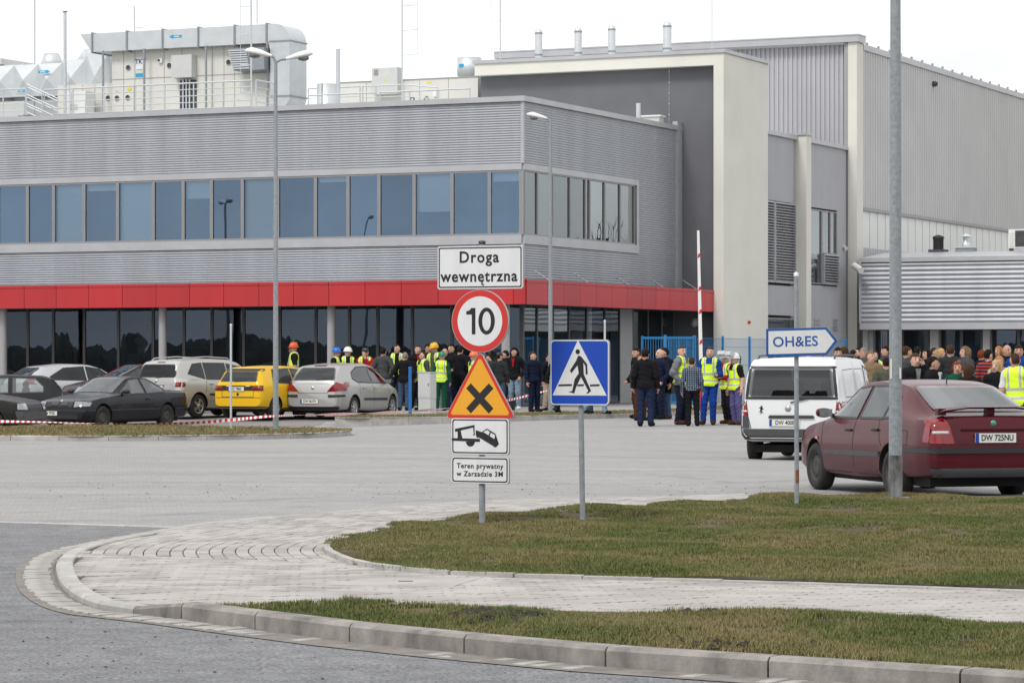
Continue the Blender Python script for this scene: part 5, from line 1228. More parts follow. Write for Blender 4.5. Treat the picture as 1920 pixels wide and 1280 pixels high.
# gate leaf returning to the office wall
mb = MB()
FE2 = fthing('mesh_gate', 'blue mesh gate leaf beside the entrance doors', 'gate')
for k in range(20): mb.box(1.95 + 0.09*k, 1.965 + 0.09*k, FV0 + 2.9, FV0 + 2.915, 0.2, 2.25)
stuff(mb.build('mesh_panel', M['blue_fence'], FE2))
mb = MB(); mb.box(1.9, 1.96, FV0 + 2.87, FV0 + 2.94, 0.12, 2.36); mb.box(3.7, 3.76, FV0 + 2.87, FV0 + 2.94, 0.12, 2.36); mb.box(1.96, 3.7, FV0 + 2.88, FV0 + 2.93, 2.25, 2.33); mb.box(1.96, 3.7, FV0 + 2.88, FV0 + 2.93, 0.14, 0.2); mb.build('gate_frame', M['blue_fence'], FE2)
# red and white barrier tape
tp = [(-60, 789, 63), (60, 790.5, 62.6), (200, 793.5, 62.4), (345, 793, 62.4), (433, 787, 62.6), (517, 779.5, 62.5), (640, 776, 67), (750, 771.5, 74), (830, 766, 80), (940, 752.5, 83), (1000, 738.5, 84), (1030, 731, 83.7)]
pts = smooth_line([(XP(x, d), d, ZP(y, d)) for x, y, d in tp], 10)
acc = [0.0]
for a, b in zip(pts[:-1], pts[1:]): acc.append(acc[-1] + (Vector(b) - Vector(a)).length)
mb = MB(); step = 0.06; s = 0.0; k = 0; prev = None
P_ = np.array(pts); A_ = np.array(acc)
while s < acc[-1]:
    c = [float(np.interp(s, A_, P_[:, i])) for i in range(3)]; tw = s*1.1; hw = 0.032
    up_, fw_ = hw*(0.55 + 0.45*math.cos(tw)), hw*math.sin(tw)*0.8
    cur = [(c[0], c[1] - fw_, c[2] - up_), (c[0], c[1] + fw_, c[2] + up_)]
    if prev: mb.add([prev[0], cur[0], cur[1], prev[1]], [(0, 1, 2, 3)], k % 2)
    prev = cur; s += step; k += 1
tag(mb.build('barrier_tape', [M['white'], mat('tape_red', (0.62, 0.03, 0.05), 0.4)], None, False), 'red and white striped barrier tape strung before the cars', 'tape')
# ================================================================== TREES MIRRORED IN THE GLASS (left and right of the view), AND A WOOD ADDED TO DARKEN REFLECTIONS
def bare_tree(x, y, h, label, seed, group):
    r = random.Random(seed); t = thing('bare_tree', label, 'tree', (x, y, 0), 0, group)
    tr, cr_ = MB(), MB()
    def grow(p, d, L, rad, lvl):
        q = p + d*L; (tr if lvl < 2 else cr_).tube([p, q], [rad, rad*0.7], 5 if lvl < 2 else 3, cap=False)
        if lvl >= 5: return
        for _ in range(3 if lvl else 4):
            nd = (d + Vector((r.uniform(-.75, .75), r.uniform(-.75, .75), r.uniform(-.1, .5)))).normalized()
            grow(p + d*L*r.uniform(0.6, 1.0), nd, L*r.uniform(.58, .8), rad*0.62, lvl + 1)
    grow(Vector((0, 0, -0.3)), Vector((0, 0, 1)), h*0.3, h*0.013, 0)
    tr.build('trunk', M['bark'], t, False); cr_.build('crown', M['bark'], t, False); return t
M['bark'] = mat('bark', (0.075, 0.060, 0.048), 0.9, 0, 0.2, 6)
tg = 'bare trees right of the view'
for i, (x, y, h) in enumerate(((30, 122, 9), (36, 130, 11), (44, 131, 10), (50, 141, 12), (40, 138, 9), (58, 150, 12), (33, 126, 8), (47, 136, 9), (54, 146, 10), (38, 134, 12), (63, 156, 13), (27, 119, 8))): bare_tree(x, y, h, ('nearest low', 'tall second', 'third', 'tallest middle', 'short rear', 'far', 'slim seventh', 'eighth', 'ninth', 'broad tenth', 'farthest', 'leftmost small')[i] + ' bare tree right of the view, mirrored in the side windows', 30 + i, tg)
r_ = random.Random(11); mb = MB()
for k in range(1500):
    f = r_.random(); x = -330 + 420*f; y = -150 + r_.uniform(-12, 12) + 60*(1 - f); h = 3.4 + 0.9*math.sin(f*23) + 0.6*math.sin(f*61 + 1) + r_.uniform(-.6, .6); 
    c = (x, y, h*0.5); n = 7; vs = []
    for rr, zz_ in ((0.25, -0.4), (0.9, 0.1), (1.0, 0.5), (0.6, 0.85), (0.08, 1.0)):
        for q in range(n): a = 2*math.pi*q/n + r_.random()*0.4; R_ = rr*h*0.32*r_.uniform(.7, 1.2); vs.append((x + R_*math.cos(a), y + R_*math.sin(a), h*(0.12 + 0.88*max(zz_, 0)) if zz_ > 0 else 0))
    fs = [(i*n+q, i*n+(q+1) % n, (i+1)*n+(q+1) % n, (i+1)*n+q) for i in range(4) for q in range(n)]
    mb.add(vs, fs)
for k in range(420):  # taller unseen trees, added to darken the reflections in the cars
    x = r_.uniform(-55, 130); y = -58 + r_.uniform(-14, 12); h = r_.uniform(8, 15); n = 7; vs = []
    for rr, zz_ in ((0.3, -0.4), (0.9, 0.15), (1.0, 0.5), (0.65, 0.82), (0.08, 1.0)):
        for q in range(n): a = 2*math.pi*q/n + r_.random()*0.4; R_ = rr*h*0.26*r_.uniform(.7, 1.2); vs.append((x + R_*math.cos(a), y + R_*math.sin(a), h*zz_ if zz_ > 0 else 0))
    mb.add(vs, [(i*n+q, i*n+(q+1) % n, (i+1)*n+(q+1) % n, (i+1)*n+q) for i in range(4) for q in range(n)])
tag(stuff(mb.build('treeline_and_added_wood', mat('dark_wood', (0.085, 0.088, 0.08), 0.95, 0, 0.4, 0.2), None, False)), 'distant treeline mirrored in the ground floor glass, and taller wood added behind the viewer to darken reflections', 'wood')
# ================================================================== CARS
def paint(name, col, metal=0.3, rough=0.32, dirt=0.25):
    """car paint under a clear coat, dusty towards the sills where road dirt sticks"""
    m, nt, b = nmat(name); N, L = nt.nodes, nt.links
    b.inputs['Roughness'].default_value = rough; b.inputs['Metallic'].default_value = metal
    b.inputs['Coat Weight'].default_value = 0.22; b.inputs['Coat Roughness'].default_value = 0.04; b.inputs['Specular IOR Level'].default_value = 0.22
    tc = N.new('ShaderNodeTexCoord'); sp = N.new('ShaderNodeSeparateXYZ'); L.new(tc.outputs['Object'], sp.inputs[0])
    nz = N.new('ShaderNodeTexNoise'); nz.inputs['Scale'].default_value = 5; nz.inputs['Detail'].default_value = 6; L.new(tc.outputs['Object'], nz.inputs['Vector'])
    mr = N.new('ShaderNodeMapRange'); mr.inputs['From Min'].default_value = 0.75; mr.inputs['From Max'].default_value = 0.15; mr.inputs['To Max'].default_value = 1.0; L.new(sp.outputs['Z'], mr.inputs['Value'])
    ml = N.new('ShaderNodeMath'); ml.operation = 'MULTIPLY'; L.new(mr.outputs['Result'], ml.inputs[0]); L.new(nz.outputs['Fac'], ml.inputs[1])
    m2 = N.new('ShaderNodeMath'); m2.operation = 'MULTIPLY'; L.new(ml.outputs[0], m2.inputs[0]); m2.inputs[1].default_value = dirt * 2
    mx = N.new('ShaderNodeMix'); mx.data_type = 'RGBA'; mx.inputs['A'].default_value = (*col, 1); mx.inputs['B'].default_value = (0.16, 0.14, 0.125, 1)
    L.new(m2.outputs[0], mx.inputs['Factor']); L.new(mx.outputs['Result'], b.inputs['Base Color'])
    return m
def car_glass(name, col=(0.012, 0.014, 0.015), rough=0.02, ior=1.55):
    m, nt, b = nmat(name); b.inputs['Base Color'].default_value = (*col, 1); b.inputs['Roughness'].default_value = rough; b.inputs['IOR'].default_value = ior; b.inputs['Specular IOR Level'].default_value = 0.6
    return m
M['cglass'] = glass_mat('car_glass', (0.50, 0.55, 0.53), (0.80, 0.85, 0.85), 0.05, 1.45); M['cglass_dk'] = glass_mat('tinted_car_glass', (0.16, 0.16, 0.17), (0.8, 0.8, 0.8), 0.02, 1.40); M['cglass_lt'] = glass_mat('pale_car_glass', (0.78, 0.84, 0.82), (0.85, 0.90, 0.89), 0.16, 1.50)
M['tail_red'] = mat('tail_light_red', (0.22, 0.006, 0.008), 0.12, 0, 0.15, 20, coat=0.6); M['tail_clear'] = mat('tail_light_clear', (0.55, 0.53, 0.52), 0.15, 0.2, coat=0.6); M['amber'] = mat('amber_lens', (0.55, 0.12, 0.02), 0.15, coat=0.5)
M['badge_green'] = mat('green_enamel', (0.10, 0.30, 0.22), 0.3, 0.4); M['headlight'] = mat('headlight_lens', (0.30, 0.31, 0.32), 0.1, 0.5, 0.2, 15, coat=0.8)
M['plate_w'] = mat('plate_white', (0.70, 0.70, 0.66), 0.4); M['plate_b'] = mat('plate_blue', (0.01, 0.05, 0.32), 0.4)
M['alloy'] = mat('alloy_rim', (0.45, 0.45, 0.46), 0.3, 0.7, 0.1, 8); M['steel_rim'] = mat('sooty_steel_rim', (0.055, 0.052, 0.050), 0.6, 0.3, 0.3, 10); M['chrome'] = mat('chrome', (0.65, 0.66, 0.67), 0.12, 1.0)
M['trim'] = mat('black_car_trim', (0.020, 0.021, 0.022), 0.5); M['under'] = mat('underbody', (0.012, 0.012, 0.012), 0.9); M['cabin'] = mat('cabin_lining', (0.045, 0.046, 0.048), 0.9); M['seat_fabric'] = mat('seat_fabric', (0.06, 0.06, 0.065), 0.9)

def make_wheel(parent, x, y, r, style, w=0.20):
    s = 1 if y > 0 else -1
    wh = link('wheel', None, parent); wh.location = (x, y, r)
    o0 = 0.0; i0 = -s*w
    MB().lathe([(r*0.62, -s*0.015), (r*0.70, 0), (r*0.90, 0.0), (r*0.985, -s*0.03), (r, -s*0.06), (r, -s*(w-0.05)), (r*0.97, -s*(w-0.01)), (r*0.6, -s*w)], (0, 0, 0), 32, 'y').build('tyre', M['rubber'], wh)
    rm = M['steel_rim'] if style == 'steel' else M['alloy']
    R_ = r*0.64
    MB().lathe([(R_, -s*0.012), (R_*0.93, -s*0.02), (R_*0.86, -s*0.06), (0, -s*0.065)], (0, 0, 0), 28, 'y').build('rim_well', M['steel_rim'] if style == 'steel' else M['trim'], wh)
    mb = MB()
    if style == 'steel':
        mb.lathe([(R_*0.97, -s*0.010), (R_*0.90, -s*0.02), (R_*0.80, -s*0.055), (R_*0.62, -s*0.03), (R_*0.42, -s*0.02), (R_*0.25, -s*0.03), (0, -s*0.03)], (0, 0, 0), 28, 'y')
    else:
        n = 5 if style == 'alloy5' else 9
        for k in range(n):
            a = 2*math.pi*k/n; ca, sa = math.cos(a), math.sin(a); hw0, hw1 = (0.045, 0.032) if n == 5 else (0.026, 0.022)
            q = lambda rr, t, d: (rr*ca - t*sa, -s*d, rr*sa + t*ca)
            mb.add([q(0.03, -hw0, 0.005), q(R_*0.95, -hw1, 0.012), q(R_*0.95, hw1, 0.012), q(0.03, hw0, 0.005), q(0.03, -hw0, 0.05), q(R_*0.95, -hw1, 0.05), q(R_*0.95, hw1, 0.05), q(0.03, hw0, 0.05)], [(0, 1, 2, 3), (0, 4, 5, 1), (3, 2, 6, 7)])
        mb.lathe([(R_, -s*0.008), (R_*0.92, -s*0.010), (R_*0.90, -s*0.05)], (0, 0, 0), 28, 'y'); mb.lathe([(0.055, -s*0.02), (0.055, -s*0.0), (0, s*0.002)], (0, 0, 0), 14, 'y')
    mb.build('rim', rm, wh)
    if style == 'steel':
        for k in range(8):
            a = 2*math.pi*(k + .5)/8; MB().lathe([(0.02, 0.0), (0, 0.001)], (R_*0.70*math.cos(a), -s*0.036 + s*0.004, R_*0.70*math.sin(a)), 8, 'y').build('vent_hole', M['black'], wh)
    return wh

def car(spec):
    S = spec; root = thing(S['name'], S['label'], S['cat'], S['loc'], S['rz'], S.get('group'))
    L2, W2 = S['L']/2, S['W']/2; pm_ = S['paint']
    def curve(key):
        k = sorted(S[key]); return np.array([p[0] for p in k]), np.array([p[1] for p in k])
    cz = {k: curve(k) for k in ('bot', 'belt', 'top', 'wid', 'wtop')}
    def smoothed(key, x):
        X, Yv = cz[key]; tot = 0.0
        for o, w in ((-0.05, .2), (-0.025, .2), (0, .2), (0.025, .2), (0.05, .2)): tot += w*np.interp(x + o*min(1.0, max(0.0, (L2 - abs(x))/0.3)), X, Yv)
        return float(tot)
    xs = list(np.unique(np.round(np.concatenate([np.linspace(-L2, L2, 56), [-L2 + .012, -L2 + .035, -L2 + .07, L2 - .012, L2 - .035, L2 - .07]]), 4)))
    rings = []
    for x in xs:
        zb, zs, zt, w, wt = (smoothed(k, x) for k in ('bot', 'belt', 'top', 'wid', 'wtop'))
        zs = min(zs, zt - 0.02); w *= W2; wt = min(wt*W2, w*0.97); h = zs - zb; cab = zt - zs
        ring = [(0, zb), (w*0.80, zb), (w*0.93, zb + 0.03), (w*0.985, zb + 0.12*h + 0.02), (w, zb + 0.42*h), (w*0.995, zb + 0.66*h), (w*0.975, zb + 0.88*h), (w*0.945, zs)]
        sh = w*0.945
        for f, g in ((0.30, 0.30), (0.60, 0.60), (0.84, 0.84)): ring.append((sh + (wt - sh)*f, zs + (cab - min(0.05, cab*.5))*g))
        ring += [(wt*0.965, zt - min(0.030, cab*.35)), (wt*0.80, zt - min(0.012, cab*.15)), (wt*0.42, zt - 0.002), (0, zt)]
        rings.append([(x, y, z) for y, z in ring])
    n = len(rings[0]); vs, fs = [], []
    for r in rings:
        vs += r + [(x, -y, z) for x, y, z in r[1:-1]][::-1]
    m_ = 2*n - 2
    for i in range(len(rings) - 1):
        for k in range(m_): k2 = (k + 1) % m_; fs.append((i*m_ + k, i*m_ + k2, (i+1)*m_ + k2, (i+1)*m_ + k))
    fs += [tuple(range(m_))[::-1], tuple((len(rings)-1)*m_ + k for k in range(m_))]
    mb = MB().add(vs, fs, 0, True); body = mb.build('body', [pm_, M['under']], root)
    # wheel arches
    r = S['r']; cut = MB()
    for ax in S['axles']:
        for s in (1, -1):
            q = [(ax + r*1.15*math.cos(2*math.pi*k/32), r + 0.015 + r*1.15*math.sin(2*math.pi*k/32)) for k in range(32)]
            cut.prism(q, 'y', s*(W2 - 0.27), s*(W2 + 0.25))
    def carve(me0, cutter, m):
        """take the cutter's volume out of a mesh"""
        a_ = bpy.data.objects.new('a', me0); c_ = cutter.build('cut', m); COL.objects.unlink(c_)
        md = a_.modifiers.new('b', 'BOOLEAN'); md.object = c_; md.operation = 'DIFFERENCE'; md.solver = 'EXACT'; md.material_mode = 'TRANSFER'
        out = evaluated(a_, c_); bpy.data.objects.remove(a_); bpy.data.objects.remove(c_); return out
    me = carve(body.data, cut, M['under'])
    bm = bmesh.new(); bm.from_mesh(me)
    tree = BVHTree.FromBMesh(bm); bm.free()
    # the cabin is hollow: cut the window openings through it
    def inset(poly, k):
        cx_, cy_ = sum(q[0] for q in poly)/len(poly), sum(q[1] for q in poly)/len(poly); return [(cx_ + (q[0]-cx_)*k, cy_ + (q[1]-cy_)*k) for q in poly]
    cut = MB()
    for q in S.get('glass', []): cut.prism(inset(q, 0.95), 'y', -1.3, 1.3)
    me = carve(me, cut, M['cabin'])
    me = carve(me, MB().prism(inset(S['rear_glass'], 0.94), 'x', -L2 - 0.2, S['front_glass'][0][0] + 0.35), M['cabin'])
    body.data = me
    for p in me.polygons: p.use_smooth = True
    try: me.set_sharp_from_angle(angle=R(38))
    except Exception: pass
    def project(name, poly, axis, m, off=0.004, parent=None, step=0.07, rnd=0.0, thick=0.0, split=None):
        """lay a flat outline on the body: axis 'l'/'r' side (x,z), 'b' rear / 'f' front (y,z), 't' top (x,y)"""
        if rnd: 
            P = [Vector(p) for p in poly]; out = []
            for i, p in enumerate(P):
                a, c = P[i-1], P[(i+1) % len(P)]; d1, d2 = (a - p), (c - p); k = min(rnd, d1.length*.45, d2.length*.45)
                p1, p2 = p + d1.normalized()*k, p + d2.normalized()*k
                for t in (0, .25, .5, .75, 1): out.append((p1*(1-t)**2 + p*2*t*(1-t) + p2*t*t))
            poly = [tuple(q) for q in out]
        bmm = bmesh.new(); bmm.faces.new([bmm.verts.new((q[0], q[1], 0)) for q in poly])
        for ai in (0, 1):
            a0_, a1_ = min(q[ai] for q in poly), max(q[ai] for q in poly); no = (1, 0, 0) if ai == 0 else (0, 1, 0)
            k = a0_ + step
            while k < a1_ - 0.005:
                bmesh.ops.bisect_plane(bmm, geom=bmm.verts[:] + bmm.edges[:] + bmm.faces[:], plane_co=(k, 0, 0) if ai == 0 else (0, k, 0), plane_no=no); k += step
        for v in bmm.verts:
            a, b = v.co.x, v.co.y
            o, d = {'l': ((a, 3, b), (0, -1, 0)), 'r': ((a, -3, b), (0, 1, 0)), 'b': ((-5, a, b), (1, 0, 0)), 'f': ((5, a, b), (-1, 0, 0)), 't': ((a, b, 4), (0, 0, -1))}[axis]
            hit = tree.ray_cast(Vector(o), Vector(d))
            if hit[0] is None: hit = tree.find_nearest(Vector(o) + Vector(d)*(3 - W2 if axis in 'lr' else 5 - L2 if axis in 'bf' else 2.7))
            nn = hit[1] if hit[1].dot(Vector(d)) < 0 else -hit[1]
            v.co = hit[0] + nn*off - Vector(d)*thick
        bmesh.ops.recalc_face_normals(bmm, faces=bmm.faces); bmm.normal_update()
        if sum((f.normal.dot(Vector(d))*f.calc_area() for f in bmm.faces)) > 0: bmesh.ops.reverse_faces(bmm, faces=bmm.faces)
        me_ = bpy.data.meshes.new(name); bmm.to_mesh(me_); bmm.free(); me_.materials.append(m)
        for p in me_.polygons: p.use_smooth = True
        return link(name, me_, parent or root)
    def sides(name, poly, m, which='lr', **k): return [project(name, poly, s, m, **k) for s in which]
    def pt(axis, a, b):
        o, d = {'l': ((a, 3, b), (0, -1, 0)), 'r': ((a, -3, b), (0, 1, 0)), 'b': ((-5, a, b), (1, 0, 0)), 'f': ((5, a, b), (-1, 0, 0)), 't': ((a, b, 4), (0, 0, -1))}[axis]
        return tree.ray_cast(Vector(o), Vector(d))[0]
    for ax in S['axles']:
        for s in (1, -1): make_wheel(root, ax, s*(W2 - 0.025), r, S['rim'], 0.19)
    # underside shadow pan and seats glimpsed through the glass are part of every car
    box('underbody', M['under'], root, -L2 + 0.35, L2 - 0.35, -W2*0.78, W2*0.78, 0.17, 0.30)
    for q in S.get('glass', []): sides('side_window', q, S.get('gm', M['cglass']), rnd=0.05, off=0.006)
    def rubber(poly, axis, w_=0.010):
        bmm = [(Vector(poly[i]), Vector(poly[(i+1) % len(poly)])) for i in range(len(poly))]
        for a_, b_ in bmm:
            d_ = (b_ - a_); 
            if d_.length < 0.03: continue
            d_.normalize(); nn = Vector((-d_.y, d_.x))*w_; e_ = d_*w_
            project('window_rubber', [tuple(a_ - nn - e_), tuple(b_ - nn + e_), tuple(b_ + nn + e_), tuple(a_ + nn - e_)], axis, M['trim'], off=0.008, step=0.09)
    for q in S.get('glass', []):
        for sd_ in S.get('seen', 'lr'): rubber(q, sd_, 0.014)
    bx_ = S.get('seat_x', (0.15, -0.75)); hz = S['rear_glass'][0][1]
    for y_ in (-0.36, 0.36):
        for x_ in bx_:
            MB().bbox(x_ - 0.09, x_ + 0.05, y_ - 0.22, y_ + 0.22, hz - 0.42, hz + 0.10, 0.04).build('seat', M['seat_fabric'], root); MB().bbox(x_ - 0.07, x_ + 0.03, y_ - 0.12, y_ + 0.12, hz + 0.105, hz + 0.26, 0.03).build('headrest', M['seat_fabric'], root)
    if 'rear_glass' in S: project('rear_window', S['rear_glass'], S.get('rg_axis', 'b'), S.get('rgm', S.get('gm', M['cglass'])), rnd=0.07, off=0.012, step=0.05); 
    if 'front_glass' in S: project('windscreen', S['front_glass'], 't', S.get('fgm', S.get('gm', M['cglass'])), rnd=0.06, off=0.006)
    for axis, poly, mk, nm in S.get('patches', []):
        project(nm, poly, axis, M[mk] if isinstance(mk, str) else mk, off=0.010, rnd=0.02, step=0.04)
    for axis, poly, mk, nm, th in S.get('blocks', []):
        o = project(nm, poly, axis, M[mk] if isinstance(mk, str) else mk, off=0.011, rnd=0.015, step=0.04)
        sd = o.modifiers.new('s', 'SOLIDIFY'); sd.thickness = th; sd.offset = 1
    # door gaps as thin dark lines
    for axis, line in S.get('seams', []):
        w_ = 0.006; 
        for a, b in zip(line[:-1], line[1:]):
            d_ = Vector((b[0]-a[0], b[1]-a[1])).normalized(); nn = Vector((-d_.y, d_.x))*w_
            project('panel_gap', [(a[0]-nn.x, a[1]-nn.y), (b[0]-nn.x, b[1]-nn.y), (b[0]+nn.x, b[1]+nn.y), (a[0]+nn.x, a[1]+nn.y)], axis, M['black'], off=0.003, step=0.08)
    # number plates
    for axis, y, z, w_, txt in S.get('plates', []):
        p = pt(axis, y, z); sg = -1 if axis == 'b' else 1
        pl = MB().box(p.x + (sg*0.02 - 0.006 if True else 0), p.x + sg*0.02 + 0.006, y - w_/2, y + w_/2, z - 0.055, z + 0.055).build('number_plate', M['plate_w'], root)
        xf = p.x + sg*0.0275
        MB().add([(xf, y - w_/2 - .006, z - .061), (xf, y + w_/2 + .006, z - .061), (xf, y + w_/2 + .006, z + .061), (xf, y - w_/2 - .006, z + .061)], [(0, 1, 2, 3)])
        e = -1 if axis == 'b' else 1      # viewer's left
        yl = y + (w_/2 if axis == 'b' else -w_/2); y2 = yl + (-0.045 if axis == 'b' else 0.045)
        box('plate_band', M['plate_b'], pl, min(p.x + sg*0.0262, p.x + sg*0.0275), max(p.x + sg*0.0262, p.x + sg*0.0275), min(yl, y2), max(yl, y2), z - 0.054, z + 0.054)
        t = text_obj('lettering', txt, 0.098, M['sign_black'], pl, 0.0012, 0.001, 1.0, w_/0.62)
        t.rotation_euler = (0, 0, R(-90 if axis == 'b' else 90)); t.location = (p.x + sg*0.029, y + (-0.02 if axis == 'b' else 0.02), z)
    for x, z, s in S.get('handles', []):
        for sd_ in 'lr':
            p = pt(sd_, x, z); sy = 1 if sd_ == 'l' else -1
            MB().tube([(x - 0.09, p.y + sy*0.012, z), (x, p.y + sy*0.035, z + .004), (x + 0.09, p.y + sy*0.012, z)], 0.016, 6).build('door_handle', s, root)
    if 'mirror' in S:
        x, z = S['mirror']
        for sd_ in 'lr':
            p = pt(sd_, x, z); sy = 1 if sd_ == 'l' else -1; y0 = p.y + sy*0.02
            mm = MB(); ys_ = sorted((y0, y0 + sy*0.20)); cy_ = (ys_[0] + ys_[1])/2; pr_ = []
            for i in range(7):
                t_ = math.pi*i/6; pr_.append((max(0.001, math.sin(t_))**0.55, -math.cos(t_)))
            mm.lathe([(q[0], q[1]) for q in pr_], (0, 0, 0), 12, 'y'); mm.v = [(x + 0.03 + (v[0]*0.075 if v[0] > 0 else v[0]*0.068), cy_ + v[1]*0.105, z + .065 + v[2]*0.062) for v in mm.v]
            mr_ = mm.build('mirror', S.get('mirror_mat', pm_), root)
            MB().tube([(x + .03, p.y - sy*.02, z + .03), (x + .03, y0 + sy*.05, z + .05)], .025, 6).build('mirror_arm', M['trim'], mr_)
            MB().add([(x - 0.043, ys_[0] + .015, z + .015), (x - 0.043, ys_[1] - .015, z + .015), (x - 0.043, ys_[1] - .015, z + .112), (x - 0.043, ys_[0] + .015, z + .112)], [(0, 1, 2, 3)]).build('mirror_glass', M['headlight'], mr_)
    if 'antenna' in S:
        x, y, h, lean = S['antenna']; p = pt('t', x, y); MB().tube([p, (p.x + lean, p.y, p.z + h)], [0.008, 0.004], 5).build('antenna', M['trim'], root)
    if S.get('roof_rails'):
        x0, x1, yy = S['roof_rails']
        for s in (1, -1):
            P = [(x0, s*yy, pt('t', x0, s*yy).z), (x0 + .12, s*yy, pt('t', x0 + .12, s*yy).z + 0.05), ((x0 + x1)/2, s*yy, pt('t', (x0+x1)/2, s*yy).z + 0.06), (x1 - .12, s*yy, pt('t', x1 - .12, s*yy).z + 0.05), (x1, s*yy, pt('t', x1, s*yy).z)]
            MB().tube(P, 0.018, 7).build('roof_rail', M[S.get('rail_mat', 'alloy')], root)
    if 'wiper' in S:
        y0, z0, y1, z1 = S['wiper']; a, b = pt('b', y0, z0), pt('b', y1, z1)
        MB().tube([(a.x - .02, a.y, a.z), (b.x - .02, b.y, b.z)], 0.011, 5).build('wiper', M['trim'], root)
    if 'badge' in S:
        axis, y, z, rr, mk = S['badge']; p = pt(axis, y, z); sg = -1 if axis == 'b' else 1
        MB().lathe([(rr, 0), (rr*.8, sg*0.012), (0, sg*0.014)], (p.x + sg*0.004, y, z), 18, 'x').build('badge', M[mk], root)
    return root, pt, project
def place(xpx, ypx_or_d, heading_deg, local, isdepth=True, zg=None):
    """put a car so that its local point lies at photo column xpx and depth d; heading: degrees from +X"""
    d = ypx_or_d; a = R(heading_deg); lx, ly = local
    X = XP(xpx, d) - (lx*math.cos(a) - ly*math.sin(a)); Y = d - (lx*math.sin(a) + ly*math.cos(a))
    return (X, Y, gz(X, Y) if zg is None else zg), a
CG = 'cars parked in the yard'
RP = lambda pts, k=1.0: [(p[0], p[1]) for p in pts]
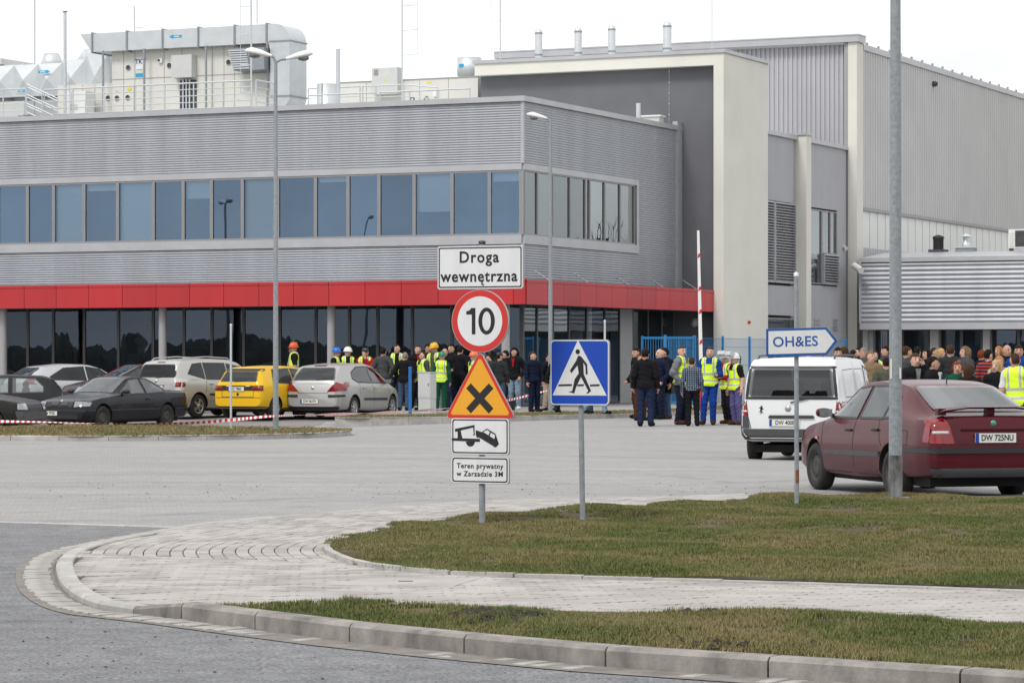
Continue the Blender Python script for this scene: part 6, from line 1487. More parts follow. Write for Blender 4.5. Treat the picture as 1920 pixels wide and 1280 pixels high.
# --- maroon liftback, near right
loc, a = place(1527, 37.8, 105.6, (1.385, 0.84), zg=-0.08)
P_mar = paint('maroon_paint', (0.078, 0.005, 0.010), 0.2, 0.28, 0.06)
root, pt, project = car(dict(name='parked_car', label='dark red liftback with rear spoiler parked behind the thick lamp post', cat='car', loc=loc, rz=a, group=CG, paint=P_mar, L=4.51, W=1.731, r=0.305, axles=(1.385, -1.127), rim='steel',
    bot=[(-2.26, .36), (-2.2, .30), (-1.7, .26), (0, .20), (1.7, .22), (2.2, .26), (2.26, .34)],
    belt=[(-2.26, .66), (-2.2, .92), (-2.05, .965), (-1.2, .96), (0.3, .92), (1.05, .90), (1.7, .82), (2.1, .72), (2.26, .55)],
    top=[(-2.26, .70), (-2.235, .80), (-2.19, 1.00), (-2.05, 1.035), (-1.93, 1.05), (-1.05, 1.375), (-.7, 1.42), (-.2, 1.43), (.35, 1.405), (.6, 1.33), (1.22, .975), (1.5, .92), (2.05, .80), (2.2, .70), (2.26, .58)],
    wid=[(-2.26, .86), (-2.18, .93), (-1.9, .975), (-1.1, 1.0), (1.3, .995), (1.9, .93), (2.15, .84), (2.26, .70)],
    wtop=[(-2.26, .60), (-2.1, .76), (-1.9, .76), (-1.0, .66), (0, .67), (.5, .66), (1.2, .72), (1.6, .78), (2.26, .6)],
    gm=M['cglass_lt'], glass=[[(0.02, .945), (.98, .945), (.93, .99), (.42, 1.31), (0.02, 1.345)], [(-.08, .95), (-.08, 1.345), (-.62, 1.345), (-.80, 1.30), (-.80, .96)], [(-.84, .965), (-.84, 1.285), (-.98, 1.22), (-1.14, 1.05), (-1.10, .98)]],
    rear_glass=[(-.60, 1.055), (.60, 1.055), (.52, 1.345), (-.52, 1.345)], front_glass=[(1.16, -.62), (1.16, .62), (.50, .52), (.50, -.52)], fgm=M['cglass'],
    patches=[('l', [(-2.20, .58), (-1.55, .575), (-1.55, .625), (-2.20, .635)], 'trim', 'bumper_strip'), ('r', [(-2.20, .58), (-1.55, .575), (-1.55, .625), (-2.20, .635)], 'trim', 'bumper_strip'), ('b', [(-.80, .575), (.80, .575), (.80, .635), (-.80, .635)], 'trim', 'bumper_strip'),
             ('b', [(-.72, .30), (.72, .30), (.80, .40), (-.80, .40)], 'dkgrey', 'bumper_apron'),
             ('l', [(-.92, .50), (.98, .48), (.98, .54), (-.92, .56)], 'dkgrey', 'rubbing_strip'), ('r', [(-.92, .50), (.98, .48), (.98, .54), (-.92, .56)], 'dkgrey', 'rubbing_strip'),
             ('b', [(.52, .69), (.80, .69), (.79, .965), (.62, .985), (.57, .92)], 'tail_red', 'tail_light'), ('b', [(-.52, .69), (-.80, .69), (-.79, .965), (-.62, .985), (-.57, .92)], 'tail_red', 'tail_light'),
             ('l', [(-2.17, .70), (-2.03, .705), (-2.06, .90), (-2.14, .97), (-2.17, .97)], 'tail_red', 'tail_light'),
             ('l', [(1.22, .66), (1.30, .66), (1.30, .69), (1.22, .69)], 'amber', 'side_repeater'),
             ('f', [(-.78, .62), (-.42, .60), (-.42, .74), (-.72, .76)], 'headlight', 'headlight'), ('f', [(.78, .62), (.42, .60), (.42, .74), (.72, .76)], 'headlight', 'headlight'), ('f', [(-.36, .60), (.36, .60), (.34, .74), (-.34, .74)], 'trim', 'grille')],
    blocks=[('b', [(.58, .80), (.775, .80), (.775, .835), (.58, .835)], 'tail_clear', 'reversing_lens', .004), ('b', [(-.58, .80), (-.775, .80), (-.775, .835), (-.58, .835)], 'tail_clear', 'reversing_lens', .004)],
    seams=[('l', [(1.10, .90), (1.10, .40), (.98, .27), (0.1, .27)]), ('l', [(0.02, .92), (.06, .60), (0.0, .27)]), ('l', [(-.72, .96), (-.80, .70), (-.92, .55)]), ('l', [(-.05, .27), (-.82, .27)]), ('b', [(-.50, .98), (-.47, .68), (.47, .68), (.50, .98)]), ('l', [(-1.35, .83), (-1.60, .83), (-1.62, .66), (-1.37, .65), (-1.35, .83)])],
    plates=[('b', -.0, .755, .52, 'DW 725NU')], handles=[(.20, .80, M['trim']), (-.66, .82, M['trim'])], mirror=(.86, .935), mirror_mat=P_mar, antenna=(-.86, 0.0, .09, -.05), badge=('b', 0, .925, .038, 'badge_green') if 'badge_green' in M else ('b', 0, .925, .038, 'chrome')))
# spoiler on two legs
mb = MB(); sec = [(-2.17, 1.095), (-2.20, 1.115), (-2.12, 1.135), (-2.00, 1.125)]
ys_ = [-.66, -.60, -.3, 0, .3, .60, .66]; vs = []
for y in ys_:
    k = 0.0 if abs(y) < .5 else (abs(y) - .5)*0.28
    vs += [(x + (k*0.4), y, z - k*1.3) for x, z in sec]
mb.add(vs, [(i*4+j, i*4+(j+1) % 4, (i+1)*4+(j+1) % 4, (i+1)*4+j) for i in range(6) for j in range(4)] + [(0, 1, 2, 3), (24, 25, 26, 27)]); mb.build('spoiler', P_mar, root)
for y in (-.62, 0, .62): box('spoiler_leg', P_mar, root, -2.13, -2.04, y - 0.05, y + 0.05, 1.02, 1.10)
p = pt('b', 0, .86); box('plate_recess_lip', P_mar, root, p.x - 0.018, p.x + 0.01, -.42, .42, .838, .862)
# --- white van
loc, a = place(1410, 50.5, 74, (-2.0, 0.75))
P_wh = paint('white_van_paint', (0.74, 0.75, 0.76), 0.0, 0.35, 0.18)
root, pt, project = car(dict(name='parked_van', label='white panel van with dark rear window and grey bumpers', cat='van', loc=loc, rz=a, group=CG, paint=P_wh, L=4.66, W=1.80, r=0.32, axles=(1.45, -1.55), rim='steel',
    bot=[(-2.33, .42), (-2.2, .36), (0, .28), (2.2, .30), (2.33, .4)],
    belt=[(-2.33, 1.02), (0.5, 1.05), (1.3, 1.02), (1.9, .90), (2.25, .72), (2.33, .6)],
    top=[(-2.33, 1.10), (-2.315, 1.35), (-2.28, 1.60), (-2.20, 1.74), (-2.0, 1.79), (0, 1.81), (.7, 1.79), (.95, 1.73), (1.75, 1.16), (2.1, .98), (2.28, .80), (2.33, .65)],
    wid=[(-2.33, .95), (-2.25, .985), (-1.9, 1.0), (1.5, 1.0), (2.1, .93), (2.33, .75)],
    wtop=[(-2.33, .90), (-2.2, .82), (-1.9, .82), (.8, .80), (1.7, .85), (2.33, .7)],
    gm=M['cglass_lt'], glass=[[(.55, 1.10), (1.35, 1.08), (1.30, 1.20), (.92, 1.60), (.55, 1.65)]], rgm=M['cglass'],
    rear_glass=[(-.74, 1.13), (.74, 1.13), (.69, 1.60), (-.69, 1.60)], front_glass=[(1.72, -.66), (1.72, .66), (1.02, .60), (1.02, -.60)],
    patches=[('b', [(-.80, 1.085), (.80, 1.085), (.795, 1.125), (-.795, 1.125)], 'trim', 'window_rubber'), ('b', [(-.745, 1.605), (.745, 1.605), (.74, 1.645), (-.74, 1.645)], 'trim', 'window_rubber'), ('b', [(.745, 1.128), (.795, 1.128), (.742, 1.602), (.695, 1.602)], 'trim', 'window_rubber'), ('b', [(-.745, 1.128), (-.795, 1.128), (-.742, 1.602), (-.695, 1.602)], 'trim', 'window_rubber'),
             ('b', [(-.88, .40), (.88, .40), (.89, .58), (-.89, .58)], 'dkgrey', 'bumper'), ('r', [(-2.32, .42), (-1.92, .38), (-1.92, .57), (-2.32, .60)], 'dkgrey', 'bumper'), ('l', [(-2.32, .42), (-1.92, .38), (-1.92, .57), (-2.32, .60)], 'dkgrey', 'bumper'),
             ('b', [(.72, .59), (.89, .59), (.89, .80), (.755, .80)], 'dkgrey', 'bumper_corner'), ('b', [(-.72, .59), (-.89, .59), (-.89, .80), (-.755, .80)], 'dkgrey', 'bumper_corner'),
             ('b', [(.745, .80), (.885, .80), (.86, 1.04), (.80, 1.05), (.765, .95)], 'tail_red', 'tail_light'), ('b', [(-.745, .80), (-.885, .80), (-.86, 1.04), (-.80, 1.05), (-.765, .95)], 'tail_red', 'tail_light'),
             ('r', [(-2.29, .80), (-2.21, .80), (-2.22, 1.02), (-2.28, 1.03)], 'tail_red', 'tail_light'),
             ('r', [(-1.9, .98), (.4, .98), (.4, 1.0), (-1.9, 1.0)], 'dkgrey', 'side_rail')],
    blocks=[('b', [(-.40, .765), (.40, .765), (.38, .815), (-.38, .815)], 'dkgrey', 'tailgate_handle', .02), ('b', [(.76, .865), (.875, .865), (.87, .895), (.765, .895)], 'tail_clear', 'reversing_lens', .004), ('b', [(-.76, .865), (-.875, .865), (-.87, .895), (-.765, .895)], 'tail_clear', 'reversing_lens', .004)],
    seams=[('b', [(-.70, .585), (-.755, .80), (-.78, 1.06)]), ('b', [(.70, .585), (.755, .80), (.78, 1.06)]), ('r', [(-.55, 1.72), (-.55, .45)]), ('r', [(.48, 1.74), (.48, .45)]), ('r', [(-1.75, 1.12), (-1.72, 1.58), (-.65, 1.60), (-.65, 1.12), (-1.75, 1.12)]), ('r', [(-.45, 1.12), (-.45, 1.60), (.38, 1.60), (.38, 1.12), (-.45, 1.12)])],
    plates=[('b', 0.12, .685, .52, 'DW 400EJ')], mirror=(1.25, 1.08), mirror_mat=M['trim'], wiper=(0.02, 1.03, -.28, 1.10), badge=('b', 0.06, .93, .055, 'alloy'), roof_rails=(-1.9, 0.4, .66), rail_mat='trim'))
t_ = text_obj('lettering', 'Vito', 0.075, M['frame'], root, 0.001, 0.001, 1.0, 1.2); p = pt('b', -.52, .90); t_.rotation_euler = (0, 0, R(-90)); t_.location = (p.x - .012, -.52, .90)
liz = [(0, .0), (.02, .03), (.045, .045), (.02, .05), (.02, .075), (.01, .095), (-.01, .095), (-.015, .07), (-.05, .055), (-.02, .05), (-.02, .01), (-.05, -.015), (-.02, -.005), (-.01, -.02), (-.03, -.06), (.01, -.02), (.04, -.03), (.015, -.005)]
project('lizard_sticker', [(.52 - x, .88 + z) for x, z in liz], 'b', M['black'], off=0.006, step=0.03)
# --- silver hatchback
loc, a = place(735, 82.3, 69, (1.40, -0.80), zg=-0.04)
P_sil = paint('silver_paint', (0.42, 0.415, 0.405), 0.45, 0.35, 0.12)
car(dict(name='parked_car', label='silver hatchback with rounded tail and red lights beside the crowd', cat='car', loc=loc, rz=a, group=CG, paint=P_sil, L=4.28, W=1.80, r=0.315, axles=(1.28, -1.33), rim='alloy9',
    bot=[(-2.14, .36), (-2.0, .26), (0, .20), (2.0, .22), (2.14, .32)],
    belt=[(-2.14, .92), (-1.9, .98), (-1, .96), (.4, .92), (1.1, .90), (1.6, .82), (2.0, .68), (2.14, .55)],
    top=[(-2.14, .98), (-2.10, 1.08), (-1.98, 1.22), (-1.72, 1.44), (-1.5, 1.48), (-.6, 1.53), (.0, 1.53), (.5, 1.46), (1.30, 1.06), (1.7, .92), (2.05, .74), (2.14, .6)],
    wid=[(-2.14, .80), (-2.05, .90), (-1.8, .97), (-1.2, 1.0), (1.3, 1.0), (1.85, .90), (2.14, .62)],
    wtop=[(-2.14, .66), (-1.9, .70), (-1.5, .68), (0, .68), (.6, .66), (1.3, .76), (2.14, .55)],
    glass=[[(-.05, .99), (.98, .97), (.75, 1.18), (.40, 1.38), (-.05, 1.43)], [(-.12, .99), (-.12, 1.43), (-.75, 1.42), (-1.20, 1.27), (-1.28, 1.10), (-1.0, 1.01)]], gm=M['cglass'],
    rear_glass=[(-.62, 1.06), (.62, 1.06), (.58, 1.24), (.50, 1.41), (-.50, 1.41), (-.58, 1.24)], front_glass=[(1.25, -.66), (1.25, .66), (.55, .54), (.55, -.54)],
    patches=[('b', [(.42, .76), (.86, .78), (.84, .94), (.66, 1.02)], 'tail_red', 'tail_light'), ('b', [(-.42, .76), (-.86, .78), (-.84, .94), (-.66, 1.02)], 'tail_red', 'tail_light'), ('r', [(-2.02, .80), (-1.66, .90), (-1.55, 1.02), (-1.80, 1.02), (-2.0, .93)], 'tail_red', 'tail_light'),
             ('b', [(.46, .60), (.85, .62), (.85, .68), (.44, .68)], 'trim', 'bumper_strip'), ('b', [(-.46, .60), (-.85, .62), (-.85, .68), (-.44, .68)], 'trim', 'bumper_strip'), ('b', [(-.18, 1.445), (.18, 1.445), (.18, 1.47), (-.18, 1.47)], 'tail_red', 'brake_light'), ('r', [(-.75, .52), (.85, .50), (.85, .57), (-.75, .58)], 'trim', 'rubbing_strip'),
             ('b', [(-.70, .28), (.70, .28), (.76, .36), (-.76, .36)], 'trim', 'bumper_apron')],
    seams=[('r', [(-.08, .96), (-.05, .30)]), ('r', [(1.0, .93), (1.02, .30)]), ('r', [(-.95, .98), (-1.0, .66)]), ('b', [(-.42, .72), (.42, .72), (.66, 1.02)]), ('b', [(-.42, .72), (-.66, 1.02)])],
    plates=[('b', .1, .50, .52, 'DW 061PV')], handles=[(-.70, .86, M['alloy']), (.08, .84, M['alloy'])], mirror=(.86, .96), mirror_mat=M['trim'], antenna=(-.9, 0, .16, -.06), wiper=(-.1, 1.08, -.42, 1.12), badge=('b', 0.0, .86, .045, 'chrome')))
# --- yellow hatchback
loc, a = place(400, 79.3, 62, (-1.9, 0.80), zg=0.0)
P_yel = paint('yellow_paint', (0.78, 0.46, 0.012), 0.0, 0.35, 0.10)
car(dict(name='parked_car', label='bright yellow three door hatchback with dark tail panel', cat='car', loc=loc, rz=a, group=CG, paint=P_yel, L=3.85, W=1.64, r=0.285, axles=(1.18, -1.26), rim='alloy9',
    bot=[(-1.93, .34), (-1.85, .27), (0, .20), (1.8, .22), (1.93, .32)],
    belt=[(-1.93, .86), (-1.8, .92), (0, .88), (1.0, .84), (1.6, .72), (1.93, .55)],
    top=[(-1.93, .90), (-1.91, .98), (-1.84, 1.10), (-1.66, 1.33), (-1.5, 1.385), (-.5, 1.425), (.1, 1.41), (.4, 1.34), (1.1, .95), (1.5, .85), (1.85, .70), (1.93, .58)],
    wid=[(-1.93, .88), (-1.85, .94), (-1.5, .98), (0, 1.0), (1.2, .99), (1.7, .88), (1.93, .70)], wtop=[(-1.93, .76), (-1.6, .68), (0, .67), (.5, .66), (1.1, .74), (1.93, .6)],
    glass=[[(-.25, .94), (.85, .92), (.30, 1.30), (-.25, 1.34)], [(-.33, .94), (-.33, 1.34), (-1.15, 1.31), (-1.30, .97)]], gm=M['cglass_dk'], rgm=M['cglass'],
    rear_glass=[(-.60, .99), (.60, .99), (.52, 1.27), (-.52, 1.27)], front_glass=[(1.05, -.60), (1.05, .60), (.45, .50), (.45, -.50)],
    patches=[('b', [(-.76, .755), (.76, .755), (.74, .89), (-.74, .89)], 'trim', 'tail_panel'), ('b', [(-.58, 1.275), (.58, 1.275), (.55, 1.34), (-.55, 1.34)], 'trim', 'roof_edge'), ('b', [(-.72, .27), (.72, .27), (.76, .33), (-.76, .33)], 'trim', 'bumper_apron'), ('r', [(-1.1, .24), (1.0, .24), (1.0, .29), (-1.1, .29)], 'trim', 'sill')],
    blocks=[('b', [(.48, .765), (.755, .765), (.735, .88), (.50, .88)], 'tail_red', 'tail_light', .012), ('b', [(-.48, .765), (-.755, .765), (-.735, .88), (-.50, .88)], 'tail_red', 'tail_light', .012), ('b', [(.25, .865), (.36, .865), (.36, .885), (.25, .885)], 'white', 'maker_lettering', .006), ('b', [(-.25, .865), (-.40, .865), (-.40, .885), (-.25, .885)], 'white', 'model_lettering', .006)],
    seams=[('r', [(-.29, .92), (-.26, .30)]), ('r', [(.92, .86), (.92, .30)]), ('b', [(-.50, .58), (.50, .58), (.50, .75)]), ('b', [(-.50, .58), (-.50, .75)]), ('b', [(-.80, .565), (.80, .565)])],
    plates=[('b', .05, .80, .52, 'OZ 7M60')], handles=[(-.16, .80, M['trim'])], mirror=(.72, .90), mirror_mat=P_yel, antenna=(-.9, 0, .08, -.03), wiper=(.1, 1.0, -.28, 1.03), badge=('b', 0, .66, .04, 'trim')))
# --- silver people carrier
loc, a = place(250, 80.8, 56, (-2.15, 0.84), zg=0.0)
P_vs = paint('pale_silver_paint', (0.48, 0.475, 0.455), 0.4, 0.35, 0.12)
car(dict(name='parked_car', label='tall pale silver people carrier with roof rails', cat='car', loc=loc, rz=a, group=CG, paint=P_vs, L=4.36, W=1.77, r=0.32, axles=(1.37, -1.38), rim='alloy5',
    bot=[(-2.18, .36), (-2.0, .26), (0, .21), (2.0, .24), (2.18, .34)],
    belt=[(-2.18, .96), (-1.9, 1.02), (0, .97), (1.0, .94), (1.7, .84), (2.05, .70), (2.18, .55)],
    top=[(-2.18, 1.04), (-2.14, 1.20), (-2.02, 1.46), (-1.88, 1.55), (-1.6, 1.59), (-.6, 1.62), (.2, 1.60), (.6, 1.52), (1.45, 1.06), (1.8, .94), (2.1, .76), (2.18, .6)],
    wid=[(-2.18, .84), (-2.08, .93), (-1.8, .985), (-1.2, 1.0), (1.4, 1.0), (1.9, .88), (2.18, .66)], wtop=[(-2.18, .72), (-1.9, .72), (0, .71), (.7, .68), (1.4, .78), (2.18, .58)],
    glass=[[(.0, 1.04), (1.10, 1.02), (.62, 1.38), (.0, 1.47)], [(-.08, 1.04), (-.08, 1.48), (-1.0, 1.49), (-1.0, 1.05)], [(-1.07, 1.06), (-1.07, 1.49), (-1.45, 1.46), (-1.72, 1.20)]], gm=M['cglass_dk'],
    rear_glass=[(-.66, 1.10), (.66, 1.10), (.66, 1.22), (.56, 1.45), (-.56, 1.45), (-.66, 1.22)], front_glass=[(1.38, -.66), (1.38, .66), (.62, .56), (.62, -.56)],
    patches=[('b', [(.66, .74), (.84, .76), (.82, 1.06), (.70, 1.06)], 'tail_clear', 'tail_light'), ('b', [(-.66, .74), (-.84, .76), (-.82, 1.06), (-.70, 1.06)], 'tail_clear', 'tail_light'), ('r', [(-2.07, .74), (-1.92, .80), (-1.85, 1.05), (-2.03, 1.06)], 'tail_clear', 'tail_light'), ('r', [(-.95, .60), (.95, .58), (.95, .64), (-.95, .66)], 'trim', 'rubbing_strip'), ('b', [(-.14, 1.50), (.14, 1.50), (.14, 1.525), (-.14, 1.525)], 'tail_red', 'brake_light')],
    blocks=[('b', [(-.70, .84), (-.80, .84), (-.79, .97), (-.71, .97)], 'tail_red', 'tail_lens', .006), ('b', [(.70, .84), (.80, .84), (.79, .97), (.71, .97)], 'tail_red', 'tail_lens', .006), ('r', [(-2.04, .84), (-1.94, .85), (-1.91, .97), (-2.02, .97)], 'tail_red', 'tail_lens', .006), ('b', [(-.30, .88), (.30, .88), (.30, .915), (-.30, .915)], 'alloy', 'plate_strip', .015)],
    seams=[('r', [(-.04, 1.0), (.0, .30)]), ('r', [(1.12, .95), (1.12, .30)]), ('r', [(-1.03, 1.02), (-1.1, .68)]), ('b', [(-.64, .70), (.64, .70)])],
    plates=[('b', 0, .82, .52, 'DW 3709')], handles=[(-.85, .92, M['alloy']), (.15, .90, M['alloy'])], mirror=(.98, 1.0), roof_rails=(-1.75, .35, .52), antenna=(-1.7, 0.0, .22, -.05), wiper=(0, 1.10, -.4, 1.14), badge=('b', 0, 1.0, .05, 'chrome')))
# --- dark navy coupe
loc, a = place(72, 74.6, 240, (2.16, -0.72))
P_nav = paint('midnight_blue_paint', (0.007, 0.008, 0.013), 0.1, 0.25, 0.02)
car(dict(name='parked_car', label='dark navy coupe facing the viewer behind the grass island', cat='car', loc=loc, rz=a, group=CG, paint=P_nav, L=4.43, W=1.71, r=0.305, axles=(1.48, -1.22), rim='steel',
    bot=[(-2.22, .34), (-2.1, .26), (0, .20), (2.0, .20), (2.22, .28)],
    belt=[(-2.22, .70), (-2.1, .90), (-1.5, .92), (0, .88), (.9, .86), (1.6, .79), (2.1, .69), (2.22, .55)],
    top=[(-2.22, .74), (-2.19, .90), (-2.10, .97), (-1.45, 1.01), (-.75, 1.30), (-.5, 1.345), (-.1, 1.355), (.15, 1.32), (.95, .92), (1.2, .885), (2.0, .77), (2.17, .70), (2.22, .58)],
    wid=[(-2.22, .86), (-2.1, .94), (-1.2, 1.0), (1.4, 1.0), (2.0, .95), (2.22, .84)], wtop=[(-2.22, .74), (-1.5, .72), (-.6, .62), (.1, .62), (.9, .74), (1.5, .80), (2.22, .76)],
    glass=[[(-.28, .90), (.72, .89), (.62, .96), (.10, 1.25), (-.28, 1.285)], [(-.36, .90), (-.36, 1.285), (-.62, 1.26), (-1.12, 1.02), (-1.10, .93)]], gm=M['cglass_lt'],
    rear_glass=[(-.56, 1.03), (.56, 1.03), (.48, 1.28), (-.48, 1.28)], front_glass=[(.90, -.62), (.90, .62), (.18, .50), (.18, -.50)],
    patches=[('f', [(.46, .58), (.80, .60), (.79, .70), (.46, .71)], 'headlight', 'headlight'), ('f', [(-.46, .58), (-.80, .60), (-.79, .70), (-.46, .71)], 'headlight', 'headlight'), ('f', [(-.42, .58), (.42, .58), (.42, .70), (-.42, .70)], 'trim', 'grille_panel'), ('f', [(-.75, .46), (.75, .46), (.76, .53), (-.76, .53)], 'trim', 'bumper_strip'),
             ('l', [(-2.15, .50), (2.1, .48), (2.1, .51), (-2.15, .53)], 'trim', 'rubbing_strip'), ('l', [(-2.16, .66), (-2.04, .66), (-2.05, .76), (-2.15, .78)], 'tail_red', 'tail_light'), ('f', [(-.6, .28), (.6, .28), (.6, .38), (-.6, .38)], 'black', 'air_intake')],
    blocks=[('f', [(-.27, .60), (-.03, .60), (-.04, .70), (-.24, .70)], 'dkgrey', 'kidney_grille', .01), ('f', [(.27, .60), (.03, .60), (.04, .70), (.24, .70)], 'dkgrey', 'kidney_grille', .01)],
    seams=[('l', [(.86, .86), (.88, .28)]), ('l', [(-.50, .89), (-.46, .60), (-.50, .28), (.8, .26)]), ('t', [(1.1, .58), (2.0, .50)]), ('t', [(1.1, -.58), (2.0, -.50)])],
    plates=[('f', -.32, .42, .52, 'DW 797JC')], handles=[(-.36, .76, P_nav)], mirror=(.60, .90), mirror_mat=M['trim'], badge=('f', 0, .725, .03, 'chrome')))
# --- black saloon cut off by the left edge
loc, a = place(42, 69.5, -14, (2.0, -0.70))
P_blk = paint('dusty_black_paint', (0.008, 0.008, 0.0075), 0.0, 0.4, 0.04)
car(dict(name='parked_car', label='dusty black saloon cut off by the left edge of the view', cat='car', loc=loc, rz=a, group=CG, paint=P_blk, L=4.05, W=1.66, r=0.295, axles=(1.25, -1.22), rim='alloy9',
    bot=[(-2.03, .34), (0, .20), (1.9, .22), (2.03, .32)], belt=[(-2.03, .75), (-1.8, .92), (0, .89), (.9, .88), (1.6, .82), (1.95, .74), (2.03, .55)],
    top=[(-2.03, .80), (-1.98, .98), (-1.8, 1.02), (-1.4, 1.04), (-.85, 1.36), (-.3, 1.40), (.1, 1.37), (.85, .98), (1.1, .94), (1.85, .82), (2.0, .72), (2.03, .60)],
    wid=[(-2.03, .90), (-1.8, .96), (0, 1.0), (1.3, 1.0), (1.85, .95), (2.03, .85)], wtop=[(-2.03, .74), (-1.4, .70), (0, .66), (.8, .76), (2.03, .78)],
    glass=[[(-.2, .94), (.62, .93), (.08, 1.31), (-.2, 1.33)], [(-.28, .94), (-.28, 1.33), (-.8, 1.31), (-.9, .95)]], gm=M['cglass_lt'], rear_glass=[(-.5, 1.06), (.5, 1.06), (.45, 1.30), (-.45, 1.30)], front_glass=[(.80, -.6), (.80, .6), (.15, .5), (.15, -.5)],
    patches=[('r', [(1.90, .36), (2.02, .36), (2.02, .56), (1.85, .56)], 'dkgrey', 'bumper'), ('f', [(-.74, .36), (.74, .36), (.74, .55), (-.74, .55)], 'dkgrey', 'bumper'), ('f', [(-.76, .60), (-.46, .60), (-.46, .74), (-.74, .74)], 'headlight', 'headlight'), ('f', [(.76, .60), (.46, .60), (.46, .74), (.74, .74)], 'headlight', 'headlight'), ('r', [(.93, .72), (.99, .72), (.99, .75), (.93, .75)], 'amber', 'side_repeater'), ('r', [(-.9, .50), (.85, .48), (.85, .52), (-.9, .54)], 'dkgrey', 'rubbing_strip')],
    seams=[('r', [(.86, .86), (.86, .28)]), ('r', [(-.24, .9), (-.24, .28)])], mirror=(.56, .93), mirror_mat=M['trim'], handles=[(-.15, .78, M['trim'])]))
# --- small dark grey car behind it
loc, a = place(116, 78.5, 186, (-1.75, 0.5), zg=-0.24)
P_gr = paint('dark_grey_paint', (0.016, 0.017, 0.019), 0.1, 0.35, 0.03)
car(dict(name='parked_car', label='small boxy dark grey car with long aerial behind the black saloon', cat='car', loc=loc, rz=a, group=CG, paint=P_gr, L=3.5, W=1.5, r=0.27, axles=(1.1, -1.12), rim='steel',
    bot=[(-1.75, .34), (0, .20), (1.65, .22), (1.75, .32)], belt=[(-1.75, .80), (-1.6, .90), (0, .87), (.9, .85), (1.5, .74), (1.75, .55)],
    top=[(-1.75, .86), (-1.70, 1.05), (-1.45, 1.33), (-1.2, 1.40), (-.3, 1.43), (.2, 1.40), (.85, .96), (1.2, .88), (1.65, .74), (1.75, .6)],
    wid=[(-1.75, .88), (-1.5, .97), (0, 1.0), (1.2, .98), (1.6, .88), (1.75, .74)], wtop=[(-1.75, .76), (-1.3, .72), (0, .72), (.8, .76), (1.75, .64)],
    glass=[[(-.35, .93), (.55, .92), (.12, 1.32), (-.35, 1.34)], [(-.45, .93), (-.45, 1.34), (-1.05, 1.32), (-1.28, 1.10), (-1.28, .95)]], gm=M['cglass_lt'], rear_glass=[(-.5, .98), (.5, .98), (.46, 1.30), (-.46, 1.30)], front_glass=[(.80, -.54), (.80, .54), (.25, .48), (.25, -.48)],
    mirror=(.5, .93), mirror_mat=M['trim'], antenna=(.30, .48, .38, -.16), seams=[('l', [(-.40, .9), (-.40, .28)])], handles=[(-.2, .8, M['trim'])]))
# --- silver saloon in the back row
loc, a = place(4, 87.5, 38, (-2.1, 0.75), zg=0.0)
P_s3 = paint('bright_silver_paint', (0.52, 0.53, 0.54), 0.4, 0.32, 0.08)
car(dict(name='parked_car', label='bright silver car with dark rear window in the back row', cat='car', loc=loc, rz=a, group=CG, paint=P_s3, L=4.3, W=1.75, r=0.31, axles=(1.3, -1.3), rim='alloy9',
    bot=[(-2.15, .34), (0, .20), (2.0, .22), (2.15, .32)], belt=[(-2.15, .85), (-1.9, .95), (0, .92), (1.0, .90), (1.7, .78), (2.15, .55)],
    top=[(-2.15, .92), (-2.1, 1.02), (-1.85, 1.18), (-1.45, 1.38), (-.6, 1.46), (.1, 1.44), (.5, 1.34), (1.2, .98), (1.6, .90), (2.05, .74), (2.15, .6)],
    wid=[(-2.15, .82), (-1.9, .95), (0, 1.0), (1.3, .99), (1.9, .88), (2.15, .64)], wtop=[(-2.15, .68), (-1.5, .66), (0, .66), (.6, .64), (1.2, .74), (2.15, .58)],
    glass=[[(-.05, .97), (.95, .96), (.45, 1.30), (-.05, 1.37)], [(-.12, .97), (-.12, 1.37), (-.8, 1.33), (-1.3, 1.08), (-1.3, .99)]], gm=M['cglass_dk'], rear_glass=[(-.62, 1.04), (.62, 1.04), (.50, 1.34), (-.50, 1.34)], front_glass=[(1.15, -.62), (1.15, .62), (.52, .52), (.52, -.52)],
    patches=[('b', [(.60, .84), (.82, .86), (.70, 1.10), (.62, 1.06)], 'tail_red', 'tail_light'), ('b', [(-.60, .84), (-.82, .86), (-.70, 1.10), (-.62, 1.06)], 'tail_red', 'tail_light')], mirror=(.85, .95), seams=[('r', [(-.08, .93), (-.08, .3)])]))
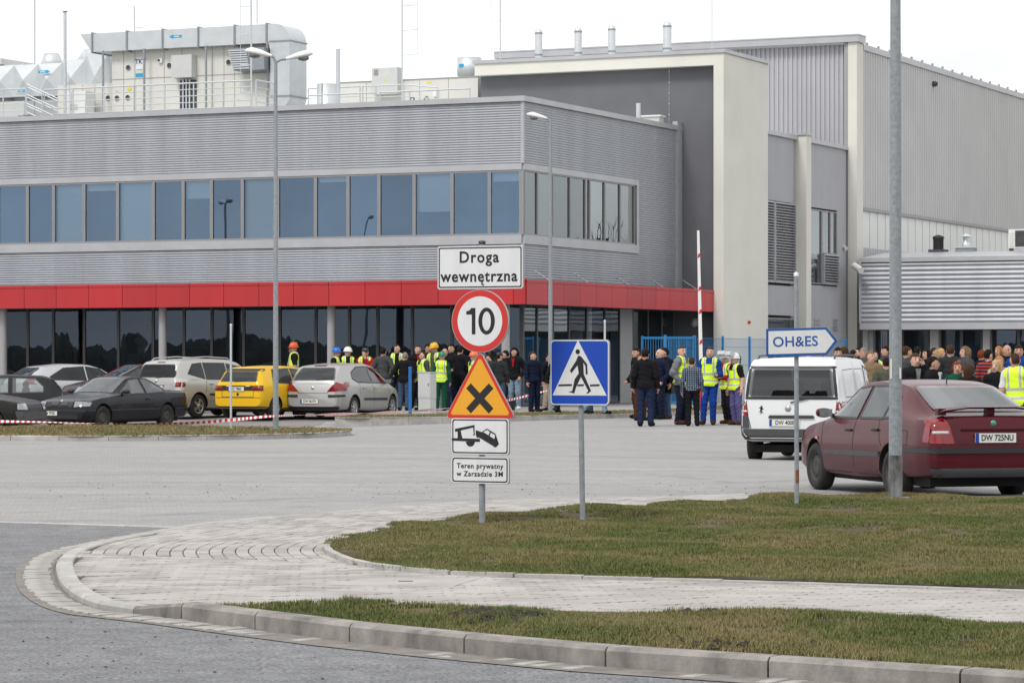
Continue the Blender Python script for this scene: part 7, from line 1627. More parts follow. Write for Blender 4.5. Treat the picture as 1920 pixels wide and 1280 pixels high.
# --- dark plum car in the back row
loc, a = place(118, 86.0, 215, (2.0, -0.7), zg=0.06)
P_pl = paint('dark_plum_paint', (0.026, 0.012, 0.018), 0.3, 0.3, 0.03)
car(dict(name='parked_car', label='dark plum saloon facing left in the back row', cat='car', loc=loc, rz=a, group=CG, paint=P_pl, L=4.4, W=1.75, r=0.31, axles=(1.35, -1.3), rim='alloy9',
    bot=[(-2.2, .34), (0, .20), (2.0, .22), (2.2, .32)], belt=[(-2.2, .80), (-1.9, .94), (0, .91), (1.0, .89), (1.7, .80), (2.2, .55)],
    top=[(-2.2, .86), (-2.1, .98), (-1.6, 1.02), (-.9, 1.33), (-.4, 1.40), (.1, 1.38), (1.05, .96), (1.4, .91), (2.05, .78), (2.2, .6)],
    wid=[(-2.2, .84), (-1.9, .95), (0, 1.0), (1.3, .99), (1.9, .90), (2.2, .70)], wtop=[(-2.2, .70), (-1.5, .70), (-.5, .64), (.1, .64), (1.0, .76), (2.2, .62)],
    glass=[[(-.15, .95), (.80, .94), (.20, 1.28), (-.15, 1.32)], [(-.22, .95), (-.22, 1.32), (-.7, 1.29), (-1.2, 1.04), (-1.2, .97)]], gm=M['cglass'], rear_glass=[(-.56, 1.04), (.56, 1.04), (.46, 1.30), (-.46, 1.30)], front_glass=[(1.0, -.64), (1.0, .64), (.16, .52), (.16, -.52)], fgm=M['cglass_lt'],
    patches=[('f', [(.46, .60), (.80, .60), (.78, .72), (.46, .74)], 'headlight', 'headlight'), ('f', [(-.46, .60), (-.80, .60), (-.78, .72), (-.46, .74)], 'headlight', 'headlight')], mirror=(.70, .94), mirror_mat=M['trim'], seams=[('l', [(-.18, .93), (-.18, .3)])]))
# ================================================================== PEOPLE
GRID = 0.019
def sdf_prims(prims, P):
    out = []
    for lab, kind, a in prims:
        if kind == 'cone':
            p0, p1, r0, r1, fl = np.array(a[0]), np.array(a[1]), a[2], a[3], (a[4] if len(a) > 4 else 1.0)
            q = P - p0; ba = p1 - p0; sc = np.array([1, 1/fl, 1]); q = q*sc; b2 = ba*sc
            t = np.clip((q @ b2)/(b2 @ b2), 0, 1); d = np.linalg.norm(q - t[..., None]*b2, axis=-1) - (r0 + (r1 - r0)*t)
            out.append(d*(0.5 + 0.5*fl))
        else:
            c, r = np.array(a[0]), np.array(a[1]); q = (P - c)/r; k = np.linalg.norm(q, axis=-1); out.append((k - 1)*min(r)*0.5*(1 + max(r)/min(r))*0.8)
    return np.stack(out)
def surface_nets(prims, lo, hi, g, k=0.035):
    ax = [np.arange(lo[i], hi[i] + g, g) for i in range(3)]
    P = np.stack(np.meshgrid(*ax, indexing='ij'), -1); D = sdf_prims(prims, P)
    F = D[0].copy()
    for d in D[1:]:
        h = np.clip(0.5 + 0.5*(F - d)/k, 0, 1); F = F*(1-h) + d*h - k*h*(1-h)
    s = F < 0; n = F.shape
    c = np.zeros((n[0]-1, n[1]-1, n[2]-1), int)
    corners = [(i, j, l) for i in (0, 1) for j in (0, 1) for l in (0, 1)]
    sl = lambda A, o: A[o[0]:n[0]-1+o[0], o[1]:n[1]-1+o[1], o[2]:n[2]-1+o[2]]
    for o in corners: c += sl(s, o)
    act = (c > 0) & (c < 8); idx = -np.ones(act.shape, int); idx[act] = np.arange(act.sum())
    acc = np.zeros(act.shape + (3,)); cnt = np.zeros(act.shape)
    for o in corners:
        for d in range(3):
            if o[d]: continue
            o2 = list(o); o2[d] = 1; f0, f1 = sl(F, o), sl(F, o2); cr = (f0 < 0) != (f1 < 0)
            t = np.where(cr, f0/np.where(cr, f0 - f1, 1), 0)
            p = np.array(o, float)[None, None, None, :] + np.zeros(act.shape + (3,)); p[..., d] += t
            acc += p*cr[..., None]; cnt += cr
    I = np.argwhere(act); V = np.array(lo) + (I + acc[act]/cnt[act][:, None])*g
    quads = []
    for d in range(3):
        e, f = (d+1) % 3, (d+2) % 3
        a = [slice(None)]*3; b = [slice(None)]*3; a[d] = slice(0, -1); b[d] = slice(1, None)
        s0, s1 = s[tuple(a)], s[tuple(b)]; X = np.argwhere(s0 != s1); flip = s0[s0 != s1]
        ok = (X[:, e] > 0) & (X[:, f] > 0) & (X[:, e] < n[e]-1) & (X[:, f] < n[f]-1); X, flip = X[ok], flip[ok]
        q = []
        for de, df in ((1, 1), (0, 1), (0, 0), (1, 0)):
            Y = X.copy(); Y[:, e] -= de; Y[:, f] -= df; q.append(idx[Y[:, 0], Y[:, 1], Y[:, 2]])
        q = np.stack(q, 1); q[~flip] = q[~flip][:, ::-1]; quads.append(q)
    Q = np.concatenate(quads)
    lab = np.argmin(sdf_prims(prims, V), 0)
    return V, Q, np.array([prims[i][0] for i in lab])
def vnormals(V, Q):
    nn = np.cross(V[Q[:, 2]] - V[Q[:, 0]], V[Q[:, 3]] - V[Q[:, 1]]); N_ = np.zeros_like(V)
    for k in range(4): np.add.at(N_, Q[:, k], nn)
    return N_/np.maximum(np.linalg.norm(N_, axis=1, keepdims=True), 1e-9)
def np_mesh(name, V, Q, extra=None):
    me = bpy.data.meshes.new(name); vs = [tuple(map(float, v)) for v in V]; fs = [tuple(map(int, q)) for q in Q]
    if extra:
        b = len(vs); vs += extra[0]; fs += [tuple(i + b for i in f) for f in extra[1]]
    me.from_pydata(vs, [], fs); me.polygons.foreach_set('use_smooth', [True]*len(me.polygons)); me.materials.append(None); me.update(); return me
def limb_pose(kind, s):
    """shoulder, elbow, wrist for side s (+1 is the figure's left), facing -Y"""
    e, w = {'down': ((.245, .03, 1.16), (.265, -.035, .90)), 'pocket': ((.30, .07, 1.17), (.205, -.06, .96)), 'phone': ((.29, -.13, 1.20), (.125, -.075, 1.56)),
            'cross': ((.27, -.03, 1.17), (-.02, -.215, 1.20)), 'fwd': ((.25, .0, 1.17), (.20, -.26, 1.14)), 'clasp': ((.27, .0, 1.16), (.04, -.20, .97)),
            'chin': ((.22, -.14, 1.16), (.05, -.17, 1.47)), 'swingf': ((.25, -.08, 1.17), (.26, -.24, .96)), 'swingb': ((.25, .13, 1.18), (.27, .13, .93)), 'back': ((.27, .09, 1.17), (.06, .17, .98))}[kind]
    f = lambda p: (s*p[0], p[1], p[2])
    return (s*.180, .01, 1.435), f(e), f(w)
POSES = {'stand': ('down', 'down', 0, 0), 'pockets': ('pocket', 'pocket', 0, 0), 'phone_l': ('phone', 'down', 0, 0), 'phone_r': ('down', 'phone', 0, 0), 'cross': ('cross', 'cross', 0, 0), 'talk': ('fwd', 'down', 0, .5),
         'clasp': ('clasp', 'clasp', 0, 0), 'walk': ('swingb', 'swingf', .22, 0), 'relaxed': ('down', 'pocket', 0, 1), 'chin': ('chin', 'down', 0, 1), 'back': ('back', 'back', 0, 0)}
_pose = {}
def pose_data(name, yaw=0):
    key_ = (name, yaw)
    if key_ in _pose: return _pose[key_]
    al, ar, stride, hip = POSES[name]
    hx = 0.02*hip
    pr = [('torso', 'cone', ((0, .0, 1.40), (0, .0, 1.20), .165, .150, .66)), ('torso', 'cone', ((-.125, .01, 1.425), (.125, .01, 1.425), .078, .078)), ('torso', 'cone', ((0, .0, 1.22), (hx, .005, 1.00), .148, .155, .68)),
          ('pelvis', 'cone', ((hx - .05, .01, .95), (hx + .05, .01, .95), .125, .125)), ('neck', 'cone', ((0, .02, 1.46), (0, .0, 1.60), .062, .055)),
          ('head', 'ell', ((0, -.004, 1.675), (.078, .098, .112))), ('head', 'ell', ((0, -.036, 1.605), (.058, .062, .060))), ('head', 'cone', ((0, -.098, 1.668), (0, -.112, 1.642), .012, .017)),
          ('head', 'ell', ((.079, .008, 1.655), (.012, .022, .032))), ('head', 'ell', ((-.079, .008, 1.655), (.012, .022, .032)))]
    if yaw:
        cy_, sy_ = math.cos(R(yaw)), math.sin(R(yaw)); rt = lambda p: (p[0]*cy_ - p[1]*sy_, p[0]*sy_ + p[1]*cy_, p[2])
        def turn(q):
            if q[0] != 'head': return q
            if q[1] == 'ell':
                c, r_e = q[2]; return ('head', 'ell', (rt(c), r_e)) if abs(c[0]) < .01 and c[2] < 1.64 else ('head', 'ell', (rt(c), (.082, .094, r_e[2]) if r_e[0] > .05 else (.018, .020, r_e[2])))
            return ('head', 'cone', (rt(q[2][0]), rt(q[2][1])) + tuple(q[2][2:]))
        pr = [turn(q) for q in pr]
    hands = []
    for s, k in ((1, al), (-1, ar)):
        sh, el, wr = limb_pose(k, s)
        pr += [('uarm', 'cone', (sh, el, .066, .052)), ('farm', 'cone', (el, wr, .051, .036))]
        fd = (np.array(wr) - np.array(el)); fd /= np.linalg.norm(fd)
        if k in ('phone', 'chin'): fd = np.array([-.35*s, -.2, .9]); fd /= np.linalg.norm(fd)
        hd = np.array(wr) + fd*.075; pr.append(('hand', 'cone', (wr, tuple(hd), .030, .034)))
        hands.append((np.array(wr), fd, s, k))
        st = stride*s; kx = .105*s + hx*.5; kn = (kx, -.02 - st*.55, .50 + abs(stride)*.03); an = (.115*s, .035 - st, .085)
        if stride and s < 0: kn = (kx, .02 + stride*.25, .50); an = (.115*s, .05 + stride*1.25, .14)
        pr += [('thigh', 'cone', ((.092*s + hx, .01, .92), kn, .098, .070)), ('shin', 'cone', (kn, an, .072, .060)),
               ('foot', 'cone', ((an[0], an[1] + .03, an[2] - .035), (an[0] + .03*s, an[1] - .15, .045 if an[2] < .1 else .05), .050, .042, 1.0))]
    V, Q, lab = surface_nets(pr, (-.42, -.42, -.02), (.42, .46, 1.84), GRID)
    V[:, 2] = np.maximum(V[:, 2], 0.0)
    N_ = vnormals(V, Q); fl = lab[Q[:, 0]]
    # five bent fingers on each palm
    ev, ef = [], []
    for wr, fd, s, k in hands:
        side = np.cross(fd, np.array([0, 0, 1.0])); side = np.array([0, -1.0, 0]) if np.linalg.norm(side) < .3 else side/np.linalg.norm(side)
        if abs(fd[2]) > .8: side = np.array([0, -1.0, 0])
        inn = np.cross(side, fd)*1.0; inn = inn if inn[0]*s < 0 else -inn
        for q, (o, L) in enumerate(((.030, .062), (.011, .072), (-.010, .068), (-.030, .052), (.038, .05))):
            b = wr + fd*(.085 if q < 4 else .03) + side*o; d0 = fd if q < 4 else (fd*.6 + side*.8)
            pts = [b, b + d0*L*.5 + inn*.006, b + d0*L*.85 + inn*.024, b + d0*L + inn*.036]
            m_ = MB().tube([tuple(p) for p in pts], [.011, .010, .009, .005], 5); o_ = len(ev); ev += m_.v; ef += [tuple(i + o_ for i in f) for f in m_.f]
    body = np_mesh('body', V, Q, (ev, ef))
    D = dict(V=V, Q=Q, N=N_, fl=fl, body=body, cache={})
    _pose[key_] = D; return D
def garment(D, key, sel, t, wr=0.004, flare=None):
    c = D['cache']
    if key in c: return c[key]
    V, Q, N_ = D['V'], D['Q'], D['N']; f = Q[sel(V[Q].mean(1), D['fl'])]
    u, inv = np.unique(f, return_inverse=True); P = V[u]; off = t + wr*np.sin(P[:, 2]*55 + P[:, 0]*31)*np.sin(P[:, 0]*47 + P[:, 1]*39)
    P = P + N_[u]*off[:, None]
    if flare is not None: P = flare(P)
    c[key] = np_mesh(key, P, inv.reshape(-1, 4)); return c[key]
isin = lambda fl, *k: np.isin(fl, k)
SEL = {
 'jacket': (lambda c, f: isin(f, 'torso', 'uarm', 'farm') | (isin(f, 'pelvis') & (c[:, 2] > .86)) | (isin(f, 'thigh') & (c[:, 2] > .90)) | (isin(f, 'neck') & (c[:, 2] < 1.53)), .020, .007),
 'shirt': (lambda c, f: isin(f, 'torso', 'uarm', 'farm') | (isin(f, 'pelvis') & (c[:, 2] > .93)) | (isin(f, 'neck') & (c[:, 2] < 1.50)), .010, .005),
 't_shirt': (lambda c, f: isin(f, 'torso') | (isin(f, 'uarm') & (c[:, 2] > 1.20)) | (isin(f, 'pelvis') & (c[:, 2] > .93)), .011, .005),
 'coat': (lambda c, f: isin(f, 'torso', 'uarm', 'farm', 'pelvis') | (isin(f, 'thigh') & (c[:, 2] > .66)) | (isin(f, 'neck') & (c[:, 2] < 1.53)), .026, .006),
 'trousers': (lambda c, f: isin(f, 'pelvis', 'thigh') | (isin(f, 'shin') & (c[:, 2] > .07)), .009, .007),
 'shorts': (lambda c, f: isin(f, 'pelvis') | (isin(f, 'thigh') & (c[:, 2] > .52)), .014, .004),
 'shoes': (lambda c, f: isin(f, 'foot'), .006, 0),
 'hi_vis_vest': (lambda c, f: isin(f, 'torso') & (np.abs(c[:, 0]) < .205) & ~((c[:, 2] > 1.40) & (np.abs(c[:, 0]) < .06) & (c[:, 1] < 0)) | (isin(f, 'pelvis') & (c[:, 2] > .90)), .034, .004),
 'open_vest': (lambda c, f: (isin(f, 'torso') & (np.abs(c[:, 0]) < .205) & ((np.abs(c[:, 0]) > .055) | (c[:, 1] > .02))) | (isin(f, 'pelvis') & (c[:, 2] > .90) & ((np.abs(c[:, 0]) > .055) | (c[:, 1] > .02))), .034, .004),
 'hood_up': (lambda c, f: (isin(f, 'head') & ((c[:, 1] > -.045) | (c[:, 2] > 1.745))) | isin(f, 'neck'), .030, .003),
}
# hair and headgear in head coordinates
def hair_mesh(kind):
    if kind in _hair: return _hair[kind]
    g = .016
    if kind in ('short', 'crop', 'thin'):
        r = {'short': (.090, .112, .126), 'crop': (.084, .104, .117), 'thin': (.081, .101, .114)}[kind]
        V, Q, _ = surface_nets([('h', 'ell', ((0, .004, 1.678), r))], (-.13, -.14, 1.5), (.13, .16, 1.84), g)
        c = V[Q].mean(1); hl = {'short': 1.725, 'crop': 1.735, 'thin': 1.75}[kind]
        keep = (c[:, 2] > hl) | ((c[:, 1] > -.015) & (c[:, 2] > 1.665)) | ((c[:, 1] > .045) & (c[:, 2] > 1.605))
    elif kind == 'long':
        V, Q, _ = surface_nets([('h', 'ell', ((0, .012, 1.675), (.098, .118, .128))), ('h', 'cone', ((0, .065, 1.66), (0, .085, 1.36), .088, .060, .8)), ('h', 'cone', ((.07, .02, 1.62), (.095, -.01, 1.40), .045, .03)), ('h', 'cone', ((-.07, .02, 1.62), (-.095, -.01, 1.40), .045, .03))], (-.2, -.16, 1.26), (.2, .2, 1.84), g)
        c = V[Q].mean(1); keep = ~((c[:, 1] < -.045) & (np.abs(c[:, 0]) < .062) & (c[:, 2] < 1.735)) & ~((c[:, 1] < -.06) & (c[:, 2] < 1.725))
    elif kind == 'bob':
        V, Q, _ = surface_nets([('h', 'ell', ((0, .014, 1.672), (.104, .122, .130))), ('h', 'cone', ((0, .05, 1.62), (0, .055, 1.55), .10, .095, .85))], (-.2, -.16, 1.40), (.2, .2, 1.84), g)
        c = V[Q].mean(1); keep = ~((c[:, 1] < -.04) & (np.abs(c[:, 0]) < .066) & (c[:, 2] < 1.735)) & ~((c[:, 1] < -.06) & (c[:, 2] < 1.72))
    elif kind == 'bun':
        V, Q, _ = surface_nets([('h', 'ell', ((0, .004, 1.678), (.086, .108, .121))), ('h', 'ell', ((0, .10, 1.72), (.045, .045, .045)))], (-.16, -.16, 1.5), (.16, .2, 1.84), g)
        c = V[Q].mean(1); keep = (c[:, 2] > 1.73) | ((c[:, 1] > -.01) & (c[:, 2] > 1.63))
    f = Q[keep]; u, inv = np.unique(f, return_inverse=True); _hair[kind] = np_mesh('hair', V[u], inv.reshape(-1, 4)); return _hair[kind]
_hair = {}
def gear_mesh(kind):
    if kind in _hair: return _hair[kind]
    mb = MB()
    if kind in ('helmet', 'visor_helmet'):
        mb.lathe([(.118, 1.695), (.120, 1.725), (.112, 1.765), (.088, 1.805), (.05, 1.828), (0, 1.834)], (0, 0, 0), 18); mb.lathe([(.118, 1.698), (.135, 1.690), (.135, 1.696), (.118, 1.704)], (0, 0, 0), 18)
        mb.add([(-.075, -.10, 1.70), (.075, -.10, 1.70), (.05, -.165, 1.685), (-.05, -.165, 1.685)], [(0, 1, 2, 3)])
        mb.box(-.012, .012, -.09, .09, 1.82, 1.842)
    else:
        mb.lathe([(.098, 1.70), (.100, 1.74), (.088, 1.785), (.05, 1.806), (0, 1.81)], (0, 0, 0), 16); mb.add([(-.07, -.095, 1.715), (.07, -.095, 1.715), (.05, -.18, 1.70), (-.05, -.18, 1.70)], [(0, 1, 2, 3)])
    mb.v = [(x, y*1.14, z) for x, y, z in mb.v]
    me = bpy.data.meshes.new(kind); me.from_pydata(mb.v, [], mb.f); me.polygons.foreach_set('use_smooth', mb.sm); me.materials.append(None); _hair[kind] = me; return me
def face_mesh():
    if 'face' in _hair: return _hair['face']
    mb = MB()
    for s in (1, -1): mb.box(s*.032 - .013, s*.032 + .013, -.100, -.088, 1.668, 1.677); mb.box(s*.033 - .019, s*.033 + .019, -.102, -.09, 1.692, 1.699)
    mb.box(-.022, .022, -.103, -.09, 1.598, 1.605)
    me = bpy.data.meshes.new('face_features'); me.from_pydata(mb.v, [], mb.f); me.materials.append(None); _hair['face'] = me; return me
_cm = {}
def cloth(col, rough=0.9, kind=None):
    key = (tuple(col), kind)
    if key not in _cm: _cm[key] = mat('cloth', col, rough, 0, 0.18, 9, 0.3, 35, spec=0.06) if kind is None else kind(col)
    return _cm[key]
def vest_mat(col):
    """fluorescent vest with two grey reflective bands and braces"""
    m, nt, b = nmat('hi_vis_fabric'); N, L = nt.nodes, nt.links; b.inputs['Roughness'].default_value = 0.6
    tc = N.new('ShaderNodeTexCoord'); sp = N.new('ShaderNodeSeparateXYZ'); L.new(tc.outputs['Object'], sp.inputs[0])
    def M_(op, a, c):
        n = N.new('ShaderNodeMath'); n.operation = op
        for i, q in enumerate((a, c)):
            if q is None: continue
            if isinstance(q, (int, float)): n.inputs[i].default_value = q
            else: L.new(q, n.inputs[i])
        return n.outputs[0]
    def band(src, c, h): return M_('LESS_THAN', M_('ABSOLUTE', M_('SUBTRACT', src, c), None), h)
    z, ax = sp.outputs['Z'], M_('ABSOLUTE', sp.outputs['X'], None)
    br = M_('MULTIPLY', band(ax, .105, .022), M_('GREATER_THAN', z, 1.19))
    f = M_('MAXIMUM', M_('MAXIMUM', band(z, 1.165, .026), band(z, 1.015, .026)), br)
    mx = N.new('ShaderNodeMix'); mx.data_type = 'RGBA'; mx.inputs['A'].default_value = (*col, 1); mx.inputs['B'].default_value = (0.42, 0.43, 0.42, 1); L.new(f, mx.inputs['Factor']); L.new(mx.outputs['Result'], b.inputs['Base Color'])
    return m
def stripe_mat(col):
    m, nt, b = nmat('striped_knit'); N, L = nt.nodes, nt.links; b.inputs['Roughness'].default_value = 0.9
    tc = N.new('ShaderNodeTexCoord'); w = N.new('ShaderNodeTexWave'); w.bands_direction = 'Z'; w.inputs['Scale'].default_value = 4.5; L.new(tc.outputs['Object'], w.inputs['Vector'])
    g = N.new('ShaderNodeMath'); g.operation = 'GREATER_THAN'; g.inputs[1].default_value = 0.62; L.new(w.outputs['Fac'], g.inputs[0])
    mx = N.new('ShaderNodeMix'); mx.data_type = 'RGBA'; mx.inputs['A'].default_value = (0.012, 0.012, 0.018, 1); mx.inputs['B'].default_value = (0.42, 0.03, 0.03, 1); L.new(g.outputs[0], mx.inputs['Factor']); L.new(mx.outputs['Result'], b.inputs['Base Color']); return m
def check_mat(col):
    m, nt, b = nmat('checked_shirt'); N, L = nt.nodes, nt.links; b.inputs['Roughness'].default_value = 0.9
    tc = N.new('ShaderNodeTexCoord'); out = None
    for d in ('X', 'Z'):
        w = N.new('ShaderNodeTexWave'); w.bands_direction = d; w.inputs['Scale'].default_value = 5.5; L.new(tc.outputs['Object'], w.inputs['Vector'])
        g = N.new('ShaderNodeMath'); g.operation = 'GREATER_THAN'; g.inputs[1].default_value = 0.72; L.new(w.outputs['Fac'], g.inputs[0])
        out = g.outputs[0] if out is None else out
        last = g.outputs[0]
    a = N.new('ShaderNodeMath'); a.operation = 'ADD'; a.use_clamp = False; L.new(out, a.inputs[0]); L.new(last, a.inputs[1])
    h = N.new('ShaderNodeMath'); h.operation = 'MULTIPLY'; h.inputs[1].default_value = 0.5; L.new(a.outputs[0], h.inputs[0])
    mx = N.new('ShaderNodeMix'); mx.data_type = 'RGBA'; mx.inputs['A'].default_value = (*col, 1); mx.inputs['B'].default_value = (0.20, 0.26, 0.32, 1); L.new(h.outputs[0], mx.inputs['Factor']); L.new(mx.outputs['Result'], b.inputs['Base Color']); return m
SKIN = [mat('skin', c, 0.55, 0, 0.08, 20, spec=0.3) for c in ((0.52, 0.30, 0.22), (0.47, 0.26, 0.185), (0.56, 0.34, 0.26))]
FACE = mat('face_marks', (0.07, 0.035, 0.028), 0.6)
K = dict(black=(.013, .013, .015), char=(.03, .031, .034), navy=(.012, .016, .035), dkblue=(.018, .028, .062), jeans=(.055, .085, .15), ltjeans=(.20, .28, .38), grey=(.17, .175, .185), dkgrey=(.06, .062, .066), brown=(.065, .03, .018), red=(.33, .018, .022), blue=(.012, .05, .26), green=(.012, .075, .045), purple=(.10, .09, .22), white=(.65, .65, .65), beige=(.35, .29, .22), tan=(.22, .15, .09), olive=(.08, .085, .06), hv=(.68, .95, .02), hv2=(.55, .80, .02))
H = dict(dk=(.016, .012, .010), br=(.05, .028, .016), lb=(.16, .10, .055), bl=(.42, .28, .12), gr=(.20, .19, .18), rd=(.16, .035, .012), or_=(.34, .15, .05))
prng = random.Random(21)
def slot(o, m):
    o.material_slots[0].link = 'OBJECT'; o.material_slots[0].material = m; return o
PPL = 'people waiting outside the factory'
def person(x, ytop, d, face, pose, label, top=('jacket', 'black'), legs=('trousers', 'dkblue'), vest=None, hair=('short', 'dk'), hat=None, shoes='black', skin=None, hy=0, extra=None, zg=None, feet=None):
    X = XP(x, d); z0 = ground_z(X, d) if zg is None else zg
    ht = ZP(ytop, d) - z0; hat_h = 0.05 if hat and hat[0] != 'cap' else 0.02
    h = min(max(ht - hat_h, 1.50), 1.93); s = h/1.785
    t = thing('person', label, 'person', (X, d, z0), R(face), PPL); wd = s*prng.uniform(.97, 1.07); t.scale = (wd, wd, s)
    if not hy: hy = prng.choice((-32, 0, 0, 28))
    t.rotation_euler = (R(prng.uniform(-2.2, 2.2)), R(prng.uniform(-2.2, 2.2)), R(face + prng.uniform(-8, 8)))
    D = pose_data(pose, hy); sk = SKIN[skin if skin is not None else prng.randrange(3)]
    slot(link('body', D['body'], t), sk)
    def wear(kind, m):
        sel, th, wr = SEL[kind]; return slot(link(kind if kind not in ('open_vest',) else 'hi_vis_vest', garment(D, kind, sel, th, wr), t), m)
    leg_k = legs[0]; wear(leg_k, cloth(K[legs[1]])); wear('shoes', cloth(K.get(shoes, (.02, .02, .02)), 0.6))
    kinds = {'stripe': stripe_mat, 'check': check_mat}
    col = top[1]; wear(top[0], cloth(K[col]) if col in K else cloth(K['navy'], .9, kinds[col]))
    if len(top) > 2:   # a shirt or tie glimpsed at an open front
        MB().prism([(-.045, 1.50), (.045, 1.50), (.016, 1.24), (-.016, 1.24)], 'y', -.155, -.11).build('shirt_front', cloth(K[top[2]]), t)
        if len(top) > 3: MB().prism([(-.016, 1.47), (.016, 1.47), (.022, 1.26), (0, 1.235), (-.022, 1.26)], 'y', -.162, -.155).build('tie', cloth(K[top[3]]), t)
    if vest: wear('open_vest' if vest == 'open' else 'hi_vis_vest', cloth(K['hv'], .6, vest_mat))
    if hair: o = slot(link('hair', hair_mesh(hair[0]), t), cloth(H[hair[1]], .6)); o.rotation_euler = (0, 0, R(hy))
    if hat == 'hood': wear('hood_up', cloth(K['black']))
    elif hat:
        o = slot(link('cap' if hat[0] == 'cap' else 'helmet', gear_mesh(hat[0]), t), mat('headgear', hat[1], 0.35, 0, 0.04, 8)); o.rotation_euler = (0, 0, R(hy))
        if hat[0] == 'visor_helmet':
            v = MB(); v.prism([(-.13, 1.74), (-.235, 1.79), (-.20, 1.88), (-.06, 1.88)], 'x', -.10, .10); o2 = v.build('visor', mat('visor_shell', (.5, .51, .52), .3), t); o2.rotation_euler = (0, 0, R(hy))
            MB().tube([(.0, .13, 1.78), (.0, .19, 1.70), (.0, .17, 1.55)], .022, 6).build('air_hose', M['dkgrey'], t)
    slot(link('face_features', face_mesh(), t), FACE).rotation_euler = (0, 0, R(hy))
    return t
P_ = person
OR, YE, WH, BLU, GRN, PNK = (.62, .10, .02), (.70, .42, .015), (.72, .72, .70), (.01, .13, .50), (.01, .20, .09), (.75, .17, .06)
# --- before the office, left group
P_(552, 641, 88, -80, 'phone_r', 'person in orange helmet and yellow vest phoning, alone behind the yellow car', ('t_shirt', 'black'), ('shorts', 'black'), 'full', None, ('helmet', OR))
P_(632, 651, 87, 75, 'stand', 'person in blue helmet with yellow vest behind the silver hatchback', ('t_shirt', 'black'), ('trousers', 'navy'), 'full', None, ('helmet', BLU))
P_(650, 650, 88.5, 10, 'stand', 'person in white helmet with open yellow vest over black shirt', ('t_shirt', 'black'), ('trousers', 'navy'), 'open', None, ('helmet', WH))
P_(684, 652, 87, -15, 'chin', 'person in dark cap and red jacket, hand at mouth, yellow vest', ('jacket', 'red'), ('trousers', 'navy'), 'open', ('crop', 'dk'), ('cap', (.02, .02, .022)))
P_(720, 650, 85, 165, 'pockets', 'person from behind in dark grey bodywarmer with grey sleeves', ('jacket', 'dkgrey'), ('trousers', 'navy'), None, ('short', 'dk'))
P_(741, 645, 88.5, 0, 'stand', 'bareheaded person facing us, open yellow vest over black', ('shirt', 'black'), ('trousers', 'navy'), 'open', ('crop', 'br'))
P_(757, 659, 84.5, 170, 'pockets', 'grey haired person from behind in black jacket with red side panel', ('jacket', 'black'), ('trousers', 'jeans'), None, ('crop', 'gr'))
P_(780, 646, 88, 5, 'stand', 'person facing us in dark jacket over red shirt, right of the blue post', ('jacket', 'black', 'red'), ('trousers', 'black'), None, ('crop', 'br'))
P_(791, 658, 84.5, -60, 'relaxed', 'person in yellow vest with dark grey sleeves standing behind the pale cabinet', ('shirt', 'dkgrey'), ('trousers', 'dkblue'), 'full', ('crop', 'br'))
P_(801, 643, 88.5, 40, 'stand', 'dark haired person in black looking down behind the cabinet', ('jacket', 'black'), ('trousers', 'black'), None, ('short', 'dk'))
P_(817, 642, 87.5, -20, 'stand', 'person in yellow helmet behind the one in the green helmet', ('jacket', 'olive'), ('trousers', 'navy'), 'open', None, ('helmet', YE))
zib = P_(826, 658, 84.2, 172, 'talk', 'person from behind in green helmet, green overalls and lettered yellow vest', ('shirt', 'green'), ('trousers', 'green'), 'full', None, ('helmet', GRN), 'black')
tt = text_obj('lettering', 'Z.I.B.', .062, M['sign_black'], zib, .001, .001, 1.3); tt.location = (0, .158, 1.33); tt.rotation_euler = (0, 0, R(180))
P_(833, 651, 86.5, 10, 'talk', 'balding person in black jacket beside the green helmet, hand forward', ('jacket', 'black'), ('trousers', 'dkblue'), None, ('thin', 'dk'))
P_(845, 643, 89, -30, 'stand', 'dark haired person in black deep under the canopy left of the round sign', ('jacket', 'black'), ('trousers', 'black'), None, ('short', 'dk'))
P_(861, 647, 87, 160, 'pockets', 'person in black seen from behind below the round sign', ('coat', 'black'), ('trousers', 'navy'), None, ('short', 'dk'))
P_(886, 658, 84, -70, 'pockets', 'person in coral helmet and yellow vest half hidden by the triangle sign', ('shirt', 'dkgrey'), ('trousers', 'dkgrey'), 'full', None, ('helmet', PNK))
P_(917, 663, 87, -25, 'phone_l', 'person with red scarf and dark hair behind the triangle sign', ('jacket', 'dkgrey', 'red'), ('trousers', 'black'), None, ('long', 'dk'))
P_(936, 660, 84, 165, 'stand', 'person in black cap and black leather jacket from behind, right of the triangle', ('jacket', 'char'), ('trousers', 'jeans'), None, ('crop', 'dk'), ('cap', (.012, .012, .013)))
P_(950, 656, 88.5, -60, 'stand', 'shadowed person in dark clothes between leather jacket and hooded figure', ('jacket', 'black'), ('trousers', 'black'), None, ('short', 'dk'))
P_(965, 649, 86, -15, 'pockets', 'hooded person in black jacket over red shirt, light jeans, white shoes', ('jacket', 'black', 'red'), ('trousers', 'ltjeans'), None, ('short', 'dk'), 'hood', 'white')
P_(1003, 658, 82.4, 35, 'stand', 'smiling person in navy jacket and dark trousers by the office corner', ('jacket', 'navy'), ('trousers', 'navy'), None, ('short', 'br'))
P_(1026, 662, 84.5, 60, 'pockets', 'person in beige sleeve half hidden by the lamp post at the corner', ('jacket', 'black'), ('trousers', 'beige'), None, ('short', 'dk'))
P_(1047, 662, 81.5, 150, 'walk', 'person behind the blue sign, only dark trousers showing below it', ('jacket', 'black'), ('trousers', 'navy'), None, ('short', 'dk'), None, 'char')
P_(1104, 668, 80.5, -70, 'stand', 'person behind the blue sign in blue jeans, left of the light jeans', ('jacket', 'grey'), ('trousers', 'jeans'), None, ('short', 'br'))
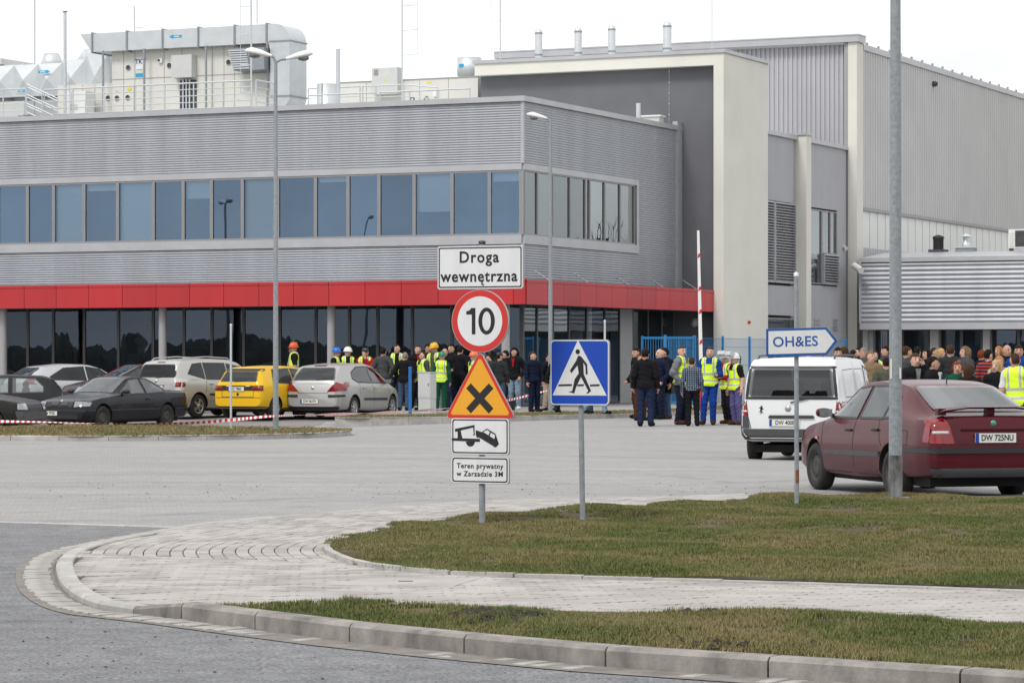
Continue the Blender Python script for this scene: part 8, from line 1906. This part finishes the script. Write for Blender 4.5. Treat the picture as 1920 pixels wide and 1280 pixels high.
P_(1120, 662, 79.8, 60, 'walk', 'person behind the blue sign in light jeans with dark shoes', ('jacket', 'dkgrey'), ('trousers', 'ltjeans'), None, ('short', 'dk'))
# --- middle group on the yard
P_(1194, 651, 79.5, -75, 'clasp', 'person in black jacket and brown trousers behind the black hoodie', ('jacket', 'black'), ('trousers', 'brown'), None, ('short', 'dk'))
P_(1201, 662, 77, 20, 'stand', 'shorter person with reddish face peering past the black hoodie', ('jacket', 'char'), ('trousers', 'brown'), None, ('bob', 'br'))
P_(1211, 652, 70.8, 172, 'stand', 'person from behind in black hoodie and dark blue jeans', ('jacket', 'black'), ('trousers', 'dkblue'), None, ('short', 'dk'))
P_(1233, 653, 78.5, -50, 'pockets', 'bald person in dark jacket between hoodie and black coat', ('jacket', 'navy'), ('trousers', 'navy'), None, None)
P_(1247, 651, 78.8, -60, 'phone_r', 'person in long black coat and jeans holding a phone to the ear', ('coat', 'black'), ('trousers', 'jeans'), None, ('short', 'dk'), None, 'brown')
P_(1278, 646, 72.3, 62, 'pockets', 'bearded person in yellow vest with grey sleeves and dark jeans', ('jacket', 'grey'), ('trousers', 'navy'), 'full', ('crop', 'br'), None, 'brown')
P_(1299, 668, 70.9, 178, 'stand', 'short person from behind in checked shirt and black trousers', ('shirt', 'check'), ('trousers', 'black'), None, ('crop', 'br'))
P_(1327, 649, 72.0, -8, 'talk', 'smiling person in blue overalls and yellow vest right of the boom', ('jacket', 'blue'), ('trousers', 'blue'), 'full', ('crop', 'br'), None, 'brown')
P_(1366, 660, 73.2, -62, 'cross', 'person in red jumper and yellow vest with raised welding visor', ('jacket', 'red'), ('trousers', 'black'), 'full', ('crop', 'br'), ('visor_helmet', WH), 'brown')
P_(1382, 661, 71.9, -58, 'stand', 'person in black shirt, purple trousers and yellow vest with white visor helmet', ('t_shirt', 'black'), ('trousers', 'purple'), 'full', ('crop', 'br'), ('visor_helmet', WH), 'brown')
# --- right crowd behind van and dark red car
RC = [
 (1572, 650, 66, 5, 'stand', 'dark curly haired person in yellow vest at the tip of the arrow board', ('jacket', 'blue'), 'open', ('short', 'dk')),
 (1586, 649, 74, 160, 'stand', 'brown haired person from behind right of the arrow tip', ('jacket', 'jeans'), None, ('bob', 'br')),
 (1593, 661, 68, 180, 'stand', 'dark head low above the van roof, seen from behind', ('jacket', 'black'), None, ('short', 'dk')),
 (1604, 655, 78, 90, 'stand', 'dark haired person partly hidden left of the grey haired one', ('jacket', 'brown'), None, ('short', 'dk')),
 (1610, 645, 84, -90, 'stand', 'tall dark haired person behind the grey haired one', ('jacket', 'black'), None, ('short', 'dk')),
 (1618, 651, 70, -75, 'stand', 'grey haired person in profile above the van roof', ('jacket', 'dkgrey'), None, ('short', 'gr')),
 (1632, 657, 66, 0, 'pockets', 'fair person with hair tied back in a brown jacket by the van cab', ('jacket', 'tan'), None, ('bun', 'lb')),
 (1641, 656, 74, 20, 'stand', 'person in yellow vest glimpsed behind the fair one', ('jacket', 'navy'), 'full', ('crop', 'br')),
 (1662, 643, 76, -70, 'stand', 'dark haired person in profile just left of the thick lamp post', ('jacket', 'dkgrey'), None, ('short', 'dk')),
 (1661, 668, 60, 175, 'stand', 'person in olive grey jacket left of the lamp post, back turned', ('jacket', 'olive'), None, ('crop', 'dk')),
 (1696, 648, 68, 165, 'stand', 'person in slate grey jacket from behind, just right of the lamp post', ('jacket', 'dkgrey'), None, ('short', 'br')),
 (1706, 650, 74, 15, 'stand', 'person with dark hair tied back facing us behind the slate jacket', ('jacket', 'black'), None, ('bun', 'br')),
 (1721, 649, 76, 150, 'stand', 'black haired person in dark jacket behind the one phoning', ('jacket', 'navy'), None, ('short', 'dk')),
 (1715, 661, 58, 8, 'phone_l', 'person in black jacket over grey shirt with phone at ear', ('jacket', 'black', 'grey'), None, ('short', 'br')),
 (1737, 653, 72, -20, 'stand', 'person with long black hair all in black', ('coat', 'black'), None, ('long', 'dk')),
 (1754, 650, 76, 95, 'stand', 'brown haired person in profile turned right, grey top', ('jacket', 'grey'), None, ('crop', 'br')),
 (1752, 667, 56, 62, 'clasp', 'person in black suit, white shirt and lilac tie looking down', ('jacket', 'black', 'white', 'purple'), None, ('short', 'dk')),
 (1766, 652, 80, 30, 'stand', 'blond head between grey top and leather jacket', ('jacket', 'dkgrey'), None, ('bob', 'bl')),
 (1782, 643, 70, 170, 'stand', 'tall person from behind in black leather jacket with brown shoulder strap', ('jacket', 'char'), None, ('short', 'br')),
 (1808, 648, 66, -65, 'clasp', 'person with long light brown hair, pale scarf and grey coat', ('coat', 'dkgrey', 'grey'), None, ('long', 'lb')),
 (1797, 676, 57, 30, 'chin', 'person with red bobbed hair above the dark red roof', ('jacket', 'green'), None, ('bob', 'rd')),
 (1819, 681, 55, 175, 'stand', 'person with brown bobbed hair from behind, low above the car roof', ('jacket', 'black'), None, ('bob', 'br')),
 (1852, 654, 64, 165, 'stand', 'person in red and black striped jumper with dark hair', ('shirt', 'stripe'), None, ('short', 'dk')),
 (1846, 655, 72, 120, 'stand', 'reddish haired head behind the striped jumper', ('jacket', 'black'), None, ('short', 'rd')),
 (1871, 648, 74, -40, 'stand', 'person with light ginger hair at the back of the crowd', ('jacket', 'black'), None, ('bob', 'or_')),
 (1873, 666, 62, 20, 'stand', 'person with curly ginger fringe behind the blonde', ('jacket', 'beige'), None, ('bob', 'or_')),
 (1889, 645, 68, 0, 'stand', 'bald person in black jacket and black shirt near the right edge', ('jacket', 'black'), None, None),
 (1867, 673, 56, -35, 'stand', 'blonde person with long hair smiling, black top', ('shirt', 'black'), None, ('long', 'bl')),
 (1911, 660, 52, 155, 'stand', 'person in yellow vest and white shirt from behind at the right edge', ('t_shirt', 'white'), 'full', ('crop', 'br')),
 (1914, 646, 66, -10, 'stand', 'dark haired person facing us behind the yellow vest at the edge', ('jacket', 'blue'), None, ('short', 'dk')),
]
for x, yt, d, f, po, lab, tp_, ve, ha in RC: P_(x, yt, d, f, po, lab, tp_, ('trousers', prng.choice(['navy', 'black', 'jeans', 'dkblue'])), ve, ha)
# bits that people carry
t = thing('helmet', 'blue helmet held under the arm of the person in red', 'helmet', (XP(695, 86.6), 86.6, 0.12 + 1.12), R(30)); o = slot(link('shell', gear_mesh('helmet'), t), mat('blue_shell', (.015, .06, .28), .35)); o.location = (0, 0, -1.72)
for x, y, d, lab in ((1265, 725, 78.6, 'black shoulder bag hanging beside the long coat'), (957, 757, 84.8, 'dark bag standing at the feet of the leather jacket')):
    t = thing('bag', lab, 'bag', (XP(x, d), d, ZP(y, d)), R(20)); MB().bbox(-.12, .12, -.06, .06, -.18, .14, .03).build('body', M['trim'], t); MB().tube([(-.1, 0, .13), (-.05, 0, .36), (.05, 0, .36), (.1, 0, .13)], .012, 5).build('strap', M['trim'], t)

bpy.data.scenes.remove(_bench)
